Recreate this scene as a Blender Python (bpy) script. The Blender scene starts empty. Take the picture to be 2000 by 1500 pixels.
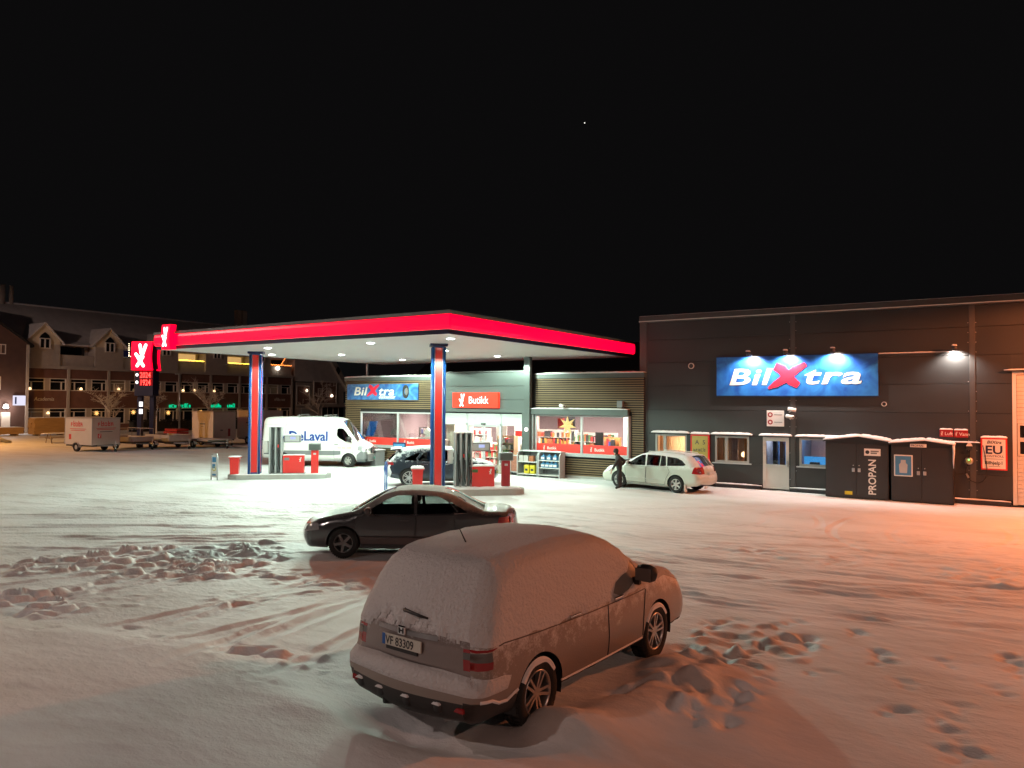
import bpy, bmesh, math, random
import numpy as np
from math import pi, sin, cos, radians, sqrt, atan2
from mathutils import Vector, Matrix
from mathutils.geometry import delaunay_2d_cdt
random.seed(7)
scene = bpy.context.scene
COL = scene.collection

# ---------------------------------------------------------------- camera
CAM_H = 3.5
YAW, PITCH, ROLL = radians(33.143), radians(1.398), radians(0.386)
fw = Vector((-sin(YAW)*cos(PITCH), cos(YAW)*cos(PITCH), sin(PITCH)))
rt = Vector((cos(YAW), sin(YAW), 0)); up = rt.cross(fw)
rt2 = rt*cos(ROLL) + up*sin(ROLL); up2 = -rt*sin(ROLL) + up*cos(ROLL)
cam_d = bpy.data.cameras.new('camera'); cam = bpy.data.objects.new('camera', cam_d); COL.objects.link(cam)
cam_d.sensor_width = 36.0; cam_d.lens = 1467.86/2000*36.0
cam_d.clip_start = 0.1; cam_d.clip_end = 3000
m3 = Matrix((rt2, up2, -fw)).transposed()
cam.matrix_world = Matrix.Translation((0, 0, CAM_H)) @ m3.to_4x4()
scene.camera = cam

# ---------------------------------------------------------------- night sky
world = bpy.data.worlds.new('World'); scene.world = world; world.use_nodes = True
wn = world.node_tree.nodes; wl = world.node_tree.links; wn.clear()
sky = wn.new('ShaderNodeTexSky'); sky.sky_type = 'NISHITA'; sky.sun_disc = False
sky.sun_elevation = radians(-9); sky.sun_rotation = radians(200); sky.air_density = 1.0
bgn = wn.new('ShaderNodeBackground'); bgn.inputs['Strength'].default_value = 0.05
glow = wn.new('ShaderNodeBackground'); glow.inputs['Color'].default_value = (0.9, 0.85, 0.9, 1); glow.inputs['Strength'].default_value = 0.0034
add = wn.new('ShaderNodeAddShader'); wo = wn.new('ShaderNodeOutputWorld')
wl.new(sky.outputs[0], bgn.inputs[0]); wl.new(bgn.outputs[0], add.inputs[0]); wl.new(glow.outputs[0], add.inputs[1]); wl.new(add.outputs[0], wo.inputs[0])
vs = scene.view_settings
vs.view_transform = 'Standard'; vs.look = 'None'; vs.exposure = 0.15; vs.gamma = 1.0; vs.use_curve_mapping = False
scene.cycles.use_denoising = True
scene.cycles.max_bounces = 6; scene.cycles.transparent_max_bounces = 12
scene.cycles.diffuse_bounces = 3; scene.cycles.glossy_bounces = 3
scene.cycles.sample_clamp_indirect = 4.0
scene.cycles.caustics_reflective = False; scene.cycles.caustics_refractive = False

# ---------------------------------------------------------------- helpers
def tag(o, label=None, cat=None, group=None, kind=None):
    if label: o['label'] = label
    if cat: o['category'] = cat
    if group: o['group'] = group
    if kind: o['kind'] = kind
    return o

def thing(name, label, cat, loc=(0, 0, 0), rotz=0.0, group=None):
    o = bpy.data.objects.new(name, None); COL.objects.link(o)
    o.location = loc; o.rotation_euler = (0, 0, rotz); o.empty_display_size = 0.2
    return tag(o, label, cat, group)

def mesh_obj(name, me, mat=None, parent=None):
    o = bpy.data.objects.new(name, me); COL.objects.link(o)
    if mat is not None and len(me.materials) == 0: me.materials.append(mat)
    if parent is not None: o.parent = parent
    return o

class MB:
    """collects simple shapes; build() links them as one mesh object"""
    def __init__(s): s.v = []; s.f = []; s.m = []
    def add(s, vs, fs, m=0):
        n = len(s.v); s.v += [tuple(p) for p in vs]
        for f in fs: s.f.append([n+i for i in f]); s.m.append(m)
        return s
    def box(s, x0, x1, y0, y1, z0, z1, m=0, bev=0.0):
        if x0 > x1: x0, x1 = x1, x0
        if y0 > y1: y0, y1 = y1, y0
        if z0 > z1: z0, z1 = z1, z0
        if bev <= 0:
            return s.add([(x0,y0,z0),(x1,y0,z0),(x1,y1,z0),(x0,y1,z0),(x0,y0,z1),(x1,y0,z1),(x1,y1,z1),(x0,y1,z1)],
                         [(0,3,2,1),(4,5,6,7),(0,1,5,4),(1,2,6,5),(2,3,7,6),(3,0,4,7)], m)
        b = min(bev, (x1-x0)/2.01, (y1-y0)/2.01, (z1-z0)/2.01)
        bm = bmesh.new(); bmesh.ops.create_cube(bm, size=1.0)
        for v in bm.verts:
            v.co = Vector(((x0+x1)/2+v.co.x*(x1-x0), (y0+y1)/2+v.co.y*(y1-y0), (z0+z1)/2+v.co.z*(z1-z0)))
        bmesh.ops.bevel(bm, geom=bm.edges[:], offset=b, segments=2, profile=0.5, affect='EDGES')
        bm.verts.index_update()
        s.add([v.co[:] for v in bm.verts], [[v.index for v in f.verts] for f in bm.faces], m); bm.free()
        return s
    def quad(s, a, b, c, d, m=0): return s.add([a,b,c,d], [(0,1,2,3)], m)
    def prism(s, poly, axis, a, b, m=0):
        """extrude a 2D polygon along axis ('x','y','z') from a to b"""
        def P(p, t):
            return (t, p[0], p[1]) if axis == 'x' else ((p[0], t, p[1]) if axis == 'y' else (p[0], p[1], t))
        n = len(poly); vs = [P(p, a) for p in poly]+[P(p, b) for p in poly]
        fs = [list(range(n))[::-1], list(range(n, 2*n))]+[(i, (i+1) % n, n+(i+1) % n, n+i) for i in range(n)]
        return s.add(vs, fs, m)
    def tube(s, path, r, n=8, m=0, cap=True, taper=None):
        path = [Vector(p) for p in path]; rings = []
        for i, p in enumerate(path):
            d = (path[min(i+1, len(path)-1)]-path[max(i-1, 0)]).normalized()
            a = Vector((0, 0, 1)) if abs(d.z) < 0.9 else Vector((1, 0, 0))
            u = d.cross(a).normalized(); w = d.cross(u)
            rr = r if taper is None else r+(taper-r)*i/(len(path)-1)
            rings.append([p+(u*cos(2*pi*k/n)+w*sin(2*pi*k/n))*rr for k in range(n)])
        vs = [q[:] for rg in rings for q in rg]; fs = []
        for i in range(len(path)-1):
            for k in range(n):
                fs.append((i*n+k, i*n+(k+1) % n, (i+1)*n+(k+1) % n, (i+1)*n+k))
        if cap: fs.append(list(range(n))[::-1]); fs.append([(len(path)-1)*n+k for k in range(n)])
        return s.add(vs, fs, m)
    def cyl(s, a, b, r, n=16, m=0, r2=None):
        return s.tube([a, b], r, n, m, True, r2 if r2 is not None else None)
    def lathe(s, prof, axis='z', c=(0, 0, 0), n=24, m=0):
        """profile [(radius, height)] spun about axis through c"""
        vs = []; fs = []; k = len(prof)
        for i in range(n):
            a = 2*pi*i/n
            for r, h in prof:
                if axis == 'z': p = (r*cos(a), r*sin(a), h)
                elif axis == 'y': p = (r*cos(a), h, r*sin(a))
                else: p = (h, r*cos(a), r*sin(a))
                vs.append((c[0]+p[0], c[1]+p[1], c[2]+p[2]))
        for i in range(n):
            j = (i+1) % n
            for q in range(k-1): fs.append((i*k+q, j*k+q, j*k+q+1, i*k+q+1))
        return s.add(vs, fs, m)
    def cap(s, x0, x1, y0, y1, z, h, nx=14, ny=4, seed=0, m=0):
        """a rounded, slightly lumpy cap of snow lying on a flat top"""
        rnd = random.Random(seed*13+5); vs = []; fs = []
        for j in range(ny+1):
            for i in range(nx+1):
                u = -1+2*i/nx; v = -1+2*j/ny
                e = (1-abs(u)**8)*(1-abs(v)**4)
                hz = h*(0.25+0.75*max(e, 0)**0.5)*(0.86+0.28*rnd.random())
                if abs(u) == 1 or abs(v) == 1: hz = h*0.35
                vs.append(((x0+x1)/2+(x1-x0)/2*u, (y0+y1)/2+(y1-y0)/2*v, z+hz))
        w = nx+1
        for j in range(ny):
            for i in range(nx): fs.append((j*w+i, j*w+i+1, (j+1)*w+i+1, (j+1)*w+i))
        n0 = len(vs)
        ring = [i for i in range(w)]+[j*w+nx for j in range(1, ny+1)]+[ny*w+i for i in range(nx-1, -1, -1)]+[j*w for j in range(ny-1, 0, -1)]
        for r in ring: vs.append((vs[r][0], vs[r][1], z))
        L = len(ring)
        for k in range(L): fs.append((ring[(k+1) % L], ring[k], n0+k, n0+(k+1) % L))
        fs.append([n0+k for k in range(L)][::-1])
        return s.add(vs, fs, m)
    def mesh(s, name, mats, smooth=False):
        me = bpy.data.meshes.new(name); me.from_pydata(s.v, [], s.f)
        for mm in (mats if isinstance(mats, (list, tuple)) else [mats]): me.materials.append(mm)
        if len(me.polygons):
            me.polygons.foreach_set('material_index', s.m)
            if smooth: me.polygons.foreach_set('use_smooth', [True]*len(me.polygons))
        me.validate(); me.update()
        return me
    def build(s, name, mats, parent=None, smooth=False):
        return mesh_obj(name, s.mesh(name, mats, smooth), None, parent)

def box_part(name, mat, parent, *a, **k): return MB().box(*a, **k).build(name, mat, parent)

def copy_tree(o, parent=None):
    c = o.copy(); COL.objects.link(c); c.parent = parent
    for ch in list(o.children): copy_tree(ch, c)
    return c

def text(name, body, mat, size, loc, rotz=0.0, parent=None, bold=0.0, shear=0.0, align='LEFT', depth=0.004, xs=1.0, tilt=pi/2, roll=0.0, space=1.0):
    cu = bpy.data.curves.new(name, 'FONT'); cu.body = body; cu.size = size; cu.extrude = depth
    cu.offset = bold*size; cu.shear = shear; cu.space_character = space; cu.align_x = align; cu.resolution_u = 3
    t = bpy.data.objects.new('tmp_text', cu); COL.objects.link(t)
    dg = bpy.context.evaluated_depsgraph_get()
    me = bpy.data.meshes.new_from_object(t.evaluated_get(dg))
    bpy.data.objects.remove(t); bpy.data.curves.remove(cu)
    me.name = name; me.materials.clear(); me.materials.append(mat)
    o = mesh_obj(name, me, None, parent); o.location = loc
    o.rotation_euler = (Matrix.Rotation(rotz, 3, 'Z') @ Matrix.Rotation(tilt, 3, 'X') @ Matrix.Rotation(roll, 3, 'Z')).to_euler()
    o.scale = (xs, 1, 1)
    return o

def strokes(name, segs, w, mat, parent, loc, rotz, sx, sz, depth=0.02):
    """thick rounded strokes in the x-z plane (logo shapes)"""
    mb = MB()
    for i, pl in enumerate(segs):
        ww = w
        for (a, b) in zip(pl[:-1], pl[1:]):
            a = Vector((a[0]*sx, a[1]*sz)); b = Vector((b[0]*sx, b[1]*sz)); d = (b-a).normalized(); n = Vector((-d.y, d.x))*ww/2
            poly = []
            for k in range(7):
                t = pi/2+pi*k/6; q = a+d*cos(t)*ww/2+Vector((-d.y, d.x))*sin(t)*ww/2; poly.append((q.x, q.y))
            for k in range(7):
                t = -pi/2+pi*k/6; q = b+d*cos(t)*ww/2+Vector((-d.y, d.x))*sin(t)*ww/2; poly.append((q.x, q.y))
            mb.prism(poly[::-1], 'y', -depth-i*0.0015, 0)
    o = mb.build(name, mat, parent); o.location = loc; o.rotation_euler = (0, 0, rotz)
    return o

def marks(name, n, mat, size, loc, rotz, parent, seed=0, depth=0.01):
    """lettering too small or blurred in the photograph to read: uneven letter-sized marks"""
    rnd = random.Random(seed); mb = MB(); x = 0.0
    for k in range(n):
        w = size*rnd.uniform(0.38, 0.6); h = size*rnd.choice((0.62, 0.66, 0.95, 0.7)); t = size*0.13
        mb.box(x, x+t, -depth, 0, 0, h)
        if rnd.random() < 0.75: mb.box(x+w-t, x+w, -depth, 0, 0, h*rnd.uniform(0.7, 1.0))
        for z in rnd.sample((0.0, h*0.45, h-t), 2): mb.box(x+t, x+w-t*rnd.random(), -depth*0.96, 0, z, z+t)
        x += w+size*0.16
    o = mb.build(name, mat, parent); o.location = loc; o.rotation_euler = (0, 0, rotz); return o

YX = [[(.40, 1.0), (.50, .60)], [(.82, 1.0), (.52, .42), (.30, .40), (.12, .56)], [(.25, .42), (.66, .0)], [(.62, .44), (.22, .0)]]

# ---------------------------------------------------------------- materials
def newmat(name):
    m = bpy.data.materials.new(name); m.use_nodes = True
    return m, m.node_tree.nodes, m.node_tree.links, m.node_tree.nodes['Principled BSDF']

def P(name, col, rough=0.5, metal=0.0, var=0.12, scale=3.0, bump=0.0, bscale=60.0, coat=0.0, spec=None, stretch=(1, 1, 1)):
    m, n, l, b = newmat(name)
    b.inputs['Roughness'].default_value = rough; b.inputs['Metallic'].default_value = metal
    if coat: b.inputs['Coat Weight'].default_value = coat; b.inputs['Coat Roughness'].default_value = 0.08
    if spec is not None: b.inputs['Specular IOR Level'].default_value = spec
    tc = n.new('ShaderNodeTexCoord'); mp = n.new('ShaderNodeMapping'); mp.inputs['Scale'].default_value = stretch
    l.new(tc.outputs['Object'], mp.inputs[0])
    if var:
        nz = n.new('ShaderNodeTexNoise'); nz.inputs['Scale'].default_value = scale; nz.inputs['Detail'].default_value = 5
        l.new(mp.outputs[0], nz.inputs['Vector'])
        mx = n.new('ShaderNodeMix'); mx.data_type = 'RGBA'
        mx.inputs['A'].default_value = tuple(c*(1-var) for c in col)+(1,); mx.inputs['B'].default_value = tuple(min(1, c*(1+var)) for c in col)+(1,)
        l.new(nz.outputs['Fac'], mx.inputs['Factor']); l.new(mx.outputs['Result'], b.inputs['Base Color'])
        rr = n.new('ShaderNodeMapRange'); rr.inputs['To Min'].default_value = max(0, rough-0.08); rr.inputs['To Max'].default_value = min(1, rough+0.1)
        l.new(nz.outputs['Fac'], rr.inputs['Value']); l.new(rr.outputs[0], b.inputs['Roughness'])
    else: b.inputs['Base Color'].default_value = tuple(col)+(1,)
    if bump:
        n2 = n.new('ShaderNodeTexNoise'); n2.inputs['Scale'].default_value = bscale; n2.inputs['Detail'].default_value = 4
        l.new(mp.outputs[0], n2.inputs['Vector'])
        bp = n.new('ShaderNodeBump'); bp.inputs['Strength'].default_value = bump; bp.inputs['Distance'].default_value = 0.02
        l.new(n2.outputs['Fac'], bp.inputs['Height']); l.new(bp.outputs[0], b.inputs['Normal'])
    return m

def E(name, col, strength):
    m, n, l, b = newmat(name); n.remove(b)
    e = n.new('ShaderNodeEmission'); e.inputs[0].default_value = tuple(col)+(1,); e.inputs[1].default_value = strength
    l.new(e.outputs[0], n['Material Output'].inputs[0]); return m

def EB(name, col, strength, var=0.12, scale=1.2):
    """a backlit translucent panel: glossy plastic face over an uneven glow"""
    m, n, l, b = newmat(name)
    b.inputs['Base Color'].default_value = tuple(min(1, c*0.5) for c in col)+(1,); b.inputs['Roughness'].default_value = 0.3
    tc = n.new('ShaderNodeTexCoord'); nz = n.new('ShaderNodeTexNoise'); nz.inputs['Scale'].default_value = scale
    l.new(tc.outputs['Object'], nz.inputs['Vector'])
    mr = n.new('ShaderNodeMapRange'); mr.inputs['To Min'].default_value = strength*(1-var); mr.inputs['To Max'].default_value = strength*(1+var)
    l.new(nz.outputs['Fac'], mr.inputs['Value'])
    b.inputs['Emission Color'].default_value = tuple(col)+(1,); l.new(mr.outputs[0], b.inputs['Emission Strength'])
    return m

def glass(name, tint=(0.8, 0.85, 0.85), rough=0.02, refl=0.5):
    m, n, l, b = newmat(name); n.remove(b)
    t = n.new('ShaderNodeBsdfTransparent'); t.inputs[0].default_value = tuple(tint)+(1,)
    g = n.new('ShaderNodeBsdfGlossy'); g.inputs['Roughness'].default_value = rough
    fr = n.new('ShaderNodeFresnel'); fr.inputs['IOR'].default_value = 1.5
    mm = n.new('ShaderNodeMath'); mm.operation = 'MULTIPLY'; mm.inputs[1].default_value = refl*2
    mx = n.new('ShaderNodeMixShader'); l.new(fr.outputs[0], mm.inputs[0]); l.new(mm.outputs[0], mx.inputs[0])
    l.new(t.outputs[0], mx.inputs[1]); l.new(g.outputs[0], mx.inputs[2]); l.new(mx.outputs[0], n['Material Output'].inputs[0])
    return m

def snowmat(name, col=(0.80, 0.81, 0.84), b1=0.35, s1=22, b2=0.25, s2=130):
    m, n, l, b = newmat(name); b.inputs['Roughness'].default_value = 0.62; b.inputs['Specular IOR Level'].default_value = 0.3
    tc = n.new('ShaderNodeTexCoord')
    nz = n.new('ShaderNodeTexNoise'); nz.inputs['Scale'].default_value = 0.9; nz.inputs['Detail'].default_value = 6
    l.new(tc.outputs['Object'], nz.inputs['Vector'])
    mx = n.new('ShaderNodeMix'); mx.data_type = 'RGBA'
    mx.inputs['A'].default_value = tuple(c*0.93 for c in col)+(1,); mx.inputs['B'].default_value = tuple(min(1, c*1.06) for c in col)+(1,)
    l.new(nz.outputs['Fac'], mx.inputs['Factor']); l.new(mx.outputs['Result'], b.inputs['Base Color'])
    na = n.new('ShaderNodeTexNoise'); na.inputs['Scale'].default_value = s1; na.inputs['Detail'].default_value = 3; l.new(tc.outputs['Object'], na.inputs['Vector'])
    nb = n.new('ShaderNodeTexNoise'); nb.inputs['Scale'].default_value = s2; nb.inputs['Detail'].default_value = 2; l.new(tc.outputs['Object'], nb.inputs['Vector'])
    p1 = n.new('ShaderNodeBump'); p1.inputs['Strength'].default_value = b1; p1.inputs['Distance'].default_value = 0.03
    p2 = n.new('ShaderNodeBump'); p2.inputs['Strength'].default_value = b2; p2.inputs['Distance'].default_value = 0.008
    l.new(na.outputs['Fac'], p1.inputs['Height']); l.new(p1.outputs[0], p2.inputs['Normal']); l.new(nb.outputs['Fac'], p2.inputs['Height']); l.new(p2.outputs[0], b.inputs['Normal'])
    return m

M = {}
M['snow'] = snowmat('snow')
M['white'] = P('white_paint', (0.75, 0.75, 0.73), 0.4, var=0.06)
M['offwhite'] = P('off_white', (0.58, 0.57, 0.54), 0.5, var=0.1)
M['black'] = P('black_paint', (0.022, 0.022, 0.024), 0.45, var=0.2)
M['rubber'] = P('rubber', (0.018, 0.018, 0.018), 0.85, var=0.25, scale=25, bump=0.4, bscale=40)
M['dkmetal'] = P('dark_metal', (0.05, 0.052, 0.055), 0.4, 0.6, var=0.15)
M['grey'] = P('grey_paint', (0.16, 0.17, 0.175), 0.45, var=0.12)
M['ltgrey'] = P('light_grey_metal', (0.42, 0.44, 0.45), 0.4, 0.2, var=0.1)
M['steel'] = P('galvanised_steel', (0.5, 0.51, 0.52), 0.35, 0.85, var=0.15, scale=12)
M['chrome'] = P('chrome', (0.75, 0.75, 0.76), 0.12, 1.0, var=0.05)
M['alloy'] = P('alloy', (0.50, 0.50, 0.51), 0.32, 0.85, var=0.1, scale=10)
M['red'] = P('red_paint', (0.62, 0.022, 0.018), 0.35, var=0.12, coat=0.3)
M['dkred'] = P('dark_red_paint', (0.30, 0.012, 0.02), 0.4, var=0.15)
M['blue'] = P('blue_paint', (0.01, 0.11, 0.42), 0.35, var=0.12, coat=0.3)
M['navy'] = P('navy_paint', (0.008, 0.014, 0.06), 0.4, var=0.15)
M['concrete'] = P('concrete', (0.36, 0.36, 0.34), 0.85, var=0.2, bump=0.4, bscale=30)
M['slat'] = P('oiled_wood_slat', (0.155, 0.105, 0.055), 0.6, var=0.4, scale=2.5, bump=0.3, bscale=30, stretch=(0.25, 1, 6))
M['slatdark'] = P('black_wind_barrier', (0.012, 0.011, 0.010), 0.9, var=0.2)
M['panel'] = P('anthracite_panel', (0.075, 0.09, 0.086), 0.42, 0.25, var=0.14, scale=0.8, bump=0.05, bscale=8)
M['hallpanel'] = P('dark_sandwich_panel', (0.036, 0.039, 0.040), 0.42, 0.2, var=0.16, scale=0.7, bump=0.06, bscale=6)
M['trim'] = P('panel_trim', (0.08, 0.083, 0.083), 0.38, 0.35, var=0.12)
M['glass'] = glass('shop_glass', (0.88, 0.92, 0.9), refl=0.45)
M['darkglass'] = glass('dark_glass', (0.10, 0.11, 0.11), refl=0.5)
M['carglass'] = glass('car_glass', (0.42, 0.47, 0.45), refl=0.55)
M['privglass'] = glass('privacy_glass', (0.06, 0.065, 0.07), refl=0.55)
M['blackglass'] = P('unlit_window_pane', (0.012, 0.013, 0.016), 0.06, var=0.1)
M['redlight'] = EB('lit_red_acrylic', (1.0, 0.0, 0.018), 2.6, 0.2, 0.6)
M['redlamp'] = P('red_lens', (0.30, 0.008, 0.012), 0.15, var=0.1, coat=0.6)
M['whitelight'] = E('lit_white_acrylic', (1.0, 0.93, 0.90), 2.2)
M['brick'] = P('dark_red_brick', (0.17, 0.085, 0.065), 0.85, var=0.3, scale=1.5)
M['pilaster'] = P('render_grey', (0.42, 0.38, 0.34), 0.8, var=0.12)
M['cladding'] = P('weathered_cladding', (0.42, 0.38, 0.34), 0.8, var=0.2, scale=2)
M['cream'] = P('cream_render', (0.66, 0.58, 0.43), 0.8, var=0.1)
M['roof'] = P('snow_dusted_roof', (0.52, 0.50, 0.49), 0.85, var=0.25, scale=1.2, bump=0.3, bscale=4)
M['wood'] = P('raw_timber', (0.42, 0.27, 0.11), 0.75, var=0.3, scale=3, stretch=(0.4, 3, 3))
M['woodgrey'] = P('grey_timber', (0.30, 0.24, 0.17), 0.8, var=0.25, scale=3)
M['bark'] = P('birch_bark', (0.30, 0.27, 0.24), 0.9, var=0.4, scale=6)
M['interior'] = P('interior_wall', (0.24, 0.18, 0.195), 0.8, var=0.08)
M['floor_tile'] = P('shop_floor', (0.36, 0.34, 0.32), 0.4, var=0.1)
M['coat'] = P('black_coat', (0.028, 0.027, 0.028), 0.85, var=0.25, scale=12, bump=0.4, bscale=20)
M['trouser'] = P('dark_trousers', (0.028, 0.030, 0.035), 0.85, var=0.2, scale=12)
M['skin'] = P('skin', (0.45, 0.27, 0.19), 0.6, var=0.08)
M['fur'] = P('fur_trim', (0.11, 0.085, 0.06), 0.95, var=0.5, scale=40, bump=0.8, bscale=60)
M['plate'] = P('number_plate', (0.62, 0.61, 0.54), 0.4, var=0.05)
M['seat'] = P('seat_fabric', (0.03, 0.03, 0.032), 0.85, var=0.2)
M['yellow'] = P('yellow_plastic', (0.60, 0.48, 0.02), 0.45, var=0.12)
M['plastblue'] = P('blue_plastic', (0.05, 0.20, 0.38), 0.35, var=0.2)
M['green'] = P('green_leaf', (0.05, 0.10, 0.035), 0.7, var=0.4, scale=10)
M['tan'] = P('concrete_planter', (0.34, 0.30, 0.25), 0.85, var=0.2)

def lamp(name, kind, loc, energy, color, parent=None, rot=(0, 0, 0), size=0.1, spot=None, blend=0.5):
    d = bpy.data.lights.new(name, kind); d.energy = energy; d.color = color
    if kind in ('POINT', 'SPOT'): d.shadow_soft_size = size
    if kind == 'SPOT': d.spot_size = spot; d.spot_blend = blend
    if kind == 'AREA': d.shape = 'RECTANGLE'; d.size = size[0]; d.size_y = size[1]
    o = bpy.data.objects.new(name, d); COL.objects.link(o); o.location = loc; o.rotation_euler = rot
    if parent is not None: o.parent = parent
    return o

def aim(o, d): o.rotation_euler = Vector(d).to_track_quat('-Z', 'Y').to_euler()
# ================================================================ ground
def vnoise(x, y, seed=0):
    xi = np.floor(x).astype(np.int64); yi = np.floor(y).astype(np.int64); fx = x-xi; fy = y-yi
    def h(a, b):
        n = (a*374761393+b*668265263+seed*1442695041) & 0x7fffffff
        n = ((n ^ (n >> 13))*1274126177) & 0x7fffffff
        return ((n ^ (n >> 16)) & 0xffff)/65535.0
    u = fx*fx*(3-2*fx); v = fy*fy*(3-2*fy)
    return (h(xi, yi)*(1-u)+h(xi+1, yi)*u)*(1-v)+(h(xi, yi+1)*(1-u)+h(xi+1, yi+1)*u)*v
def fbm(x, y, o=4, seed=0):
    s = 0; a = 0.5
    for k in range(o): s = s+a*(vnoise(x*2**k+17.3*k, y*2**k-9.1*k, seed+k)-0.5); a *= 0.5
    return s*2
def axis(lo, hi, segs):
    """coordinates with a fine step inside and growing steps outside"""
    out = []
    for a, b, st in segs: out += list(np.arange(a, b-1e-6, st))
    out.append(segs[-1][1]); st = segs[0][2]; x = segs[0][0]; left = []
    while x > lo: st *= 1.25; x -= st; left.append(x)
    st = segs[-1][2]; x = out[-1]; right = []
    while x < hi: st *= 1.25; x += st; right.append(x)
    return np.array(left[::-1]+out+right)
gx = axis(-900, 900, [(-42, -27, 0.24), (-27, -19, 0.11), (-19, -9, 0.055), (-9, 1.5, 0.04), (1.5, 9, 0.12)])
gy = axis(-900, 900, [(3.2, 13.5, 0.04), (13.5, 23, 0.06), (23, 31, 0.11), (31, 46, 0.4)])
GX, GY = np.meshgrid(gx, gy); GZ = np.zeros_like(GX)
def inpoly(px, py, poly):
    c = np.zeros(px.shape, bool); n = len(poly)
    for i in range(n):
        x0, y0 = poly[i]; x1, y1 = poly[(i+1) % n]
        t = ((y0 > py) != (y1 > py)) & (px < (x1-x0)*(py-y0)/((y1-y0) or 1e-9)+x0); c ^= t
    return c
def segdist(px, py, pl, closed=False):
    d = np.full(px.shape, 1e9); s = np.zeros(px.shape); L = 0
    pts = pl+[pl[0]] if closed else pl
    for (x0, y0), (x1, y1) in zip(pts[:-1], pts[1:]):
        dx, dy = x1-x0, y1-y0; ll = dx*dx+dy*dy+1e-12
        t = np.clip(((px-x0)*dx+(py-y0)*dy)/ll, 0, 1); q = np.hypot(px-x0-t*dx, py-y0-t*dy)
        m = q < d; d = np.where(m, q, d); s = np.where(m, L+t*sqrt(ll), s); L += sqrt(ll)
    return d, s
def smooth(a, b, x):
    t = np.clip((x-a)/(b-a), 0, 1); return t*t*(3-2*t)
def curve(pl, step=0.5):
    """Catmull-Rom through the points"""
    p = [Vector((a, b, 0)) for a, b in pl]; p = [p[0]*2-p[1]]+p+[p[-1]*2-p[-2]]; out = []
    for i in range(1, len(p)-2):
        n = max(2, int((p[i+1]-p[i]).length/step))
        for k in range(n):
            t = k/n; a, b, c, d = p[i-1], p[i], p[i+1], p[i+2]
            q = 0.5*((2*b)+(c-a)*t+(2*a-5*b+4*c-d)*t*t+(3*b-a-3*c+d)*t**3); out.append((q.x, q.y))
    out.append((p[-2].x, p[-2].y)); return out
near = (GX > -60) & (GX < 14) & (GY > -4) & (GY < 50)
GZ += near*(0.030*fbm(GX*0.22, GY*0.22, 3, 1)+0.014*fbm(GX*1.1, GY*1.1, 3, 5))
# wind ripples of the untouched snow
wr = near & (GX > -20) & (GX < 9) & (GY < 18)
GZ += wr*0.010*fbm(GX*1.6+GY*0.6, GY*5.0-GX*1.5, 3, 11)
def local(pl, mrg):
    xs = [a for a, b in pl]; ys = [b for a, b in pl]
    i0, i1 = np.searchsorted(gx, [min(xs)-mrg, max(xs)+mrg]); j0, j1 = np.searchsorted(gy, [min(ys)-mrg, max(ys)+mrg])
    return slice(j0, j1), slice(i0, i1)
def rut(pl, depth=0.035, w=0.11, seed=0, gap=0.35, floor=0.0):
    pl = curve(pl); sl = local(pl, 0.7); x = GX[sl]; y = GY[sl]; d, s = segdist(x, y, pl)
    mod = smooth(-gap, gap, fbm(s*0.6+seed*7, s*0+seed, 3, seed)+0.12)
    mod = floor+(1-floor)*mod*smooth(0, 0.8, s)*smooth(0, 0.8, s.max()-s); d = d+0.03*fbm(x*3, y*3, 2, seed+3)
    GZ[sl] += mod*(-depth*np.exp(-(d/w)**2)+0.6*depth*np.exp(-((d-w*1.9)/(w*0.6))**2)*(0.5+vnoise(x*4, y*4, seed)))
RUTS_R = [[(-5.15,15.14),(-3.91,15.30),(-2.11,15.57),(0.29,16.35),(3,17.4)],[(-4.83,12.94),(-3.38,13.21),(-2.13,13.48),(0,14.1)],[(-6.47,16.42),(-4.47,16.62),(-1.72,16.82),(0.31,17.39),(4,18.2)],[(-3.6,14.82),(-3.25,14.92),(-2.21,15.05),(-1.5,15.2)],[(-1.30,15.04),(-0.46,15.28),(0.27,15.44),(2,15.9)],[(-5.89,16.27),(-4.77,16.53)],[(-3.57,19.70),(-1.61,19.95),(0.36,19.98)],[(-5.12,13.72),(-1.75,13.93),(0.93,14.6)],[(-5.84,17.71),(-4.18,18.66)]]
ARCS = [[(-6.75,17.08),(-4.81,18.82),(-2.95,21.84),(-2.70,24.00),(-3.65,25.95),(-5.43,26.46)],[(-6.21,15.71),(-3.53,18.25),(-1.17,21.39),(-0.23,23.31),(-0.13,25.31),(-1.35,27.34),(-2.95,27.53)],[(-8.25,19.03),(-6.67,20.66),(-6.11,23.30),(-6.81,24.75),(-8.15,25.25)],[(-7.07,17.88),(-5.08,19.88),(-4.52,22.71),(-5.02,24.45),(-6.40,25.05)],[(-5.49,15.31),(-2.48,18.33),(-0.62,21.01),(0.43,23.34)]]
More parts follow.
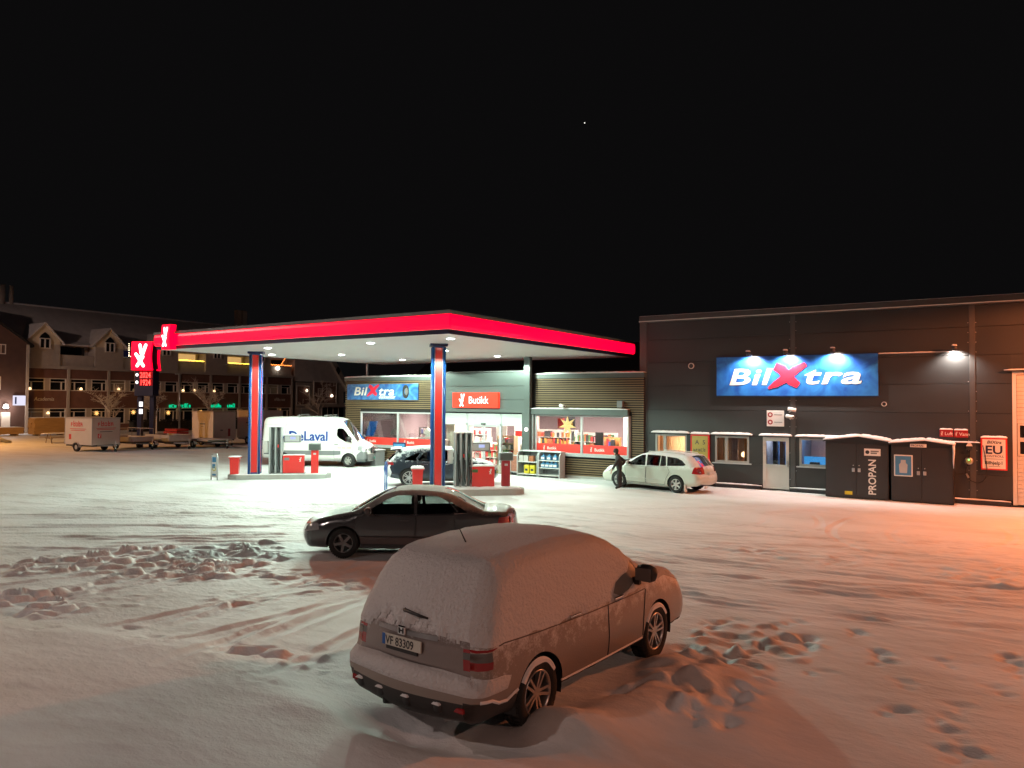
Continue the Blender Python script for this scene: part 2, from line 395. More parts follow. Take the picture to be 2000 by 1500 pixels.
RUTS_L = [[(-26.54,9.75),(-22.46,12.94),(-18.82,16.37)],[(-24.40,8.97),(-20.45,11.78),(-16.62,14.09)],[(-21.73,8.54),(-17.40,11.79),(-15.41,13.76)],[(-19.25,7.58),(-18.80,8.98),(-17.46,10.71),(-14.62,12.89)],[(-15.93,6.71),(-15.30,8.30),(-15.09,10.49),(-14.56,12.36)],[(-14.90,6.28),(-14.33,8.07),(-13.99,9.97)],[(-10.74,6.62),(-10.93,8.41),(-11.18,10.52),(-11.15,12.26)],[(-8.91,6.62),(-9.25,8.28),(-9.55,9.97)],[(-10.58,7.20),(-10.76,9.15)],[(-9.12,6.94),(-9.41,9.45)],[(-7.62,7.01),(-7.69,7.84)],[(-13.01,20.28),(-8.72,22.05),(-5.61,21.94)],[(-10.86,17.18),(-7.06,18.93)],[(-12.04,19.05),(-8.66,19.97),(-5.28,20.65)]]
for i, r in enumerate(RUTS_R): rut(r, 0.040, 0.10, i)
for i, r in enumerate(RUTS_R): rut([(a+0.05, b+0.42+0.1*(i % 3)) for a, b in r], 0.020, 0.09, i+40)
for i, r in enumerate(ARCS):
    for k, off in enumerate(()):
        c = Vector((-6.2, 22.0)); q = [(a+(a-c.x)*off*0.12, b+(b-c.y)*off*0.12) for a, b in r]
        rut(q, 0.016, 0.06, 60+i*6+k, 0.6, 0.0)
for i, r in enumerate(RUTS_L): rut(r, 0.030 if i < 4 else (0.026 if i < 11 else 0.0), 0.11, 100+i)
for i, r in enumerate(RUTS_L[:4]):
    for k in range(3): rut([(a+0.35*k-0.1, b-0.3*k) for a, b in r], 0.016, 0.08, 150+i*3+k)
rr_ = random.Random(77)
for k in range(64):   # faint older tracks crossing the yard
    y0 = rr_.uniform(13.5, 24); a = rr_.uniform(-0.05, 0.35); x0 = rr_.uniform(-9, -2); L = rr_.uniform(4, 9); b = rr_.uniform(-0.03, 0.03)
    rut([(x0+L*t, y0+a*L*t+b*(L*t)**2) for t in (0, 0.35, 0.7, 1)], rr_.uniform(0.014, 0.030), rr_.uniform(0.05, 0.09), 800+k, 0.4)
for k in range(60):
    t0 = rr_.uniform(-4.5, 6.5); u0 = rr_.uniform(-6, 0); L = rr_.uniform(5, 12)
    q = [(-21+u0+(0.80)*L*t+0.6*t0, 11.5+0.6*L*t-0.8*t0*0+t0*0.9) for t in (0, 0.4, 0.7, 1)]
    rut(q, rr_.uniform(0.012, 0.026), rr_.uniform(0.05, 0.09), 880+k, 0.4)
def drive(pl, depth, seed, track=0.74, w=0.085):
    # one car's passage: two continuous wheel tracks with pressed floors and crumbled rims
    c = curve(pl, 0.6)
    for sd in (-track, track):
        q = []
        for i in range(len(c)):
            a = c[max(i-1, 0)]; b = c[min(i+1, len(c)-1)]; dx, dy = b[0]-a[0], b[1]-a[1]; L = sqrt(dx*dx+dy*dy) or 1
            q.append((c[i][0]-dy/L*sd, c[i][1]+dx/L*sd))
        rut(q[::2], depth, w, seed+(1 if sd > 0 else 0), 0.3, 0.35)
DRIVES = [[(6,18.2),(0,16.6),(-5,15.7),(-9.5,15.6),(-15,11.9),(-21,8.5)],[(6,19.6),(-1,17.9),(-6,17.3),(-12,18.2),(-19,15.6),(-27,10.6)],[(5,21.5),(-2,19.8),(-8,19.2),(-14,19.8),(-21,16.4),(-30,10.5)],[(5,16.6),(0,15.0),(-4,14.1),(-7,14.4),(-10,16.2)],
 [(-4.6,28.6),(-7,25.2),(-11,21.6),(-17,17.6),(-24,12.2),(-30,8)],[(-1.5,28.8),(-3.2,25),(-3.0,21.5),(-0.5,19.2),(5,18.6)],[(-3.8,28.6),(-1.2,26.4),(-0.6,23.4),(-2.4,20.6),(-6.5,18.3),(-11,17.4)],[(-7.5,26.6),(-5.6,24.6),(-5.3,22.3),(-6.8,20.2),(-10.2,19.6)],[(-10.9,5.9),(-10.6,8),(-10.5,10.5),(-11.5,13)],[(-8.4,5.9),(-8.9,8),(-9.2,10),(-9.4,12.5)],
 [(-33,14),(-25,16.6),(-18,18.8),(-11,20.6),(-3,21.6)],[(-34,11.5),(-26,13.6),(-20,15.2),(-16,16.5),(-9,20.5)],[(-15.6,5.2),(-14.7,7.4),(-14.2,9.6),(-14.6,12)],[(3,22.6),(-1.5,24.3),(-6,24.6),(-10,26)]]
for i, q in enumerate(DRIVES): drive(q, 0.032 if i in (0, 1, 3, 8, 9, 12) else (0.012 if i in (5, 6, 7, 13) else 0.024), 1000+i*5)
# churned slabs thrown up by wheels
def churn(poly, amp, sc, ang, seed):
    """broken slabs: jittered cells, each with its own height and tilt"""
    sl = local(poly, 1.0); x = GX[sl]; y = GY[sl]; d, _ = segdist(x, y, poly, True)
    d = np.where(inpoly(x, y, poly), d, -d); m = smooth(-0.3, 0.5, d+0.7*fbm(x*0.9, y*0.9, 3, seed))
    wx = x+0.10*fbm(x*2.5, y*2.5, 3, seed+8); wy = y+0.10*fbm(x*2.5+9, y*2.5, 3, seed+9)
    u = (wx*cos(ang)+wy*sin(ang))*sc*0.75; v = (-wx*sin(ang)+wy*cos(ang))*sc*1.9
    ui = np.floor(u); vi = np.floor(v); best = np.full(x.shape, 9.0); sec = np.full(x.shape, 9.0); hh = np.zeros(x.shape); tl = np.zeros(x.shape)
    for a in (-1, 0, 1):
        for b in (-1, 0, 1):
            cu = ui+a; cv = vi+b; ju = cu+vnoise(cu+0.0, cv+0.0, seed); jv = cv+vnoise(cu+0.0, cv+0.0, seed+31)
            q = np.hypot(u-ju, v-jv); hr = vnoise(cu+0.0, cv+0.0, seed+57); tr = vnoise(cu+0.0, cv+0.0, seed+77)-0.5
            nb = q < best; sec = np.where(nb, best, np.minimum(sec, q)); hh = np.where(nb, hr, hh); tl = np.where(nb, tr*(v-jv)*2.2, tl); best = np.where(nb, q, best)
    edge = smooth(0.0, 0.22, sec-best)
    slab = np.clip(hh-0.45, 0, 1)*1.8*edge*(1+tl)
    GZ[sl] += m*amp*(slab+0.35*fbm(x*4.5, y*4.5, 3, seed+4)-0.12)
CH = [[(-18.49,7.77),(-17.89,8.88),(-16.56,10.55),(-15.23,12.29),(-13.6,11.54),(-12.51,9.86),(-13.52,8.63),(-15.79,7.85),(-16.39,6.9)],
      [(-14.9,6.28),(-14.52,7.69),(-13.81,8.18),(-12.53,7.71),(-12.99,6.23),(-13.35,5.63)], [(-15.49,9.87),(-14.68,11.13),(-12.57,9.55),(-13.05,8.23)]]
churn(CH[0], 0.13, 3.0, 0.95, 201); churn(CH[1], 0.14, 2.6, 0.8, 211); churn(CH[2], 0.11, 3.2, 0.9, 221); churn([(-12.6,9.9),(-11.2,11.6),(-9.6,11.2),(-10.4,9.2)], 0.06, 3.4, 0.9, 271)
churn([(-11.6,8.6),(-10.2,9.9),(-9.8,9.5),(-11.0,8.1)], 0.09, 2.6, 1.0, 231)
churn([(-9.6,7.0),(-7.6,7.6),(-6.8,6.9),(-7.4,6.5),(-9.2,6.3)], 0.12, 1.9, 0.5, 241)
churn([(-1.6,19.2),(1.2,19.9),(1.5,17.2),(-1.0,16.8)], 0.06, 2.2, 0.2, 251)
churn([(-7.4,17.6),(-3.5,19.2),(-1.5,18.2),(-4.0,16.4)], 0.035, 2.0, 0.25, 261)
# fresh, deeper snow in front of the parked car, with a soft edge
FR = [(-15.01,4.84),(-13.2,5.57),(-10.93,6.33),(-9.54,6.66),(-8.11,6.75),(-6.82,6.45),(-5.73,6.05),(-4.13,6.05),(-2.6,6.9),(-1.2,7.4),(1.5,8.2),(1.5,0),(-15,0)]
dfr, _ = segdist(GX, GY, FR, True); dfr = np.where(inpoly(GX, GY, FR), dfr, -dfr)
GZ += near*0.10*smooth(-0.3, 0.6, dfr+0.35*fbm(GX*0.7, GY*0.7, 3, 300))
# snow piled along the car and ploughed by its wheels
def mound(cx, cy, rx, ry, ang, h, seed):
    sl = local([(cx, cy)], max(rx, ry)*2.2); x = GX[sl]-cx; y = GY[sl]-cy; u = x*cos(ang)+y*sin(ang); v = -x*sin(ang)+y*cos(ang)
    q = np.exp(-((u/rx)**2+(v/ry)**2)**1.2); GZ[sl] += h*q*(1+0.5*fbm(GX[sl]*1.8, GY[sl]*1.8, 3, seed))
MOUNDS = [(-4.05,6.95,0.30,0.26,0.5,0.17,406),(-3.75,9.45,0.30,0.28,0.8,0.14,407),(-3.55,8.2,1.1,0.42,1.4,0.15,401),(-3.3,9.4,0.7,0.5,0.6,0.12,402),(-3.7,7.1,0.55,0.35,0.3,0.16,403),(-2.7,8.6,0.6,0.9,0.2,0.08,404),(-6.3,6.0,0.7,0.35,0.2,0.06,405),(-5.35,6.25,0.85,0.34,0.08,-0.17,408),(-5.2,7.2,0.75,0.9,0.05,-0.08,409)]
for a in MOUNDS: mound(*a)
rnd = random.Random(3)
for k in range(120):   # lumps and hollows where people trod beside the car
    a = rnd.random(); cx = -3.9+1.6*rnd.random(); cy = 8.0+4.2*a
    mound(cx, cy, 0.05+0.09*rnd.random(), 0.07+0.11*rnd.random(), rnd.random()*3, -0.05 if k % 2 else 0.04, 420+k)
FEET = [(-2.77,12.72),(-3.03,12.31),(-1.9,12.73),(-1.48,11.89),(-1.34,11.53),(-0.76,11.97),(-1.08,10.79),(-0.47,10.32),(-0.5,9.87),(-0.53,9.45),(-1.03,9.76),(0.04,12.72),(0.12,12.05),(-0.1,11.24),(-0.28,8.97),(-0.5,8.89),(-3.29,11.41),(-3.36,10.88),(-3.62,11.34),(-3.29,10.2),(-3.64,12.3),(-3.93,11.93),(-1.99,10.61),(0.16,12.42),(-13.3,5.9),(-12.7,6.1),(-12.1,5.8),(-11.2,6.5),(-10.4,6.4)]
for k, (a, b) in enumerate(FEET):
    dp = rnd.uniform(0.3, 0.75); mound(a, b, 0.075, 0.15, 1.0+rnd.random()*1.0, -0.075*dp, 500+k); mound(a+0.08*rnd.random(), b+0.17, 0.10, 0.07, 0.4, 0.03*dp, 540+k); mound(a+rnd.uniform(-0.15, 0.15), b-0.22, 0.06, 0.09, rnd.random()*3, -0.03, 900+k)
# wheels and the islands stand on trodden snow: keep these spots level
def level(cx, cy, rx, ry, ang, z=0.0):
    sl = local([(cx, cy)], max(rx, ry)*2); x = GX[sl]-cx; y = GY[sl]-cy; u = np.abs(x*cos(ang)+y*sin(ang))/rx; v = np.abs(-x*sin(ang)+y*cos(ang))/ry
    w = 1-smooth(0.8, 1.25, np.maximum(u, v)); GZ[sl] = GZ[sl]*(1-w)+z*w
# outer plain falls away very slightly so that the far ground never cuts the buildings
GZ = np.where(near, GZ, 0.0)
LEVELS = []
def ground_z(x, y):
    j = min(max(np.searchsorted(gy, y)-1, 0), len(gy)-2); i = min(max(np.searchsorted(gx, x)-1, 0), len(gx)-2)
    tx = (x-gx[i])/(gx[i+1]-gx[i]); ty = (y-gy[j])/(gy[j+1]-gy[j])
    return float((GZ[j, i]*(1-tx)+GZ[j, i+1]*tx)*(1-ty)+(GZ[j+1, i]*(1-tx)+GZ[j+1, i+1]*tx)*ty)
def make_ground():
    ny, nx = GX.shape
    v = np.stack([GX, GY, GZ], -1).reshape(-1, 3).astype(np.float32)
    idx = np.arange(nx*ny).reshape(ny, nx)
    q = np.stack([idx[:-1, :-1], idx[:-1, 1:], idx[1:, 1:], idx[1:, :-1]], -1).reshape(-1, 4).astype(np.int32)
    me = bpy.data.meshes.new('snow_ground'); me.vertices.add(len(v)); me.vertices.foreach_set('co', v.ravel())
    me.loops.add(q.size); me.loops.foreach_set('vertex_index', q.ravel())
    me.polygons.add(len(q)); me.polygons.foreach_set('loop_start', np.arange(0, q.size, 4, dtype=np.int32))
    me.polygons.foreach_set('use_smooth', np.ones(len(q), bool)); me.update(calc_edges=True); me.validate()
    # snow, packed and slightly soiled where cars drive
    m, n, l, b = newmat('ground_snow'); b.inputs['Roughness'].default_value = 0.6; b.inputs['Specular IOR Level'].default_value = 0.35
    tc = n.new('ShaderNodeTexCoord')
    def noise(sc, det, st=(1, 1, 1), rot=0.0):
        mp = n.new('ShaderNodeMapping'); mp.inputs['Scale'].default_value = st; mp.inputs['Rotation'].default_value = (0, 0, rot); l.new(tc.outputs['Object'], mp.inputs[0])
        z = n.new('ShaderNodeTexNoise'); z.inputs['Scale'].default_value = sc; z.inputs['Detail'].default_value = det; l.new(mp.outputs[0], z.inputs['Vector']); return z
    soil = noise(0.35, 7, (1, 2.2, 1), 0.7); fine = noise(2.4, 5, (1, 3, 1), 0.6)
    rp = n.new('ShaderNodeMapRange'); rp.inputs['From Min'].default_value = 0.46; rp.inputs['From Max'].default_value = 0.70; l.new(soil.outputs['Fac'], rp.inputs['Value'])
    mu = n.new('ShaderNodeMath'); mu.operation = 'MULTIPLY'; l.new(rp.outputs[0], mu.inputs[0]); l.new(fine.outputs['Fac'], mu.inputs[1])
    mx = n.new('ShaderNodeMix'); mx.data_type = 'RGBA'; mx.inputs['A'].default_value = (0.80, 0.81, 0.83, 1); mx.inputs['B'].default_value = (0.55, 0.54, 0.52, 1)
    l.new(mu.outputs[0], mx.inputs['Factor']); l.new(mx.outputs['Result'], b.inputs['Base Color'])
    tr1 = noise(1.0, 5, (0.16, 5.0, 1), -0.32); tr2 = noise(1.3, 5, (0.2, 6.0, 1), -0.72)
    prev = None
    sy = n.new('ShaderNodeSeparateXYZ'); l.new(tc.outputs['Object'], sy.inputs[0]); drv = n.new('ShaderNodeMapRange'); drv.inputs['From Min'].default_value = 11.0; drv.inputs['From Max'].default_value = 15.0; l.new(sy.outputs['Y'], drv.inputs['Value'])   # only where cars drive
    for z, st in ((tr1, 0.55), (tr2, 0.35)):
        sm = n.new('ShaderNodeMath'); sm.operation = 'MULTIPLY'; sm.inputs[1].default_value = st; l.new(drv.outputs[0], sm.inputs[0])
        bp = n.new('ShaderNodeBump'); l.new(sm.outputs[0], bp.inputs['Strength']); bp.inputs['Distance'].default_value = 0.04; l.new(z.outputs['Fac'], bp.inputs['Height'])
        if prev: l.new(prev.outputs[0], bp.inputs['Normal'])
        prev = bp
    for sc, det, st, dist, rot in ((0.8, 4, 0.5, 0.05, 0.4), (6, 5, 0.5, 0.025, 0.9), (40, 4, 0.6, 0.008, 0)):
        z = noise(sc, det, (1, 2.0, 1) if sc < 10 else (1, 1, 1), rot)
        bp = n.new('ShaderNodeBump'); bp.inputs['Strength'].default_value = st; bp.inputs['Distance'].default_value = dist
        l.new(z.outputs['Fac'], bp.inputs['Height'])
        if prev: l.new(prev.outputs[0], bp.inputs['Normal'])
        prev = bp
    l.new(prev.outputs[0], b.inputs['Normal'])
    tag(mesh_obj('snow_ground', me, m), kind='structure')
# ================================================================ street lamps and added fill lamps that light the yard
def street_lamp(loc, rotz, h, energy, color, label, size=0.18, arm=1.2, spot=176):
    t = thing('street_lamp', label, 'street lamp', loc, rotz, 'street lamps around the yard')
    MB().cyl((0, 0, -0.3), (0, 0, h), 0.09, 12, r2=0.055).build('pole', M['steel'], t, True)
    MB().tube([(0, 0, h-0.05), (0.25*arm, 0, h+0.12), (arm, 0, h+0.15)], 0.035, 8).build('arm', M['steel'], t, True)
    hd = MB().box(arm-0.2, arm+0.45, -0.14, 0.14, h+0.1, h+0.24, bev=0.05).build('lamp_head', M['dkmetal'], t)
    MB().box(arm-0.08, arm+0.38, -0.11, 0.11, h+0.07, h+0.098).build('lens', E('lamp_lens', color, 12), hd)
    lamp('street_light', 'SPOT', (arm+0.15, 0, h+0.05), energy, color, t, (0, 0, 0), size, radians(spot), 0.12)
    return t
street_lamp((6.0, 27.6, 0), radians(230), 7.5, 9800, (1.0, 0.24, 0.075), 'sodium street lamp beside the garage door of the dark hall')
street_lamp((-64.5, 20.0, 0), radians(150), 8.5, 9000, (1.0, 0.42, 0.06), 'sodium street lamp by the timber packs')
street_lamp((-12.5, -5.5, 0), radians(60), 9.0, 1450, (1.0, 0.79, 0.70), 'added fill lamp on a mast behind the viewer on the left')  # fill light for the foreground, on a mast added out of view
street_lamp((9.0, -2.0, 0), radians(120), 9.0, 1750, (1.0, 0.54, 0.40), 'added fill lamp on a mast behind the viewer on the right')  # warm fill added for the right foreground; the mast is never seen
street_lamp((-60.0, -6.0, 0), radians(100), 19.0, 24000, (1.0, 0.68, 0.58), 'tall added floodlight mast out of view left of the yard, lighting the brick block')  # added unseen mast, made tall so its light reaches the block's roof

# ================================================================ canopy
CX0, CX1, CY0, CY1, CZ = -31.0, -14.85, 19.0, 33.3, 5.7
can = thing('station_canopy', 'flat petrol station canopy with glowing red fascia and white soffit over the pumps', 'canopy', ((CX0+CX1)/2, (CY0+CY1)/2, 0))
def CL(x, y, z=0): return (x-(CX0+CX1)/2, y-(CY0+CY1)/2, z)
hx, hy = (CX1-CX0)/2, (CY1-CY0)/2
# soffit of long trays with open joints
k = 0; y = -hy+0.06
while y < hy-0.1:
    y2 = min(y+0.6, hy-0.06)
    box_part('soffit_tray', M['white'], can, -hx+0.06, hx-0.06, y+0.006, y2-0.006, CZ, CZ+0.03); y = y2; k += 1
MB().box(-hx+0.07, hx-0.07, -hy+0.07, hy-0.07, CZ+0.05, CZ+0.60).build('deck', M['dkmetal'], can)
MB().box(-hx-0.02, hx+0.02, -hy-0.02, hy+0.02, CZ+0.66, CZ+0.74).cap(-hx+0.1, hx-0.1, -hy+0.1, hy-0.1, CZ+0.74, 0.05, 40, 40).build('roof', [M['trim']], can)
def ring_prism(z0, z1, out, inn, mats, name):
    mb = MB()
    mb.box(-hx-out, hx+out, -hy-out, -hy+inn, z0, z1); mb.box(-hx-out, hx+out, hy-inn, hy+out, z0, z1)
    mb.box(-hx-out, -hx+inn, -hy+inn, hy-inn, z0, z1); mb.box(hx-inn, hx+out, -hy+inn, hy-inn, z0, z1)
    return mb.build(name, mats, can)
ring_prism(CZ-0.01, CZ+0.125, 0.0, 0.05, M['navy'], 'fascia_base')
ring_prism(CZ+0.127, CZ+0.143, 0.05, 0.03, M['ltgrey'], 'fascia_rail')
# the lit fascia: one backlit box per side, ends rounded
def fascia(ax, a, b, c, s):
    z0, z1 = CZ+0.145, CZ+0.63; prof = [(0.0, z0), (0.085, z0+0.03), (0.105, z0+0.12), (0.105, z1-0.12), (0.085, z1-0.03), (0.0, z1)]
    n = 6
    for k in range(n): MB().prism([(c+s*p, z) for p, z in prof], ax, a+(b-a)*k/n+(0.006 if k else 0), a+(b-a)*(k+1)/n).build('fascia', M['redlight'], can)
fascia('x', -hx-0.04, hx+0.104, -hy, -1); fascia('y', -hy+0.002, hy+0.04, hx, 1)
fascia('x', -hx, hx, hy, 1); fascia('y', -hy, hy, -hx, -1)
ring_prism(CZ+0.632, CZ+0.745, 0.10, -0.03, M['grey'], 'roof_flashing')
LAMPS = [(-15.94,20.52),(-19.77,20.60),(-26.21,29.67),(-20.06,29.42),(-25.97,25.12),(-29.0,23.57),(-25.51,20.52),(-19.87,25.19)]
CANLIGHT = (0.76, 1.0, 0.82)
M['lens'] = E('downlight_lens', (0.93, 1.0, 0.95), 30)
for (x, y) in LAMPS:
    p = CL(x, y)
    d = MB().lathe([(0.0, CZ-0.02), (0.17, CZ-0.02), (0.19, CZ-0.005), (0.19, CZ+0.0)], 'z', (p[0], p[1], 0), 20).build('downlight', M['white'], can)
    MB().lathe([(0.0, CZ-0.035), (0.12, CZ-0.033), (0.14, CZ-0.022)], 'z', (p[0], p[1], 0), 20).build('lens', M['lens'], d)
    o = lamp('downlight_light', 'SPOT', (p[0], p[1], CZ-0.07), 1500, CANLIGHT, can, (0, 0, 0), 0.12, radians(159), 0.10)
    d = o.data; d.use_nodes = True; nn = d.node_tree.nodes; ll = d.node_tree.links      # wide-throwing optics: less straight down, more to the sides
    tc = nn.new('ShaderNodeTexCoord'); sx = nn.new('ShaderNodeSeparateXYZ'); ab = nn.new('ShaderNodeMath'); ab.operation = 'ABSOLUTE'; mr = nn.new('ShaderNodeMapRange')
    mr.inputs['From Min'].default_value = 0.25; mr.inputs['From Max'].default_value = 1.0; mr.inputs['To Min'].default_value = 1.35; mr.inputs['To Max'].default_value = 0.27
    ll.new(tc.outputs['Normal'], sx.inputs[0]); ll.new(sx.outputs['Z'], ab.inputs[0]); ll.new(ab.outputs[0], mr.inputs['Value']); ll.new(mr.outputs[0], nn['Emission'].inputs['Strength'])
# illuminated logo box on the near left corner
lb = thing('canopy_logo_sign', 'small glowing red logo box on the left corner of the canopy', 'sign', (-29.8, CY0-0.16, 0))
def hourglass(w, h, z0, waist=0.08, n=10):
    pts = []
    for i in range(n+1):
        t = i/n; pts.append((w/2-waist*w*sin(pi*t)*0.0+(-waist*sin(pi*t)*w), z0+h*t))
    for i in range(n+1):
        t = 1-i/n; pts.append((-w/2+waist*sin(pi*t)*w*(-1), z0+h*t))
    return pts
def logo_face(w, h, z0, lean=0.08, n=10):
    pts = [(w/2-lean*w*sin(pi*i/n), z0+h*i/n) for i in range(n+1)]+[(-w/2-lean*w*sin(pi*(1-i/n)), z0+h*(1-i/n)) for i in range(n+1)]
    return pts
MB().prism([(0.30-0.07*sin(pi*i/10), 5.66+1.05*i/10) for i in range(11)]+[(-0.30-0.07*sin(pi*i/10), 6.71-1.05*i/10) for i in range(11)], 'y', -0.16, 0.12).build('light_box', M['redlight'], lb)
strokes('logo', YX, 0.10, M['whitelight'], lb, (-0.30, -0.163, 5.82), 0, 0.46, 0.74)
# columns
def column(x, y, z0, z1, rot, own=True):
    c = thing('canopy_column', '', 'column') if False else None
    mb = MB(); e = bpy.data.objects.new('column', mb.box(-0.2, 0.2, -0.2, 0.2, z0, z1).mesh('column', M['blue'])); COL.objects.link(e)
    e.parent = can; e.location = CL(x, y); e.rotation_euler = (0, 0, rot)
    for k in range(4):
        a = k*pi/2
        q = MB()
        for sgn in (-1, 1): q.tube([(sgn*0.215, -0.215, z0+0.02), (sgn*0.215, -0.215, z1-0.14)], 0.055, 8)
        o = q.build('corner_trim', M['blue'], e, True); o.rotation_euler = (0, 0, a)
        o = MB().prism([(-0.135, -0.20), (0.135, -0.20), (0.12, -0.245), (-0.12, -0.245)], 'z', z0+0.10, z1-0.15).build('red_panel', M['red'], e); o.rotation_euler = (0, 0, a)
        o = MB().box(-0.158, -0.145, -0.222, -0.20, z0+0.05, z1-0.14).box(0.145, 0.158, -0.222, -0.20, z0+0.05, z1-0.14).build('white_edge', M['white'], e); o.rotation_euler = (0, 0, a)
    MB().box(-0.33, 0.33, -0.33, 0.33, z1-0.10, z1-0.005).build('capital', M['navy'], e)
    return e
ISL = radians(43)
COLA, COLB = (-28.16, 22.03), (-17.97, 22.39)
column(*COLA, 0.2, CZ, ISL); column(*COLB, 0.2, CZ, ISL)
# slim grey post beside the shop door that also carries the canopy
MB().box(-0.16, 0.16, -0.12, 0.12, 0, CZ).build('steel_post', M['panel'], can).location = CL(-19.22, 30.85)
# ================================================================ pump islands
def island(c, lab, n):
    t = thing('pump_island', lab, 'island', (c[0], c[1], 0), ISL, 'pump islands under the canopy')
    pts = []
    for (cx, cy, a0) in ((2.75, 0.05, -90), (2.75, 0.05, 0), (-0.55, 0.05, 90), (-0.55, 0.05, 180)):
        for k in range(7):
            a = radians(a0+15*k); r = 0.6
            pts.append(((cx+r*cos(a), cy+r*sin(a))))
    MB().prism(pts, 'z', -0.1, 0.2).build('kerb', M['concrete'], t)
    MB().cap(-0.95, 3.15, -0.45, 0.55, 0.2, 0.03 if n == 0 else 0.09, 26, 8, n).build('snow', M['snow'], t, True)
    return t
island(COLA, 'low concrete pump island at the left column, near the white van', 0)
island(COLB, 'snowy concrete pump island at the right column, behind the black saloon', 1)
def isl(c, u, v=0): return (c[0]+u*cos(ISL)-v*sin(ISL), c[1]+u*sin(ISL)+v*cos(ISL), 0.205)
def pump(c, which, label, nh):
    x, y, z = isl(c, 1.0); t = thing('fuel_pump', label, 'fuel pump', (x, y, z), ISL, 'fuel pumps')
    MB().box(-0.36, 1.22, -0.24, 0.24, 0, 0.04).build('base_plate', M['grey'], t)
    # hose mast: upright aluminium fins with hoses hanging between them
    W = 0.50 if nh == 2 else 0.62; n = nh+1
    for i in range(n):
        fx = -0.34+W*i/(n-1)
        MB().box(fx-0.035, fx+0.035, -0.2, 0.2, 0.04, 2.12, bev=0.012).build('mast_fin', M['ltgrey'], t)
    MB().box(-0.38, -0.34+W+0.04, -0.21, 0.21, 2.121, 2.15).cap(-0.38, -0.34+W+0.04, -0.2, 0.2, 2.15, 0.03).build('mast_cap', [M['snow']], t)
    MB().box(-0.33, -0.34+W-0.01, 0.02, 0.12, 0.05, 2.10).build('mast_back', M['grey'], t)
    for i in range(nh):
        fx = -0.34+W*(i+0.5)/nh
        col = [M['rubber'], M['red'], M['green']][i % 3]
        nz = MB().box(fx-0.022, fx+0.022, -0.26, -0.12, 1.12, 1.34, bev=0.012).tube([(fx, -0.2, 1.14), (fx, -0.22, 1.0), (fx, -0.16, 0.92)], 0.016, 6).build('nozzle', M['black'], t)
        MB().box(fx-0.028, fx+0.028, -0.275, -0.24, 1.2, 1.33, bev=0.01).build('nozzle_cover', col, nz)
        MB().tube([(fx, -0.12, 2.05), (fx+0.02, -0.22, 1.6), (fx-0.015, -0.26, 1.1), (fx+0.03, -0.3, 0.45), (fx+0.07, -0.29, 0.22), (fx+0.1, -0.25, 0.45), (fx+0.05, -0.23, 1.1)], 0.018, 7).build('hose', M['rubber'], t, True)
    # display head and red cabinet
    dh = MB().box(0.26, 1.0, -0.16, 0.16, 1.42, 1.74, bev=0.02).build('display_head', M['grey'], t)
    MB().box(0.32, 0.94, -0.166, -0.158, 1.46, 1.70).build('display_panel', M['ltgrey'], dh)
    MB().box(0.55, 0.78, -0.172, -0.165, 1.56, 1.68).build('screen', E('pump_screen', (0.55, 0.62, 1.0), 0.9), dh)
    MB().cap(0.26, 1.0, -0.15, 0.15, 1.741, 0.04).build('snow', M['snow'], dh, True)
    MB().box(0.18, 0.24, -0.08, 0.08, 1.0, 1.6).build('bracket', M['ltgrey'], t)
    cb = MB().box(0.24, 1.16, -0.2, 0.2, 0.041, 0.84, bev=0.02).build('cabinet', M['red'], t)
    MB().cap(0.22, 1.18, -0.2, 0.2, 0.842, 0.035 if nh == 2 else 0.07).build('snow', M['snow'], cb, True)
    MB().box(0.30, 0.52, -0.207, -0.199, 0.62, 0.74, bev=0.003).build('sticker', M['green'] if nh == 3 else M['grey'], cb)
    strokes('logo', YX, 0.022, M['white'], cb, (0.94, -0.203, 0.56), 0, 0.13, 0.19, 0.006)
    MB().box(-0.62, -0.42, -0.1, 0.1, 0.95, 1.5, bev=0.03).box(-0.45, -0.37, -0.03, 0.03, 1.1, 1.2).build('towel_dispenser', M['offwhite'], t)
    return t
pump(COLA, 0, 'fuel pump with two hoses and clean red cabinet, in front of the white van', 2)
pump(COLB, 1, 'fuel pump with three hoses and frosted red cabinet, behind the black saloon', 3)
def terminal(c, lab):
    x, y, z = isl(c, 2.62); t = thing('payment_terminal', lab, 'payment terminal', (x, y, z), ISL, 'payment terminals')
    MB().box(-0.16, 0.16, -0.12, 0.12, 0, 1.06, bev=0.02).build('post', M['dkred'] if c is COLB else M['red'], t)
    MB().box(-0.06, 0.06, -0.128, -0.119, 0.86, 0.94, bev=0.003).build('card_reader', M['ltgrey'], t)
    MB().box(-0.27, 0.27, -0.2, 0.2, 1.061, 1.36, bev=0.02).build('head', M['grey'], t)
    MB().box(-0.23, 0.23, -0.21, -0.199, 1.09, 1.33, bev=0.004).build('screen_panel', M['panel'], t)
terminal(COLA, 'red payment terminal with grey head at the right end of the left island')
terminal(COLB, 'dark red payment terminal with grey head on the snowy right island')
def bin_(c, lab, h):
    x, y, z = isl(c, -0.85 if c is COLA else -0.75); t = thing('waste_bin', lab, 'waste bin', (x, y, z), ISL, 'red waste bins on the islands')
    MB().prism([(-0.17, 0), (0.17, 0), (0.2, 0.72), (-0.2, 0.72)], 'y', -0.17, 0.17).build('body', M['red'], t)
    MB().box(-0.24, 0.24, -0.22, 0.22, 0.722, 0.77, bev=0.015).build('lid', M['red'], t)
    MB().cap(-0.25, 0.25, -0.23, 0.23, 0.771, h).build('snow', M['snow'], t, True)
bin_(COLA, 'red waste bin with thin snow on its lid, left island', 0.05)
bin_(COLB, 'red waste bin with thick snow on its lid, right island', 0.10)
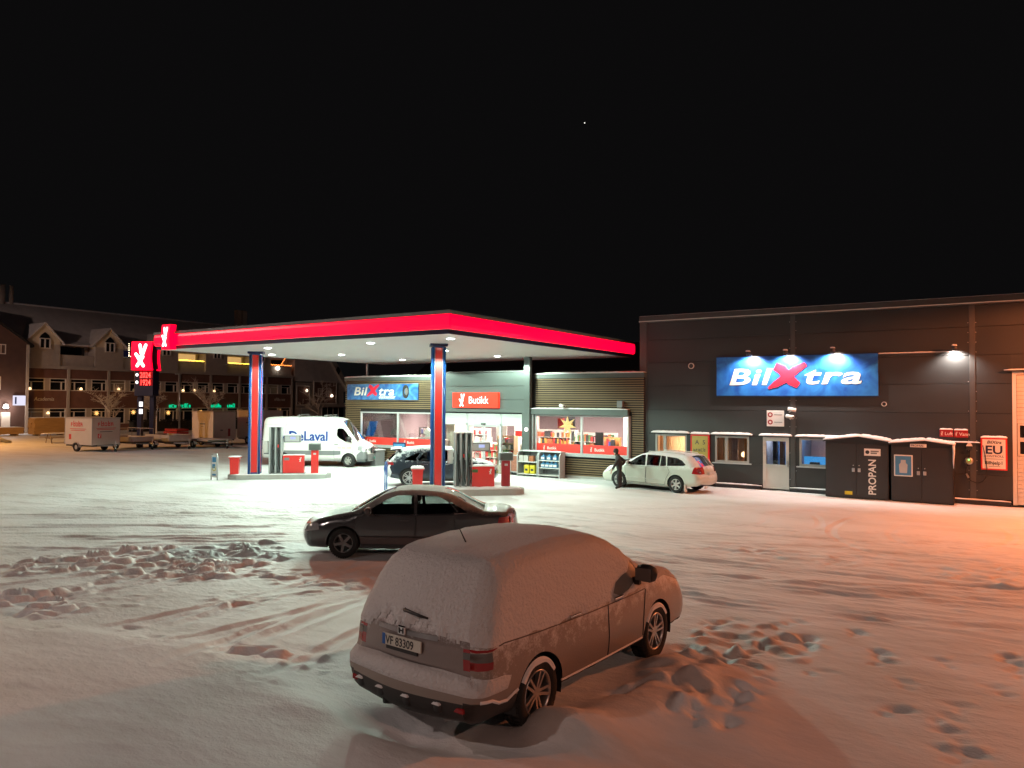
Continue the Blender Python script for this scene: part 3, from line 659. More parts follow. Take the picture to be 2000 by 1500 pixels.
def hoop(x, y, lab, face, h, rot):
    t = thing('hoop_sign', lab, 'sign', (x, y, 0), rot, 'hoop barriers at the island ends')
    MB().tube([(-0.17, 0, -0.05), (-0.17, 0, h-0.12), (-0.12, 0, h-0.02), (0, 0, h), (0.12, 0, h-0.02), (0.17, 0, h-0.12), (0.17, 0, -0.05)], 0.028, 8).build('hoop', M['steel'] if face else M['blue'], t, True)
    if face:
        pn = MB().box(-0.15, 0.15, -0.015, 0.015, 0.12, h-0.06).build('panel', M['white'], t)
        MB().box(-0.1, 0.1, -0.022, -0.016, h-0.36, h-0.14).box(-0.1, 0.06, -0.022, -0.016, h-0.62, h-0.44).box(-0.1, 0.1, -0.022, -0.016, 0.2, 0.28).build('pictogram', M['plastblue'], pn)
        MB().lathe([(0.07, 0), (0.1, 0), (0.1, 0.004), (0.07, 0.004)], 'y', (0.0, -0.022, 0.5), 16).build('ring_mark', M['yellow'], pn)
hoop(-28.98, 20.55, 'white panel sign in a steel hoop left of the left island', True, 1.15, radians(12))
hoop(-20.55, 22.35, 'blue steel hoop barrier behind the dark blue car', False, 1.1, radians(120))
# ================================================================ shop
SF = 31.05                      # shop facade plane
shop = thing('shop_building', 'low petrol station shop with slatted wooden walls and wide lit windows', 'building', (-22.6, SF, 0))
def SL(x): return x+22.6
def sbox(name, mat, x0, x1, y0, y1, z0, z1, parent=None, bev=0.0):
    return MB().box(SL(x0), SL(x1), y0, y1, z0, z1, bev=bev).build(name, mat, parent or shop)
# wall backing around the openings (windows and doors stay open)
def backing(x0, x1, z0, z1, holes, y0, y1, mat, name, parent, off):
    xs = sorted({x0, x1}|{h[0] for h in holes}|{h[1] for h in holes}); zs = sorted({z0, z1}|{h[2] for h in holes}|{h[3] for h in holes})
    xs = [x for x in xs if x0 <= x <= x1]; zs = [z for z in zs if z0 <= z <= z1]; mb = MB()
    for a, b in zip(xs[:-1], xs[1:]):
        for c, d in zip(zs[:-1], zs[1:]):
            if any(h[0] < (a+b)/2 < h[1] and h[2] < (c+d)/2 < h[3] for h in holes): continue
            mb.box(a-off, b-off, y0, y1, c, d)
    return mb.build(name, mat, parent)
WL = (-30.55, -24.95, 1.0, 2.92); WR = (-18.95, -13.95, 1.05, 2.92); EN = (-24.62, -19.62, 0.03, 2.92)
backing(-31.75, -13.35, 0, 4.86, [WL, WR, EN], 0.10, 0.25, M['slatdark'], 'wall', shop, -22.6)
# slats, each a batten of its own
def slats(x0, x1, hole, ztop):
    p = 0.104; z = 0.10; full = {}
    while z < ztop:
        segs = [(x0, x1)]
        if hole[2]-0.12 < z+0.03 and z < hole[3]+0.10: segs = [(x0, hole[0]-0.06), (hole[1]+0.06, x1)]
        for a, b in segs:
            if b-a < 0.05: continue
            key = round(b-a, 3)
            if key not in full: full[key] = MB().box(0, b-a, 0.035, 0.098, 0, 0.056, bev=0.006).mesh('slat', M['slat'])
            o = bpy.data.objects.new('slat', full[key]); COL.objects.link(o); o.parent = shop; o.location = (SL(a), random.uniform(-0.004, 0.004), z)
        z += p
slats(-31.78, -24.75, WL, 4.62); slats(-18.92, -13.32, WR, 4.62)
for x0, x1 in ((-31.82, -24.74), (-18.95, -13.28)):
    sbox('roof_flashing', M['panel'], x0, x1, -0.02, 0.3, 4.66, 4.86)
    MB().cap(SL(x0), SL(x1), -0.03, 0.34, 4.862, 0.08, 40, 4, 2).build('parapet_snow', M['snow'], shop, True)
for zz in np.arange(0.12, 4.6, 0.104):     # snow specks on the slat ends by the hall
    pass
# middle bay of panels above the entrance
for i, (z0, z1) in enumerate(((2.99, 3.62), (3.63, 4.30), (4.31, 4.98))):
    sbox('wall_panel', M['panel'], -24.72, -19.42, -0.14, 0.09, z0, z1-0.008, bev=0.006)
sbox('parapet_cap', M['trim'], -24.76, -19.38, -0.18, 0.3, 4.985, 5.06)
for a, b in ((-24.72, -24.63), (-19.60, -19.42)): sbox('door_surround', M['panel'], a, b, -0.14, 0.09, 0.02, 2.985)
sbox('plinth', M['concrete'], -31.7, -24.75, 0.03, 0.12, -0.1, 0.10); sbox('plinth', M['concrete'], -18.9, -13.4, 0.03, 0.12, -0.1, 0.10)
# roof behind the parapets
MB().box(SL(-31.7), SL(-13.7), 0.3, 14.0, 4.4, 4.62).build('roof', M['roof'], shop)
MB().box(SL(-31.75), SL(-31.55), 0.25, 14, 0, 4.4).box(SL(-31.75), SL(-13.7), 13.8, 14, 0, 4.4).build('outer_wall', M['slatdark'], shop)
sbox('chimney_pipe', M['ltgrey'], -31.1, -31.02, 1.0, 1.08, 4.6, 6.2)
# windows
def shop_window(r, mull, name='window'):
    x0, x1, z0, z1 = r; fr = MB()
    for a, b, c, d in ((x0, x1, z0, z0+0.09), (x0, x1, z1-0.07, z1), (x0, x0+0.07, z0+0.09, z1-0.07), (x1-0.07, x1, z0+0.09, z1-0.07)): fr.box(SL(a), SL(b), 0.02, 0.13, c, d)
    for mx in mull: fr.box(SL(mx-0.05), SL(mx+0.05), 0.022, 0.128, z0+0.09, z1-0.07)
    w = fr.build(name, M['ltgrey'], shop)
    xs = [x0+0.07]+mull+[x1-0.07]
    for a, b in zip(xs[:-1], xs[1:]): MB().box(SL(a+0.05), SL(b-0.05), 0.07, 0.08, z0+0.09, z1-0.07).build('pane', M['glass'], w)
    MB().box(SL(x0-0.05), SL(x1+0.05), -0.06, 0.03, z0-0.06, z0-0.002).build('sill', M['ltgrey'], w)
    return w
wl = shop_window(WL, [-27.75]); wr = shop_window(WR, [-16.42])
M['film'] = P('red_window_film', (0.70, 0.03, 0.02), 0.5, var=0.1)
def film(r, parts, w, h=0.40):
    for i, (a, b) in enumerate(parts):
        f = MB().box(SL(a), SL(b), 0.055, 0.066, r[2]+0.10, r[2]+0.10+h).build('red_film', M['film'], w)
        strokes('logo', YX, 0.018, M['white'], f, (SL(a)+0.36, 0.054, r[2]+0.2), 0, 0.12, 0.2, 0.003)
        text('film_text', 'Butikk', M['white'], 0.2, (SL(a)+0.58, 0.053, r[2]+0.22), 0, f, 0.01, depth=0.002)
film(WL, [(-30.46, -27.83), (-27.67, -25.03)], wl); film(WR, [(-18.86, -16.50), (-16.34, -14.04)], wr)
# roller shutter box over the right window
rb = sbox('shutter_box', M['panel'], -19.08, -13.98, -0.22, 0.03, 2.93, 3.20, bev=0.01)
MB().cap(SL(-19.08), SL(-13.98), -0.22, 0.0, 3.201, 0.05, 34, 4, 5).build('snow', M['snow'], rb, True)
for xx in (-19.02, -14.02): sbox('shutter_rail', M['ltgrey'], xx-0.04, xx+0.04, -0.10, 0.02, 1.0, 2.925)
# entrance: fixed lights, transom band and sliding doors
en = MB()
for a, b in ((-24.62, -24.55), (-23.06, -22.98), (-20.98, -20.90), (-19.69, -19.62)): en.box(SL(a), SL(b), 0.0, 0.12, 0.03, 2.92)
en.box(SL(-24.55), SL(-19.69), 0.0, 0.12, 2.86, 2.92).box(SL(-24.55), SL(-19.69), 0.0, 0.12, 2.34, 2.42)
en.box(SL(-24.55), SL(-23.06), 0.0, 0.12, 0.03, 0.12).box(SL(-20.90), SL(-19.69), 0.0, 0.12, 0.03, 0.12)
door = en.build('entrance', M['ltgrey'], shop)
for a, b in ((-24.55, -23.06), (-22.98, -20.98), (-20.90, -19.69)): MB().box(SL(a), SL(b), 0.02, 0.09, 2.425, 2.855).build('transom_panel', P('transom_panel', (0.42, 0.52, 0.44), 0.35, var=0.08), door)
for a, b in ((-24.55, -23.06), (-20.90, -19.69)): MB().box(SL(a), SL(b), 0.055, 0.065, 0.12, 2.34).build('pane', M['glass'], door)
for a, b in ((-22.97, -22.0), (-21.96, -20.99)):
    f = MB()
    for q in ((a, a+0.06, 0.05, 2.33), (b-0.06, b, 0.05, 2.33), (a+0.06, b-0.06, 2.26, 2.33), (a+0.06, b-0.06, 0.05, 0.15)): f.box(SL(q[0]), SL(q[1]), 0.03, 0.08, q[2], q[3])
    s = f.build('sliding_door', M['ltgrey'], door); MB().box(SL(a+0.06), SL(b-0.06), 0.05, 0.058, 0.15, 2.26).build('pane', M['glass'], s)
sbox('door_sensor', M['black'], -22.1, -21.86, -0.06, 0.0, 2.36, 2.44, door)
film(EN, [(-20.88, -19.71)], door); MB().box(SL(-24.53), SL(-23.1), 0.045, 0.052, 0.55, 0.95).build('red_film', M['film'], door)
for a in (-22.4, -21.6): MB().box(SL(a-0.14), SL(a+0.14), 0.036, 0.045, 1.25, 1.75).build('door_notice', M['white'], door)
# signs on the shop
sg = thing('shop_sign', 'glowing red sign reading Butikk over the shop entrance', 'sign', (-22.3, SF-0.16, 3.6))
MB().box(-1.42, 1.42, -0.16, 0.0, -0.39, 0.39, bev=0.012).build('light_box', EB('lit_red_sign', (1.0, 0.035, 0.012), 0.95), sg)
strokes('logo', YX, 0.075, M['whitelight'], sg, (-1.0, -0.163, -0.29), 0, 0.40, 0.58)
text('lettering', 'Butikk', M['whitelight'], 0.52, (-0.40, -0.166, -0.17), 0, sg, 0.004, depth=0.004, xs=0.92)
def banner_mat(name, dark, light, sc):
    m, n, l, b = newmat(name); b.inputs['Roughness'].default_value = 0.38
    tc = n.new('ShaderNodeTexCoord'); nz = n.new('ShaderNodeTexNoise'); nz.inputs['Scale'].default_value = sc; nz.inputs['Detail'].default_value = 3; nz.inputs['Distortion'].default_value = 2.0
    l.new(tc.outputs['Object'], nz.inputs['Vector']); r = n.new('ShaderNodeValToRGB')
    r.color_ramp.elements[0].position = 0.36; r.color_ramp.elements[0].color = dark+(1,); r.color_ramp.elements[1].position = 0.72; r.color_ramp.elements[1].color = light+(1,)
    l.new(nz.outputs['Fac'], r.inputs[0]); l.new(r.outputs[0], b.inputs['Base Color']); return m
M['banner'] = banner_mat('printed_blue_banner', (0.010, 0.075, 0.36), (0.03, 0.22, 0.62), 0.9)
M['banner2'] = banner_mat('printed_blue_tyre_banner', (0.012, 0.07, 0.26), (0.08, 0.25, 0.48), 1.3)
M['signtext'] = P('sign_letter', (0.78, 0.76, 0.70), 0.35, var=0.05)
M['signred'] = P('sign_letter_red', (0.72, 0.02, 0.05), 0.35, var=0.06)
def brush_x(name, parent, x, z, w, h, y, mat, d=0.012):
    """the sweeping X of the word mark"""
    def stroke(pts, w0, w1, w2):
        n = len(pts); L = []; R = []
        for i, p in enumerate(pts):
            a = Vector(pts[max(i-1, 0)]); b = Vector(pts[min(i+1, n-1)]); t = (b-a).normalized(); q = Vector((-t.y, t.x)); s = i/(n-1)
            ww = (w0*(1-s)*(1-s)+2*w1*s*(1-s)+w2*s*s)/2
            L.append((p[0]+q.x*ww, p[1]+q.y*ww)); R.append((p[0]-q.x*ww, p[1]-q.y*ww))
        return L+R[::-1]
    c1 = [(x+w*u, z+h*v) for u, v in ((0.20, 0.92), (0.36, 0.80), (0.50, 0.55), (0.64, 0.30), (0.80, 0.14))]
    c2 = [(x+w*u, z+h*v) for u, v in ((0.02, 0.02), (0.22, 0.20), (0.46, 0.44), (0.70, 0.74), (0.98, 0.98))]
    mb = MB(); mb.prism(stroke(c1, 0.20*w, 0.34*w, 0.16*w), 'y', y-d, y); mb.prism(stroke(c2, 0.05*w, 0.36*w, 0.12*w), 'y', y-d-0.003, y)
    return mb.build(name, mat, parent)
b2 = thing('tyre_shop_banner', 'blue banner reading BilXtra dekksenter with a tyre, on the slatted wall', 'banner', (-28.9, SF-0.03, 4.03))
MB().box(-2.64, 2.64, -0.02, 0.03, -0.44, 0.44).build('board', M['banner2'], b2)
text('lettering', 'Bil', M['signtext'], 0.66, (-2.15, -0.022, -0.18), 0, b2, 0.02, 0.2, depth=0.004, xs=1.45, space=1.05)
brush_x('letter_x', b2, -1.12, -0.26, 0.95, 0.66, -0.021, M['signred'])
text('lettering', 'tra', M['signtext'], 0.66, (-0.24, -0.022, -0.18), 0, b2, 0.02, 0.2, depth=0.004, xs=1.45, space=1.05)
text('small_lettering', 'dekksenter', M['signtext'], 0.27, (-0.22, -0.022, -0.37), 0, b2, 0.01, 0.3, depth=0.003)
ty = MB().lathe([(0.17, 0.0), (0.22, -0.03), (0.31, -0.05), (0.37, -0.02), (0.37, 0.02)], 'y', (0, 0, 0), 28).build('tyre', M['rubber'], b2, True); ty.location = (1.78, -0.03, 0.02); ty.scale = (0.62, 0.5, 1)
rm = MB().lathe([(0.0, -0.02), (0.14, -0.02), (0.19, -0.035), (0.2, -0.01)], 'y', (0, 0, 0), 24).build('rim', M['alloy'], b2, True); rm.location = (1.84, -0.035, 0.02); rm.scale = (0.55, 0.5, 1)
# ---------------------------------------------------------------- inside the shop
ib = thing('shop_interior', 'lit room of the shop behind the wide windows', 'room', (-22.6, SF+0.3, 0))
MB().box(-8.9, 9.0, 0, 9.0, -0.05, 0.012).build('floor', M['floor_tile'], ib)
MB().box(-8.9, 9.0, 0, 9.0, 3.12, 3.2).build('ceiling', P('ceiling', (0.55, 0.5, 0.5), 0.8), ib)
MB().box(-8.9, 9.0, 8.8, 9.0, 0, 3.12).box(-9.0, -8.9, 0, 9, 0, 3.12).box(9.0, 9.1, 0, 9, 0, 3.12).build('inner_wall', M['interior'], ib)
MB().box(-4.55, -3.55, 4.2, 4.6, 0, 3.12).box(-1.9, -0.3, 6.5, 6.7, 0, 3.12).box(5.2, 5.8, 6.5, 6.7, 0, 3.12).box(-2.75, -2.2, 1.0, 1.3, 0, 3.12).build('light_wall', P('cream_partition', (0.74, 0.62, 0.56), 0.7), ib)
M['tube'] = E('ceiling_light', (1.0, 0.86, 0.78), 5.0)
for x in (-7.2, -4.2, -1.2, 1.8, 4.8, 7.6):
    for y in (2.0, 5.6):
        MB().box(x-0.55, x+0.55, y-0.14, y+0.14, 3.09, 3.118).build('ceiling_light', M['tube'], ib)
        lamp('ceiling_light_source', 'AREA', (x, y, 3.07), 330, (1.0, 0.80, 0.72), ib, (0, 0, 0), (1.1, 0.3))
PAL = [(0.42, 0.03, 0.03), (0.45, 0.26, 0.05), (0.05, 0.08, 0.28), (0.5, 0.48, 0.46), (0.07, 0.18, 0.07), (0.32, 0.10, 0.04), (0.03, 0.03, 0.035), (0.45, 0.2, 0.25), (0.09, 0.2, 0.34)]
PM = [P('goods_%d' % i, c, 0.45, var=0.25, scale=9) for i, c in enumerate(PAL)]
def shelf_unit(x, y, w, h, lab, rot=0.0, levels=5, seed=0, body=None, dens=1.0, pal=None):
    rnd = random.Random(seed); t = thing('shop_shelf', lab, 'shelf', (x, y, 0.013), rot, 'shelves inside the shop')
    mb = MB().box(-w/2, w/2, 0.18, 0.22, 0, h)
    for s in (-1, 1): mb.box(s*w/2-0.02, s*w/2+0.02, -0.2, 0.18, 0, h)
    zs = [0.08+i*(h-0.1)/levels for i in range(levels)]
    for z in zs: mb.box(-w/2+0.02, w/2-0.02, -0.2, 0.18, z-0.02, z)
    mb.build('frame', body or M['offwhite'], t)
    g = MB()
    for z in zs:
        a = -w/2+0.04
        while a < w/2-0.12:
            ww = rnd.uniform(0.06, 0.16); hh = rnd.uniform(0.5, 0.92)*(h-0.1)/levels
            if rnd.random() < dens: g.box(a, a+ww*0.92, -0.18+rnd.uniform(0, 0.06), 0.1, z+0.001, z+hh, m=(pal[rnd.randrange(len(pal))] if pal else rnd.randrange(len(PM))))
            a += ww
    tag(g.build('goods', PM, t), kind='stuff')
    return t
Y0 = SF+0.3
shelf_unit(-17.9, Y0+1.5, 2.0, 0.95, 'low shelf of drinks behind the left half of the right window', 0, 2, 1, M['black'], 1, [2, 3, 6, 3])
shelf_unit(-18.2, Y0+4.5, 2.6, 1.9, 'cooler shelf at the back, left of the right window', 0, 4, 2, None, 1, [3, 1, 5, 7, 6, 0, 4, 6])
shelf_unit(-15.0, Y0+5.5, 2.2, 2.75, 'tall black rack of goods at the back of the right window', 0, 7, 3, M['black'], 0.95, [6, 6, 0, 3, 7])
shelf_unit(-16.6, Y0+3.2, 1.0, 1.75, 'orange shelf of goods behind the mullion of the right window', 0.2, 4, 4, P('orange_shelf', (0.5, 0.22, 0.07), 0.5), 0.9)
shelf_unit(-14.7, Y0+1.4, 1.6, 1.25, 'white table of gifts at the right end of the right window', 0, 2, 5, M['white'], 0.8, [3, 0, 6, 1, 0])
shelf_unit(-21.5, Y0+1.2, 1.0, 1.75, 'rack of paper goods just inside the sliding doors', 0, 5, 6, P('pine', (0.5, 0.33, 0.2), 0.6), 0.9, [3, 6, 7, 0, 3])
shelf_unit(-20.2, Y0+1.6, 1.3, 1.35, 'low shelf of sweets beside the sliding doors', 0, 4, 7, None, 1, [5, 1, 6, 3, 8, 0])
shelf_unit(-20.6, Y0+4.6, 2.6, 2.0, 'cooler shelf behind the sliding doors', 0, 5, 8, None, 1, [3, 5, 1, 6, 0])
shelf_unit(-23.6, Y0+3.0, 1.4, 1.25, 'low counter shelf behind the left light of the entrance', 0, 3, 9, None, 0.9, [4, 3, 0])
shelf_unit(-27.5, Y0+6.0, 3.0, 1.9, 'wide shelf at the back of the left window', 0, 5, 10, None, 1, [3, 7, 0, 3])
shelf_unit(-29.6, Y0+5.0, 1.8, 1.9, 'shelf at the back, far left of the left window', 0, 5, 11, M['black'], 1, [2, 0, 3, 7])
ct = thing('shop_counter', 'pale counter running behind the left window', 'counter', (-26.6, Y0+1.0, 0.013))
MB().box(-1.5, 1.4, -0.25, 0.35, 0, 1.38).build('body', P('counter_front', (0.62, 0.52, 0.46), 0.5), ct); MB().box(-1.6, 1.5, -0.35, 0.45, 1.382, 1.44, bev=0.01).build('top', P('counter_top', (0.66, 0.58, 0.52), 0.3), ct)
dc = thing('display_case', 'small white display case at the right end of the left window', 'display case', (-25.9, Y0+0.25, 0.013))
MB().box(-0.9, 0.6, -0.12, 0.3, 0, 1.0).build('stand', M['grey'], dc)
for a in (-0.8, -0.1): MB().box(a, a+0.62, -0.1, 0.25, 1.001, 1.55, bev=0.01).build('case', M['white'], dc); MB().box(a+0.05, a+0.57, -0.105, -0.099, 1.3, 1.5).build('case_glass', M['plastblue'], dc)
bl = thing('blue_pennant', 'tilted blue pennant hanging inside the left end of the left window', 'banner', (-30.2, Y0+0.25, 1.95))
MB().prism([(-0.45, -0.42), (0.15, -0.42), (0.5, 0.42), (-0.1, 0.42)], 'y', -0.02, 0.02).build('cloth', EB('glowing_blue_cloth', (0.02, 0.25, 0.9), 1.3), bl); MB().cyl((-0.48, 0, -0.5), (-0.1, 0, 0.5), 0.025, 8).build('stick', M['white'], bl)  # the cloth is given its own glow so it stands out in the window
def pendant(x, y, z, lab):
    t = thing('pendant_lamp', lab, 'lamp', (x, y, z), 0, 'white pendant lamps behind the left window')
    MB().lathe([(0.02, 0.36), (0.08, 0.34), (0.15, 0.24), (0.21, 0.1), (0.23, 0.0), (0.21, 0.0), (0.13, 0.24), (0.02, 0.33)], 'z', (0, 0, 0), 20).build('shade', M['white'], t, True)
    MB().cyl((0, 0, 0.34), (0, 0, 3.12-z), 0.012, 6).build('cord', M['white'], t)
pendant(-28.9, Y0+0.7, 1.62, 'white pendant lamp hanging alone in the left half of the left window')
pendant(-26.75, Y0+1.1, 1.70, 'white pendant lamp, higher and farther of the pair by the counter')
pendant(-26.35, Y0+0.7, 1.58, 'white pendant lamp, lower and nearer of the pair by the counter')
def star(x, y, z, r, lab, group, mat, rot=0.0, facing='y', pts=7, cat='star lamp', inner=0.38):
    t = thing('paper_star', lab, cat, (x, y, z), 0, group)
    poly = []
    for i in range(pts*2):
        a = rot+pi*i/pts; rr = r*(1.0 if i % 2 == 0 else inner); poly.append((rr*sin(a), rr*cos(a)))
    mb = MB(); n = len(poly)
    if facing == 'y':
        vs = [(p[0], 0, p[1]) for p in poly]+[(0, -0.35*r, 0), (0, 0.35*r, 0)]
    else:
        vs = [(0, p[0], p[1]) for p in poly]+[(0.35*r, 0, 0), (-0.35*r, 0, 0)]
    mb.add(vs, [(i, (i+1) % n, n) for i in range(n)]+[((i+1) % n, i, n+1) for i in range(n)]); mb.build('points', mat, t)
    return t
M['starlit'] = EB('lit_paper_star', (1.0, 0.72, 0.30), 1.0)
M['starfar'] = E('lit_far_star', (1.0, 0.50, 0.14), 1.6)
star(-17.45, Y0+0.25, 2.42, 0.50, 'big yellow paper star hanging in the right shop window', 'stars in the shop windows', M['starlit'])
star(-25.30, Y0+0.25, 2.42, 0.42, 'yellow paper star hanging in the left shop window beside the column', 'stars in the shop windows', M['starlit'], 0.3)
for i, (x, z, w, h, mt, lab) in enumerate(((-18.75, 2.45, 0.36, 0.5, M['red'], 'red poster at the left edge of the right window'), (-18.2, 2.5, 0.5, 0.56, PM[6], 'dark poster with an orange dish, left of the big star'), (-14.25, 2.15, 0.5, 0.36, M['red'], 'red board at the right edge of the right window'), (-16.65, 1.6, 0.45, 0.9, PM[6], 'dark screen stand beside the mullion of the right window'), (-22.5, 1.9, 0.7, 0.9, M['white'], 'white notice board behind the left sliding door'), (-21.3, 1.85, 0.7, 0.3, M['red'], 'red reindeer display behind the right sliding door'))):
    t = thing('shop_poster', lab, 'poster', (x, Y0+1.9+0.05*i, z), 0); MB().box(-w/2, w/2, 0, 0.02, -h/2, h/2).build('board', mt, t)
    if i == 1: MB().lathe([(0, -0.004), (0.14, -0.004), (0.14, 0)], 'y', (0.0, -0.001, -0.1), 16).build('dish', PM[1], t)
# ---------------------------------------------------------------- things in front of the shop
rk = thing('display_rack', 'grey outdoor display rack with jugs and yellow bags beside the shop door', 'rack', (-18.33, 30.62, 0.0))
for a, b in ((-1.18, -0.02), (0.0, 1.18)):
    mb = MB(); mb.box(a, b, 0.2, 0.24, 0.06, 1.14)
    rk1 = mb.build('back_panel', M['grey'], rk)
    for x in (a, b-0.05): MB().prism([(-0.28, 0.0), (0.2, 0.0), (0.2, 1.16), (-0.1, 1.16), (-0.2, 1.12), (-0.26, 1.03), (-0.28, 0.9)], 'x', x, x+0.05).build('side_panel', M['ltgrey'], rk)
    for z in (0.08, 0.42, 0.76) if a > -0.5 else (0.08, 0.66): MB().box(a+0.05, b-0.05, -0.26, 0.2, z, z+0.035).build('rack_shelf', M['white'], rk)
MB().box(-1.18, 1.18, -0.12, 0.24, 1.162, 1.19).build('rack_top', M['ltgrey'], rk); MB().cap(-1.18, 1.18, -0.12, 0.24, 1.191, 0.035, 20, 4).build('snow', M['snow'], rk, True)
def jug(x, z, mat, n):
    t = thing('washer_fluid_jug', 'blue washer fluid jug on the %s shelf of the display rack, %s' % (n[0], n[1]), 'jug', (x, 30.5, z), 0, 'blue jugs on the display rack')
    MB().box(-0.11, 0.11, -0.1, 0.1, 0, 0.2, bev=0.035).build('body', mat, t); MB().lathe([(0.09, 0.19), (0.035, 0.26), (0.035, 0.29), (0, 0.29)], 'z', (0, 0, 0), 12).build('neck', mat, t, True); MB().box(-0.09, 0.09, -0.106, -0.099, 0.05, 0.14).build('label_patch', M['white'], t)
for i, x in enumerate((-18.1, -17.78, -17.46)): jug(x, 0.80, M['plastblue'], ('upper', ('leftmost', 'middle one', 'rightmost')[i]))
for i, x in enumerate((-18.1, -17.88, -17.66, -17.44)): jug(x, 0.457, M['plastblue'], ('middle', ('leftmost', 'second from left', 'third from left', 'rightmost')[i]))
for i, x in enumerate((-19.0, -18.68)):
    t = thing('bag_of_grit', 'yellow bag at the foot of the display rack, %s one' % ('left' if i == 0 else 'right'), 'bag', (x, 30.5, 0.117), 0, 'yellow bags on the display rack'); MB().box(-0.14, 0.14, -0.11, 0.12, 0, 0.42, bev=0.05).build('sack', M['yellow'], t); MB().box(-0.07, 0.07, -0.116, -0.109, 0.14, 0.24).build('print', M['black'], t)
for i, x in enumerate((-19.32, -19.05, -18.75)):
    t = thing('goods_box', 'pale carton on the upper left shelf of the display rack, %s' % ('left', 'middle', 'right')[i], 'carton', (x, 30.5, 0.697), 0, 'cartons on the display rack'); MB().box(-0.12, 0.12, -0.08, 0.1, 0, 0.27, bev=0.01).build('carton', PM[3] if i < 2 else PM[5], t)
ab = thing('poster_stand', 'small framed poster stand on the snow left of the display rack', 'sign', (-19.83, 30.72, 0.0))
MB().box(-0.29, 0.29, -0.03, 0.03, 0.1, 0.95, bev=0.01).build('frame', M['ltgrey'], ab); MB().box(-0.24, 0.24, -0.036, -0.031, 0.16, 0.9).build('poster', P('food_poster', (0.30, 0.11, 0.07), 0.4, var=0.8, scale=12), ab); MB().box(-0.25, 0.25, -0.16, 0.16, 0.0, 0.03).box(-0.2, -0.16, -0.02, 0.02, 0.03, 0.1).box(0.16, 0.2, -0.02, 0.02, 0.03, 0.1).build('foot', M['dkmetal'], ab)
def shrub(t, r, h, z, n, seed, mat):
    rnd = random.Random(seed); mb = MB()
    for i in range(n):
        a = rnd.random()*6.28; q = r*sqrt(rnd.random()); zz = z+h*rnd.random()**0.8; q *= 1-0.6*(zz-z)/h; c = Vector((q*cos(a), q*sin(a), zz)); s = rnd.uniform(0.04, 0.09)
        d1 = Vector((rnd.uniform(-1, 1), rnd.uniform(-1, 1), rnd.uniform(-1, 1))).normalized()*s; d2 = Vector((rnd.uniform(-1, 1), rnd.uniform(-1, 1), rnd.uniform(-0.3, 1))).normalized()*s
        mb.quad(c-d1*0.6, c+d2*0.5, c+d1, c-d2*0.5)
    mb.build('foliage', mat, t)
for x, y, lab in ((-20.45, 30.75, 'small evergreen in a concrete tub right of the shop door'), (-23.9, 30.6, 'evergreen in a concrete tub left of the shop door, behind the dark car')):
    t = thing('planter', lab, 'planter', (x, y, 0), 0, 'planters by the shop door'); MB().prism([(-0.24, 0), (0.24, 0), (0.3, 0.42), (-0.3, 0.42)], 'y', -0.26, 0.26).build('tub', M['tan'], t); shrub(t, 0.3, 0.75, 0.4, 260, 5 if x > -22 else 6, M['green'])
gb = thing('grit_bin', 'grey storage bin with snowy lid against the slatted wall, in front of the van', 'bin', (-29.15, 30.45, 0))
MB().box(-0.72, 0.0, -0.36, 0.36, 0, 0.78, bev=0.02).build('body', M['grey'], gb); MB().box(0.012, 0.72, -0.36, 0.36, 0, 0.78, bev=0.02).build('body', M['grey'], gb); MB().box(-0.76, 0.76, -0.40, 0.40, 0.782, 0.85, bev=0.02).build('lid', M['grey'], gb); MB().cap(-0.76, 0.76, -0.4, 0.4, 0.851, 0.06).build('snow', M['snow'], gb, True)
ch = thing('charging_post', 'pale charging post with a red round mark beside the slatted wall', 'charger', (-31.1, 30.3, 0), radians(15))
MB().box(-0.26, 0.26, -0.2, 0.2, 0, 2.35, bev=0.03).build('cabinet', M['offwhite'], ch); MB().box(0.261, 0.50, -0.12, 0.16, 0, 2.15, bev=0.02).build('side_cabinet', M['offwhite'], ch)
MB().lathe([(0.10, 0), (0.16, 0), (0.16, -0.006), (0.10, -0.006)], 'y', (0, -0.203, 2.05), 20).build('round_mark', M['red'], ch); MB().box(-0.2, 0.2, -0.206, -0.201, 1.3, 1.6).build('info_panel', M['white'], ch)
nt = thing('notice_board', 'small blue framed notice board standing behind the dark blue car', 'sign', (-26.3, 29.6, 0), radians(10)); MB().box(-0.38, 0.38, -0.03, 0.03, 0.95, 1.38, bev=0.01).build('board', M['navy'], nt); MB().box(-0.33, 0.33, -0.037, -0.031, 1.0, 1.3).build('notice', M['plastblue'], nt); MB().box(-0.03, 0.03, -0.02, 0.02, 0, 0.948).build('post', M['steel'], nt)
def cctv(x, y, z, rot, lab):
    t = thing('security_camera', lab, 'camera', (x, y, z), rot, 'security cameras on the walls')
    MB().tube([(0, 0.0, 0), (0, -0.14, 0.04), (0, -0.16, 0.1)], 0.022, 8).build('bracket', M['white'], t, True); h = MB().cyl((-0.12, -0.10, 0.13), (0.16, -0.24, 0.08), 0.075, 14).build('housing', M['white'], t, True); MB().cyl((0.158, -0.239, 0.08), (0.166, -0.243, 0.079), 0.05, 14).build('lens', M['black'], h)
cctv(-17.25, SF-0.2, 3.24, 0, 'white security camera over the right shop window')
fl = thing('wall_floodlight', 'unlit grey floodlight box on the slats over the right shop window', 'lamp', (-14.4, SF-0.0, 3.45)); MB().box(-0.14, 0.14, -0.16, 0.03, -0.15, 0.15, bev=0.02).build('housing', M['grey'], fl)
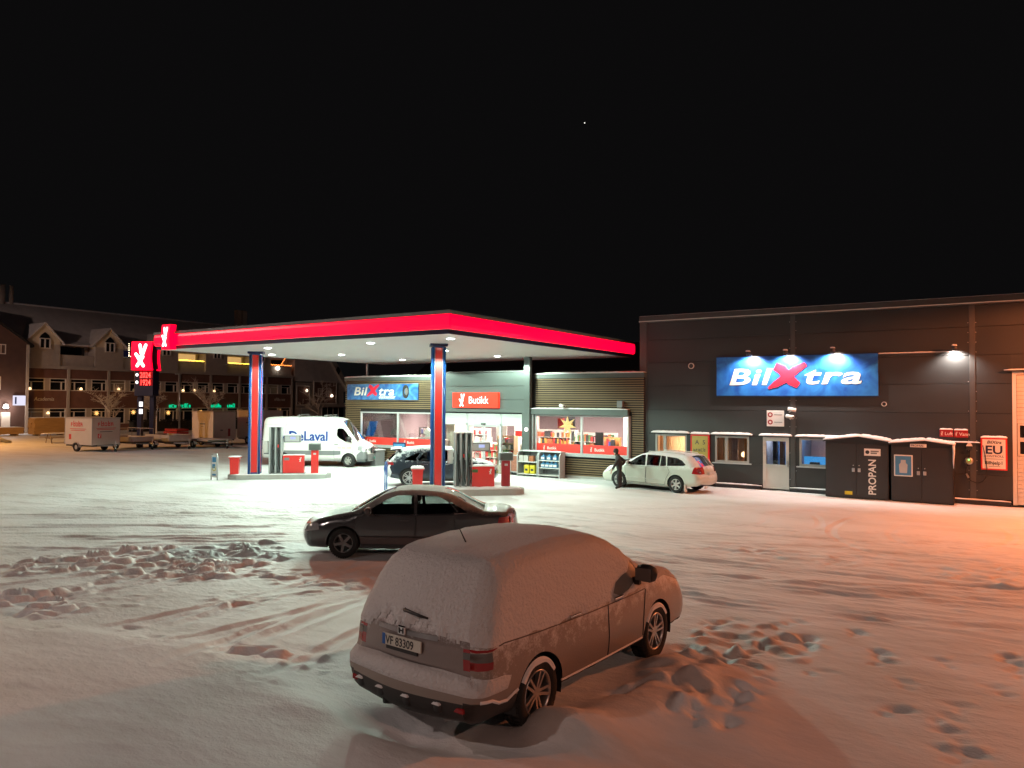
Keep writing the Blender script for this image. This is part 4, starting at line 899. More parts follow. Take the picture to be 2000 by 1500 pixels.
wb = thing('wall_lamp_globe', 'small white round lamp on the grey post beside the shop door', 'lamp', (-19.22, 30.70, 2.2)); MB().lathe([(0, -0.05), (0.07, -0.045), (0.1, 0.0), (0.1, 0.03)], 'y', (0, 0, 0), 16).build('globe', M['whitelight'], wb, True)

# ================================================================ dark hall with the BilXtra sign
HF = 31.3
hall = thing('workshop_hall', 'tall dark grey workshop hall clad in sandwich panels with a lit blue sign', 'building', (-6.0, HF, 0))
def HL(x): return x+6.0
def hbox(name, mat, x0, x1, y0, y1, z0, z1, parent=None, bev=0.0): return MB().box(HL(x0), HL(x1), y0, y1, z0, z1, bev=bev).build(name, mat, parent or hall)
HOLES = [(-12.85, -11.42, 1.05, 2.16), (-10.18, -8.76, 1.05, 2.16), (-8.20, -7.18, 0.08, 2.16), (-6.78, -5.36, 1.05, 2.16), (0.28, 4.3, 0.06, 4.68)]
backing(-13.45, 14.0, 0.05, 7.1, HOLES, 0.06, 0.18, M['slatdark'], 'wall_core', hall, -6.0)
zr = [0.22, 1.05, 2.16, 3.22, 4.27, 5.29, 6.30, 7.08]; xr = [-13.30, -7.02, -0.90, 5.2, 14.0]
for a, b in zip(xr[:-1], xr[1:]):
    for c, d in zip(zr[:-1], zr[1:]):
        cuts = [h for h in HOLES if h[0] < b and h[1] > a and h[2] < d-0.01 and h[3] > c+0.01]
        segs = [(a+0.06, b-0.06)]
        for h in cuts: segs = [s for (p, q) in segs for s in ((p, min(q, h[0])), (max(p, h[1]), q)) if s[1]-s[0] > 0.02]
        for p, q in segs: hbox('wall_panel', M['hallpanel'], p, q, 0.0, 0.058, c+0.007, d-0.007, bev=0.004)
        for h in cuts:      # the piece of the panel above or below an opening
            lo, hi = max(h[0], a+0.06), min(h[1], b-0.06)
            if h[3] < d-0.03 and h[3] > c: hbox('wall_panel', M['hallpanel'], lo, hi, 0.0, 0.058, h[3]+0.004, d-0.007)
for x in xr[1:4]: hbox('joint_cover', M['trim'], x-0.09, x+0.09, -0.018, 0.03, 0.22, 7.08, bev=0.004)
for x in xr[1:4]:
    for z in np.arange(0.5, 7.0, 0.35):
        for sx in (-0.12, 0.12):
            if random.random() < 0.6: MB().cyl((HL(x+sx), 0.0, z), (HL(x+sx), -0.010, z), 0.014, 6).build('screw', M['ltgrey'], hall)
hbox('corner_trim', M['trim'], -13.60, -13.28, -0.02, 0.3, 0.05, 7.09, bev=0.006)
hbox('corner_trim', M['trim'], -13.272, -13.24, -0.012, 0.03, 0.22, 7.06)
pr = hbox('parapet', M['trim'], -13.62, 14.0, -0.05, 0.4, 7.09, 7.38, bev=0.01)
MB().box(HL(-13.62), HL(14.0), -0.075, -0.051, 7.13, 7.165).build('drip_edge', M['offwhite'], pr)
MB().cap(HL(-13.6), HL(14.0), -0.04, 0.38, 7.381, 0.025, 60, 3, 8).build('snow', M['snow'], pr, True)
MB().box(HL(-13.55), HL(-13.4), 0.3, 20, 0, 7.1).box(HL(-13.5), HL(14), 19.8, 20, 0, 7.1).box(HL(-13.5), HL(14), 0.4, 20, 6.8, 6.95).build('shell', M['hallpanel'], hall)
# base rail with snow lying on it
for a, b in ((-13.2, -8.24), (-7.14, 0.22), (4.4, 13.9)):
    MB().box(HL(a), HL(b), -0.06, 0.05, 0.02, 0.16).build('base_rail', M['black'], hall); MB().cap(HL(a), HL(b), -0.09, 0.0, 0.161, 0.05, 40, 3, int(-a)).build('base_snow', M['snow'], hall, True)
# windows
M['hframe'] = P('grey_window_frame', (0.34, 0.34, 0.33), 0.45, var=0.08)
def hall_window(r, mx, kind):
    x0, x1, z0, z1 = r; f = MB()
    for a, b, c, d in ((x0, x1, z0, z0+0.08), (x0, x1, z1-0.08, z1), (x0, x0+0.08, z0+0.08, z1-0.08), (x1-0.08, x1, z0+0.08, z1-0.08)): f.box(HL(a), HL(b), 0.0, 0.14, c, d)
    if mx: f.box(HL(mx-0.06), HL(mx+0.06), 0.002, 0.138, z0+0.08, z1-0.08)
    w = f.build('window', M['hframe'], hall); xs = [x0+0.08]+([mx-0.06, mx+0.06] if mx else [])+[x1-0.08]
    for a, b in zip(xs[0::2], xs[1::2]): MB().box(HL(a), HL(b), 0.06, 0.07, z0+0.08, z1-0.08).build('pane', M['glass'], w)
    MB().box(HL(x0-0.10), HL(x1+0.10), -0.09, 0.0, z0-0.05, z0-0.004).build('sill', M['ltgrey'], w)
    lt = MB().box(HL(x0-0.13), HL(x1+0.13), -0.16, 0.0, z1+0.03, z1+0.055).build('lintel_flashing', M['trim'], w)
    MB().cap(HL(x0-0.14), HL(x1+0.14), -0.17, 0.0, z1+0.056, 0.095, 24, 5, int(x0*7)).build('snow', M['snow'], w, True)
hall_window(HOLES[0], -12.42, 0); hall_window(HOLES[1], -9.70, 1); hall_window(HOLES[3], None, 2)
# office door
dr = MB()
for a, b, c, d in ((-8.20, -8.08, 0.08, 2.16), (-7.30, -7.18, 0.08, 2.16), (-8.08, -7.30, 2.0, 2.16), (-8.08, -7.30, 0.94, 1.06), (-8.08, -7.30, 0.08, 0.2)): dr.box(HL(a), HL(b), 0.0, 0.09, c, d)
do = dr.build('office_door', M['offwhite'], hall); MB().box(HL(-8.08), HL(-7.30), 0.02, 0.07, 0.2, 0.94).build('door_panel', M['offwhite'], do); MB().box(HL(-8.08), HL(-7.30), 0.04, 0.05, 1.06, 2.0).build('pane', M['glass'], do)
MB().box(HL(-7.27), HL(-7.22), -0.05, 0.0, 0.98, 1.22, bev=0.01).build('door_handle', M['steel'], do)
for z in (0.35, 1.5, 1.85): MB().cyl((HL(-8.14), -0.012, z-0.05), (HL(-8.14), -0.012, z+0.05), 0.015, 8).build('hinge', M['steel'], do)
MB().box(HL(-8.32), HL(-7.06), -0.16, 0.0, 2.19, 2.215).build('lintel_flashing', M['trim'], do); MB().cap(HL(-8.33), HL(-7.05), -0.17, 0.0, 2.216, 0.095, 22, 5, 3).build('snow', M['snow'], do, True)
# garage door of horizontal sections at the right edge
gd = MB().box(HL(0.28), HL(0.40), 0.0, 0.1, 0.06, 4.68).box(HL(4.18), HL(4.3), 0.0, 0.1, 0.06, 4.68).box(HL(0.40), HL(4.18), 0.0, 0.1, 4.58, 4.68).build('garage_door', M['offwhite'], hall)
zz = 0.08
for i in range(8):
    if i in (3, 4):
        for a in (0.42, 1.38, 2.34, 3.30): MB().box(HL(a+0.07), HL(a+0.80), 0.035, 0.045, zz+0.08, zz+0.50).build('pane', M['blackglass'], gd)
        s = MB()
        for a in (0.42, 1.38, 2.34, 3.30): s.box(HL(a), HL(a+0.07), 0.03, 0.09, zz, zz+0.555).box(HL(a+0.80), HL(a+0.86), 0.03, 0.09, zz, zz+0.555)
        s.box(HL(0.42), HL(4.16), 0.028, 0.092, zz, zz+0.08).box(HL(0.42), HL(4.16), 0.028, 0.092, zz+0.50, zz+0.555); s.build('glazed_section', M['offwhite'], gd)
    else:
        for k in range(4): MB().box(HL(0.41), HL(4.17), 0.03, 0.09, zz+0.139*k+0.003, zz+0.139*(k+1)-0.003, bev=0.006).build('door_slat', M['offwhite'], gd)
    zz += 0.56
hd = MB().box(HL(0.05), HL(4.5), -0.14, 0.0, 4.70, 4.73).build('garage_flashing', M['trim'], hall); MB().cap(HL(0.04), HL(4.5), -0.15, 0.0, 4.731, 0.05, 24, 4, 4).build('snow', M['snow'], hd, True)
# rooms behind the windows
def room(name, lab, x0, x1, wall, lights, depth=2.6):
    t = thing(name, lab, 'room', ((x0+x1)/2, HF+0.2, 0.1)); w = (x1-x0)/2
    MB().box(-w, w, depth, depth+0.1, 0, 2.6).box(-w-0.1, -w, 0, depth+0.1, 0, 2.6).box(w, w+0.1, 0, depth+0.1, 0, 2.6).box(-w, w, 0, depth, 2.5, 2.6).box(-w, w, 0, depth, -0.05, 0).build('inner_wall', wall, t)
    for (x, y, z, e, c) in lights:
        lamp('room_light', 'POINT', (x, y, z), e, c, t, size=0.12)
        MB().lathe([(0.0, 0.1), (0.08, 0.06), (0.1, 0.0), (0.08, -0.06), (0.0, -0.1)], 'z', (x, y, z+0.25), 12).build('lamp_shade', E('room_lamp', c, 3.0), t, True)
    return t
M['curtain'] = P('cream_curtain', (0.78, 0.62, 0.50), 0.85, var=0.25, scale=6, stretch=(6, 1, 0.5))
n_ = M['curtain'].node_tree; tr_ = n_.nodes.new('ShaderNodeBsdfTranslucent'); tr_.inputs[0].default_value = (0.85, 0.62, 0.45, 1); ms_ = n_.nodes.new('ShaderNodeMixShader'); ms_.inputs[0].default_value = 0.55
n_.links.new(n_.nodes['Principled BSDF'].outputs[0], ms_.inputs[1]); n_.links.new(tr_.outputs[0], ms_.inputs[2]); n_.links.new(ms_.outputs[0], n_.nodes['Material Output'].inputs[0])
def curtain(x0, x1, lab, y=HF+0.32, z0=0.95, z1=2.3, amp=0.035, n=8, skew=0.0, mat=None):
    t = thing('curtain', lab, 'curtain', ((x0+x1)/2, y, z0), 0, 'curtains in the hall office'); w = x1-x0; mb = MB(); N = n*8
    for i in range(N):
        for (a, b) in ((i/N, (i+1)/N),):
            f = lambda s, zt: (-w/2+w*s+skew*(1-zt)*(s), amp*sin(2*pi*n*s), zt*(z1-z0))
            mb.quad(f(a, 0), f(b, 0), f(b, 1), f(a, 1))
    mb.build('cloth', mat or M['curtain'], t, True)
room('office_room', 'warm lit office behind the curtains next to the slatted wall', -13.2, -11.0, P('warm_wall', (0.6, 0.48, 0.38), 0.8), [(0.2, 0.8, 1.6, 130, (1.0, 0.66, 0.42))])
curtain(-12.8, -12.3, 'curtain in the narrow pane of the hall window nearest the slatted wall'); curtain(-12.28, -11.45, 'wide curtain in the hall window nearest the slatted wall', n=10)
room('lounge_room', 'dim room with a glowing table lamp behind the second hall window', -10.6, -8.45, P('dim_wall', (0.22, 0.17, 0.17), 0.8), [(0.55, 0.7, 1.25, 45, (1.0, 0.50, 0.22))])
curtain(-10.1, -9.75, 'curtain at the left side of the second hall window', n=4); curtain(-9.05, -8.8, 'orange curtain drawn to the right side of the second hall window', n=4, skew=-0.1, mat=P('orange_curtain', (0.6, 0.3, 0.12), 0.85)); curtain(-9.62, -9.35, 'purple grey curtain behind the second hall window', y=HF+0.5, n=3, mat=P('mauve_curtain', (0.32, 0.26, 0.33), 0.85))
tl = thing('table_lamp', 'glowing round table lamp on the sill of the second hall window', 'lamp', (-9.12, HF+0.55, 1.08)); MB().lathe([(0.0, 0.42), (0.09, 0.38), (0.12, 0.28), (0.09, 0.2), (0.0, 0.18)], 'z', (0, 0, 0), 16).build('globe', E('globe_lamp', (1.0, 0.62, 0.3), 4.0), tl, True); MB().lathe([(0, 0.0), (0.12, 0.0), (0.13, 0.05), (0.04, 0.1), (0.03, 0.19)], 'z', (0, 0, 0), 14).build('foot', PM[5], tl, True)
room('hallway_room', 'blue lit entrance behind the grey office door', -8.35, -7.0, P('blue_wall', (0.16, 0.30, 0.52), 0.8), [(-0.2, 1.3, 2.0, 60, (0.62, 0.78, 1.0))])
for x, c, lab in ((-7.95, PM[6], 'black sign hanging behind the left of the door glass'), (-7.68, PM[5], 'brown door frame behind the door glass'), (-7.42, PM[2], 'dark blue locker behind the right of the door glass')):
    t = thing('locker', lab, 'locker', (x, HF+0.9, 0.1)); MB().box(-0.08, 0.08, 0, 0.3, 0.6, 1.95, bev=0.01).build('body', c, t)
room('screen_room', 'office with a blue desk screen and orange glow behind the fourth hall window', -6.95, -5.2, P('lilac_wall', (0.42, 0.42, 0.50), 0.8), [(0.15, 2.1, 1.05, 10, (1.0, 0.35, 0.12)), (-0.3, 0.7, 2.0, 14, (0.75, 0.82, 1.0))])
ds = thing('desk_screen', 'wide glowing blue desk panel in the fourth hall window', 'screen', (-6.05, HF+0.7, 0.1)); MB().box(-0.7, 0.8, 0, 0.03, 0.9, 1.30).build('panel', E('blue_panel', (0.08, 0.42, 1.0), 0.75), ds); MB().box(-0.75, 0.85, -0.1, 0.4, 0.82, 0.88).build('desk', M['woodgrey'], ds)
pr2 = thing('printer', 'grey printer in front of the blue panel in the fourth hall window', 'printer', (-6.3, HF+0.5, 0.99)); MB().box(-0.18, 0.18, -0.1, 0.12, 0, 0.2, bev=0.02).build('body', PM[6], pr2); MB().box(-0.12, 0.12, -0.12, -0.1, 0.05, 0.1).build('tray', M['ltgrey'], pr2)
# notice case
nc = thing('notice_case', 'red framed wall case with a yellow poster between two hall windows', 'notice case', (-10.81, HF, 1.05)); MB().box(-0.41, 0.41, -0.10, -0.002, -0.04, 1.14, bev=0.012).build('frame', M['red'], nc)
MB().box(-0.34, 0.34, -0.106, -0.099, 0.03, 1.07).build('poster', P('yellow_poster', (0.42, 0.37, 0.10), 0.35, var=0.15), nc); text('poster_text', 'A  5', M['trim'], 0.26, (-0.2, -0.108, 0.72), 0, nc, 0.01, depth=0.002); marks('poster_text', 5, M['trim'], 0.17, (-0.27, -0.1065, 0.42), 0, nc, 71, 0.004)
MB().cap(-0.42, 0.42, -0.12, 0.0, 1.141, 0.10, 16, 5, 9).build('snow', M['snow'], nc, True)
# the big sign
bs = thing('hall_sign', 'large lit blue sign reading BilXtra on the dark hall', 'sign', (-7.0, HF-0.06, 4.64))
MB().box(-3.08, 3.08, -0.05, 0.03, -0.80, 0.80).build('board', M['banner'], bs)
MB().box(-3.11, 3.11, -0.055, 0.0, -0.83, -0.80).box(-3.11, 3.11, -0.055, 0.0, 0.80, 0.83).build('edge', M['navy'], bs)
text('lettering', 'Bil', M['signtext'], 0.93, (-2.62, -0.052, -0.35), 0, bs, 0.018, 0.2, depth=0.012, xs=1.70, space=1.06)
brush_x('letter_x', bs, -0.98, -0.53, 1.50, 0.99, -0.051, M['signred'], 0.02)
text('lettering', 'tra', M['signtext'], 0.93, (0.36, -0.052, -0.33), 0, bs, 0.018, 0.2, depth=0.012, xs=1.84, space=1.08)
def sign_spot(x, z, lab, e, tilt, r=0.60):
    t = thing('sign_spotlight', lab, 'spotlight', (x, HF, z), 0, 'spotlights over the hall sign')
    MB().cyl((0, 0.0, 0), (0, -r, 0.02), 0.022, 8).build('arm', M['dkmetal'], t); h = MB().cyl((0, -r-0.05, 0.10), (0.0, -r+0.02, -0.05), 0.07, 14, r2=0.085).build('housing', M['dkmetal'], t, True)
    MB().cyl((0, -r+0.021, -0.052), (0, -r+0.024, -0.060), 0.07, 14).build('lens', E('spot_lens', (1.0, 0.86, 0.74), 8), h)
    MB().cap(-0.08, 0.08, -r-0.12, -r+0.04, 0.10, 0.05, 6, 4).build('snow', M['snow'], t, True)
    o = lamp('spot_beam', 'SPOT', (0.0, -r+0.03, -0.10), e, (1.0, 0.86, 0.76), t, (0, 0, 0), 0.04, radians(140), 0.6); aim(o, (0.0, 0.55, -1.0))
sign_spot(-8.62, 5.52, 'spotlight over the left letters of the hall sign', 340, 0); sign_spot(-7.16, 5.52, 'spotlight over the red X of the hall sign', 340, 0); sign_spot(-5.42, 5.55, 'spotlight over the last letters of the hall sign', 370, 0); sign_spot(-1.42, 5.52, 'lone spotlight on the bare wall right of the hall sign', 300, 0, 0.34)
cd = thing('cable_conduit', 'snow topped cable conduit running from the hall sign to the lone spotlight', 'conduit', (-2.9, HF, 5.42)); MB().box(-1.6, 1.5, -0.05, 0.0, -0.03, 0.0).build('channel', M['trim'], cd); MB().cap(-1.6, 1.5, -0.055, 0.0, 0.001, 0.04, 34, 3, 6).build('snow', M['snow'], cd, True)
def vent(x, z, r, lab):
    t = thing('wall_vent', lab, 'vent', (x, HF, z), 0, 'round vents in the hall wall'); MB().lathe([(r*0.72, -0.03), (r*0.8, -0.05), (r, -0.04), (r, 0.0)], 'y', (0, 0, 0), 22).build('ring', M['offwhite'], t, True); MB().lathe([(0, -0.012), (r*0.74, -0.014)], 'y', (0, 0, 0), 18).build('mouth', M['black'], t)
vent(-11.22, 5.12, 0.13, 'round white vent left of the hall sign'); vent(-3.73, 3.53, 0.09, 'small round vent below the right end of the hall sign')
ws = thing('white_notice_sign', 'white notice sign with two round marks over the office door', 'sign', (-7.7, HF, 2.92)); MB().box(-0.34, 0.34, -0.03, -0.002, -0.32, 0.32, bev=0.01).build('board', M['white'], ws)
for z in (0.15, -0.15): MB().lathe([(0.05, -0.033), (0.1, -0.034), (0.1, -0.03)], 'y', (-0.2, 0, z), 16).build('round_mark', M['dkred'], ws); MB().box(-0.05, 0.27, -0.034, -0.03, z-0.012, z+0.012).build('text_line', M['grey'], ws)
cctv(-7.16, HF-0.02, 3.18, radians(40), 'white security camera above the white notice sign, upper one'); cctv(-7.12, HF-0.02, 2.90, 0, 'white security camera beside the white notice sign, lower one')
# propane cabinets
def cabinet(x0, x1, h0, h1, lab, k):
    w = (x1-x0)/2; t = thing('propane_cabinet', lab, 'cabinet', ((x0+x1)/2, 30.45, 0), 0, 'black propane cabinets')
    MB().prism([(-w, 0.02), (w, 0.02), (w, h0), (0.1, h1), (-w, h0)], 'y', 0.06, 0.76).build('body', M['black'], t)
    for a, b in ((-w+0.03, -0.006), (0.006, w-0.03)): MB().box(a, b, 0.03, 0.058, 0.06, h0-0.06, bev=0.004).build('door', M['black'], t)
    rf = MB().prism([(-w-0.06, h0), (0.1, h1), (w+0.04, h0), (w+0.04, h0+0.05), (0.1, h1+0.05), (-w-0.06, h0+0.05)], 'y', -0.04, 0.8).build('roof', M['black'], t)
    for sx, (a, b, za, zb) in enumerate(((-w-0.07, 0.1, h0, h1), (0.1, w+0.05, h1, h0))):
        mb = MB().cap(a, b, -0.06, 0.78, 0, 0.11, 18, 5, 20+k*2+sx); mb.v = [(x, y, z+za+0.052+(zb-za)*(x-a)/(b-a)) for x, y, z in mb.v]; mb.build('snow', M['snow'], rf, True)
    for a in (-0.10, 0.10): MB().box(a-0.05, a+0.05, 0.005, 0.03, 1.0, 1.14, bev=0.008).build('lock', M['steel'], t); MB().cyl((a, 0.03, 1.24), (a, 0.0, 1.24), 0.02, 8).build('bolt', M['steel'], t)
    return t
c1 = cabinet(-5.66, -3.50, 2.10, 2.26, 'black propane cabinet with vertical PROPAN lettering', 0)
text('lettering', 'PROPAN', M['white'], 0.36, (0.66, 0.028, 0.18), 0, c1, 0.016, roll=pi/2, depth=0.003, xs=0.94)
s1 = MB().box(0.27, 0.82, 0.02, 0.028, 1.62, 1.88, bev=0.004).build('maker_plate', M['white'], c1); MB().lathe([(0, 0), (0.07, 0), (0.07, 0.003)], 'y', (0.38, 0.016, 1.75), 14).build('round_mark', M['black'], s1); MB().box(0.49, 0.76, 0.014, 0.019, 1.76, 1.81).box(0.49, 0.7, 0.014, 0.019, 1.69, 1.74).build('plate_text', M['grey'], s1)
MB().box(-0.40, -0.14, 0.02, 0.028, 0.14, 0.27, bev=0.004).build('warning_label', M['yellow'], c1)
c2 = cabinet(-3.42, -1.46, 2.06, 2.18, 'black propane cabinet with a blue gas bottle poster', 1)
ps = MB().box(-0.88, -0.28, 0.015, 0.028, 0.93, 1.70, bev=0.006).build('poster_frame', M['white'], c2); MB().box(-0.84, -0.32, 0.008, 0.014, 0.97, 1.66).build('poster', M['plastblue'], ps); MB().prism([(-0.70, 1.05), (-0.46, 1.05), (-0.44, 1.35), (-0.50, 1.42), (-0.5, 1.52), (-0.66, 1.52), (-0.66, 1.42), (-0.72, 1.35)], 'y', 0.003, 0.008).build('bottle_print', M['ltgrey'], ps)
pl = MB().box(-0.36, 0.16, 0.0, 0.028, 1.99, 2.11, bev=0.004).build('name_plate', M['white'], c2); text('plate_text', 'PROPAN', M['black'], 0.1, (-0.33, -0.001, 2.015), 0, pl, 0.01, depth=0.001)
MB().tube([(0.99, -0.02, 2.1), (1.0, -0.03, 1.85), (0.985, -0.02, 1.55), (0.99, 0.0, 1.3)], 0.045, 8, taper=0.012).build('icicle', M['snow'], c2, True)
def wall_sign(x0, x1, z0, z1, word, lab):
    t = thing('service_sign', lab, 'sign', ((x0+x1)/2, HF, z0), 0, 'red service signs'); w = (x1-x0)/2; MB().box(-w, w, -0.09, -0.002, 0, z1-z0, bev=0.01).build('box', M['dkred'], t); text('lettering', word, M['white'], 0.16, (-w+0.16, -0.092, 0.07), 0, t, 0.01, depth=0.002); strokes('logo', YX, 0.014, M['white'], t, (-w+0.03, -0.092, 0.06), 0, 0.09, 0.14, 0.003); MB().cap(-w, w, -0.1, 0, z1-z0+0.001, 0.05, 12, 4, 3).build('snow', M['snow'], t, True)
wall_sign(-1.92, -1.50, 2.36, 2.62, 'Luft', 'red sign reading Luft on the hall'); wall_sign(-1.47, -1.04, 2.35, 2.61, 'Vann', 'red sign reading Vann on the hall')
sh = thing('wall_ledge', 'thin snow covered ledge under the red service signs', 'ledge', (-1.3, HF, 2.18)); MB().box(-0.6, 0.62, -0.12, 0.0, -0.02, 0.0).build('board', M['trim'], sh); MB().cap(-0.6, 0.62, -0.12, 0, 0.001, 0.04, 20, 3, 7).build('snow', M['snow'], sh, True)
eu = thing('vehicle_check_sign', 'orange lit wall sign reading BilXtra EU kontroll Bilhjelp1 beside the garage door', 'sign', (-0.27, HF, 1.25)); MB().box(-0.39, 0.39, -0.10, -0.002, 0, 1.12, bev=0.012).build('frame', M['red'], eu); MB().box(-0.34, 0.34, -0.107, -0.1, 0.05, 1.07).build('face', M['white'], eu)
text('lettering', 'BilXtra', M['black'], 0.15, (0, -0.109, 0.92), 0, eu, 0.02, 0.3, 'CENTER', 0.002); text('big_lettering', 'EU', M['navy'], 0.40, (0, -0.109, 0.57), 0, eu, 0.025, 0, 'CENTER', 0.002, xs=1.1); text('lettering', 'KONTROLL', M['navy'], 0.10, (0, -0.109, 0.45), 0, eu, 0.008, 0, 'CENTER', 0.002, xs=1.1); text('lettering', 'Bilhjelp1', M['black'], 0.16, (0, -0.109, 0.20), 0, eu, 0.02, 0, 'CENTER', 0.002)
MB().box(-0.26, 0.26, -0.109, -0.107, 0.38, 0.395).box(-0.16, 0.18, -0.109, -0.107, 0.12, 0.135).build('text_line', M['grey'], eu); MB().cap(-0.4, 0.4, -0.11, 0, 1.121, 0.07, 16, 4, 4).build('snow', M['snow'], eu, True)
ah = thing('air_hose', 'round air gauge with a looped hose hanging on the hall wall', 'air hose', (-1.0, HF, 0)); MB().box(-0.10, 0.10, -0.16, -0.002, 1.93, 2.10, bev=0.02).build('hook_box', M['dkmetal'], ah); MB().prism([(-0.1, 2.06), (0.1, 2.06), (0.04, 2.18), (-0.04, 2.18)], 'y', -0.18, 0.0).build('hood', M['white'], ah)
MB().lathe([(0, -0.13), (0.11, -0.13), (0.14, -0.09), (0.13, -0.02), (0, -0.01)], 'y', (-0.02, 0, 1.53), 20).build('gauge', M['steel'], ah, True); MB().lathe([(0, -0.134), (0.09, -0.133)], 'y', (-0.02, 0, 1.53), 16).build('gauge_face', P('gauge_face', (0.25, 0.4, 0.15), 0.2), ah); MB().cyl((-0.02, -0.13, 1.58), (-0.02, -0.136, 1.58), 0.03, 10).build('gauge_light', E('green_led', (0.3, 1.0, 0.3), 2.5), ah)
MB().tube([(0.0, -0.1, 1.93), (-0.02, -0.11, 1.66)], 0.012, 6).tube([(-0.06, -0.08, 1.4), (-0.14, -0.1, 1.15), (-0.1, -0.1, 0.98), (0.02, -0.1, 0.84), (0.2, -0.1, 0.77), (0.38, -0.1, 0.82), (0.5, -0.1, 1.0), (0.52, -0.12, 1.3), (0.47, -0.13, 1.75), (0.40, -0.1, 2.1)], 0.014, 6).build('hose', M['rubber'], ah, True); MB().cyl((-0.1, -0.1, 1.08), (-0.03, -0.1, 0.93), 0.035, 8).build('chuck', M['steel'], ah)
# ================================================================ vehicles
def crom(pts, step):
    p = [Vector(q) for q in pts]; n = len(p); out = []
    for i in range(n):
        a, b, c, d = p[(i-1) % n], p[i], p[(i+1) % n], p[(i+2) % n]; L = (c-b).length; k = max(1, int(round(L/step)))
        for j in range(k):
            t = j/k
            m1 = (c-a)*0.5; m2 = (d-b)*0.5
            if m1.length > 1.4*L: m1 *= 1.4*L/m1.length
            if m2.length > 1.4*L: m2 *= 1.4*L/m2.length
            out.append((2*t**3-3*t*t+1)*b+(t**3-2*t*t+t)*m1+(-2*t**3+3*t*t)*c+(t**3-t*t)*m2)
    return out
def resample(poly, step, closed=True):
    p = [Vector(q) for q in poly]; out = []
    for i in range(len(p) if closed else len(p)-1):
        a, b = p[i], p[(i+1) % len(p)]; k = max(1, int(math.ceil((b-a).length/step)))
        out += [a+(b-a)*(j/k) for j in range(k)]
    if not closed: out.append(p[-1])
    return out
def pin(x, z, poly):
    c = False; n = len(poly)
    for i in range(n):
        x0, z0 = poly[i]; x1, z1 = poly[(i+1) % n]
        if (z0 > z) != (z1 > z) and x < (x1-x0)*(z-z0)/(z1-z0)+x0: c = not c
    return c
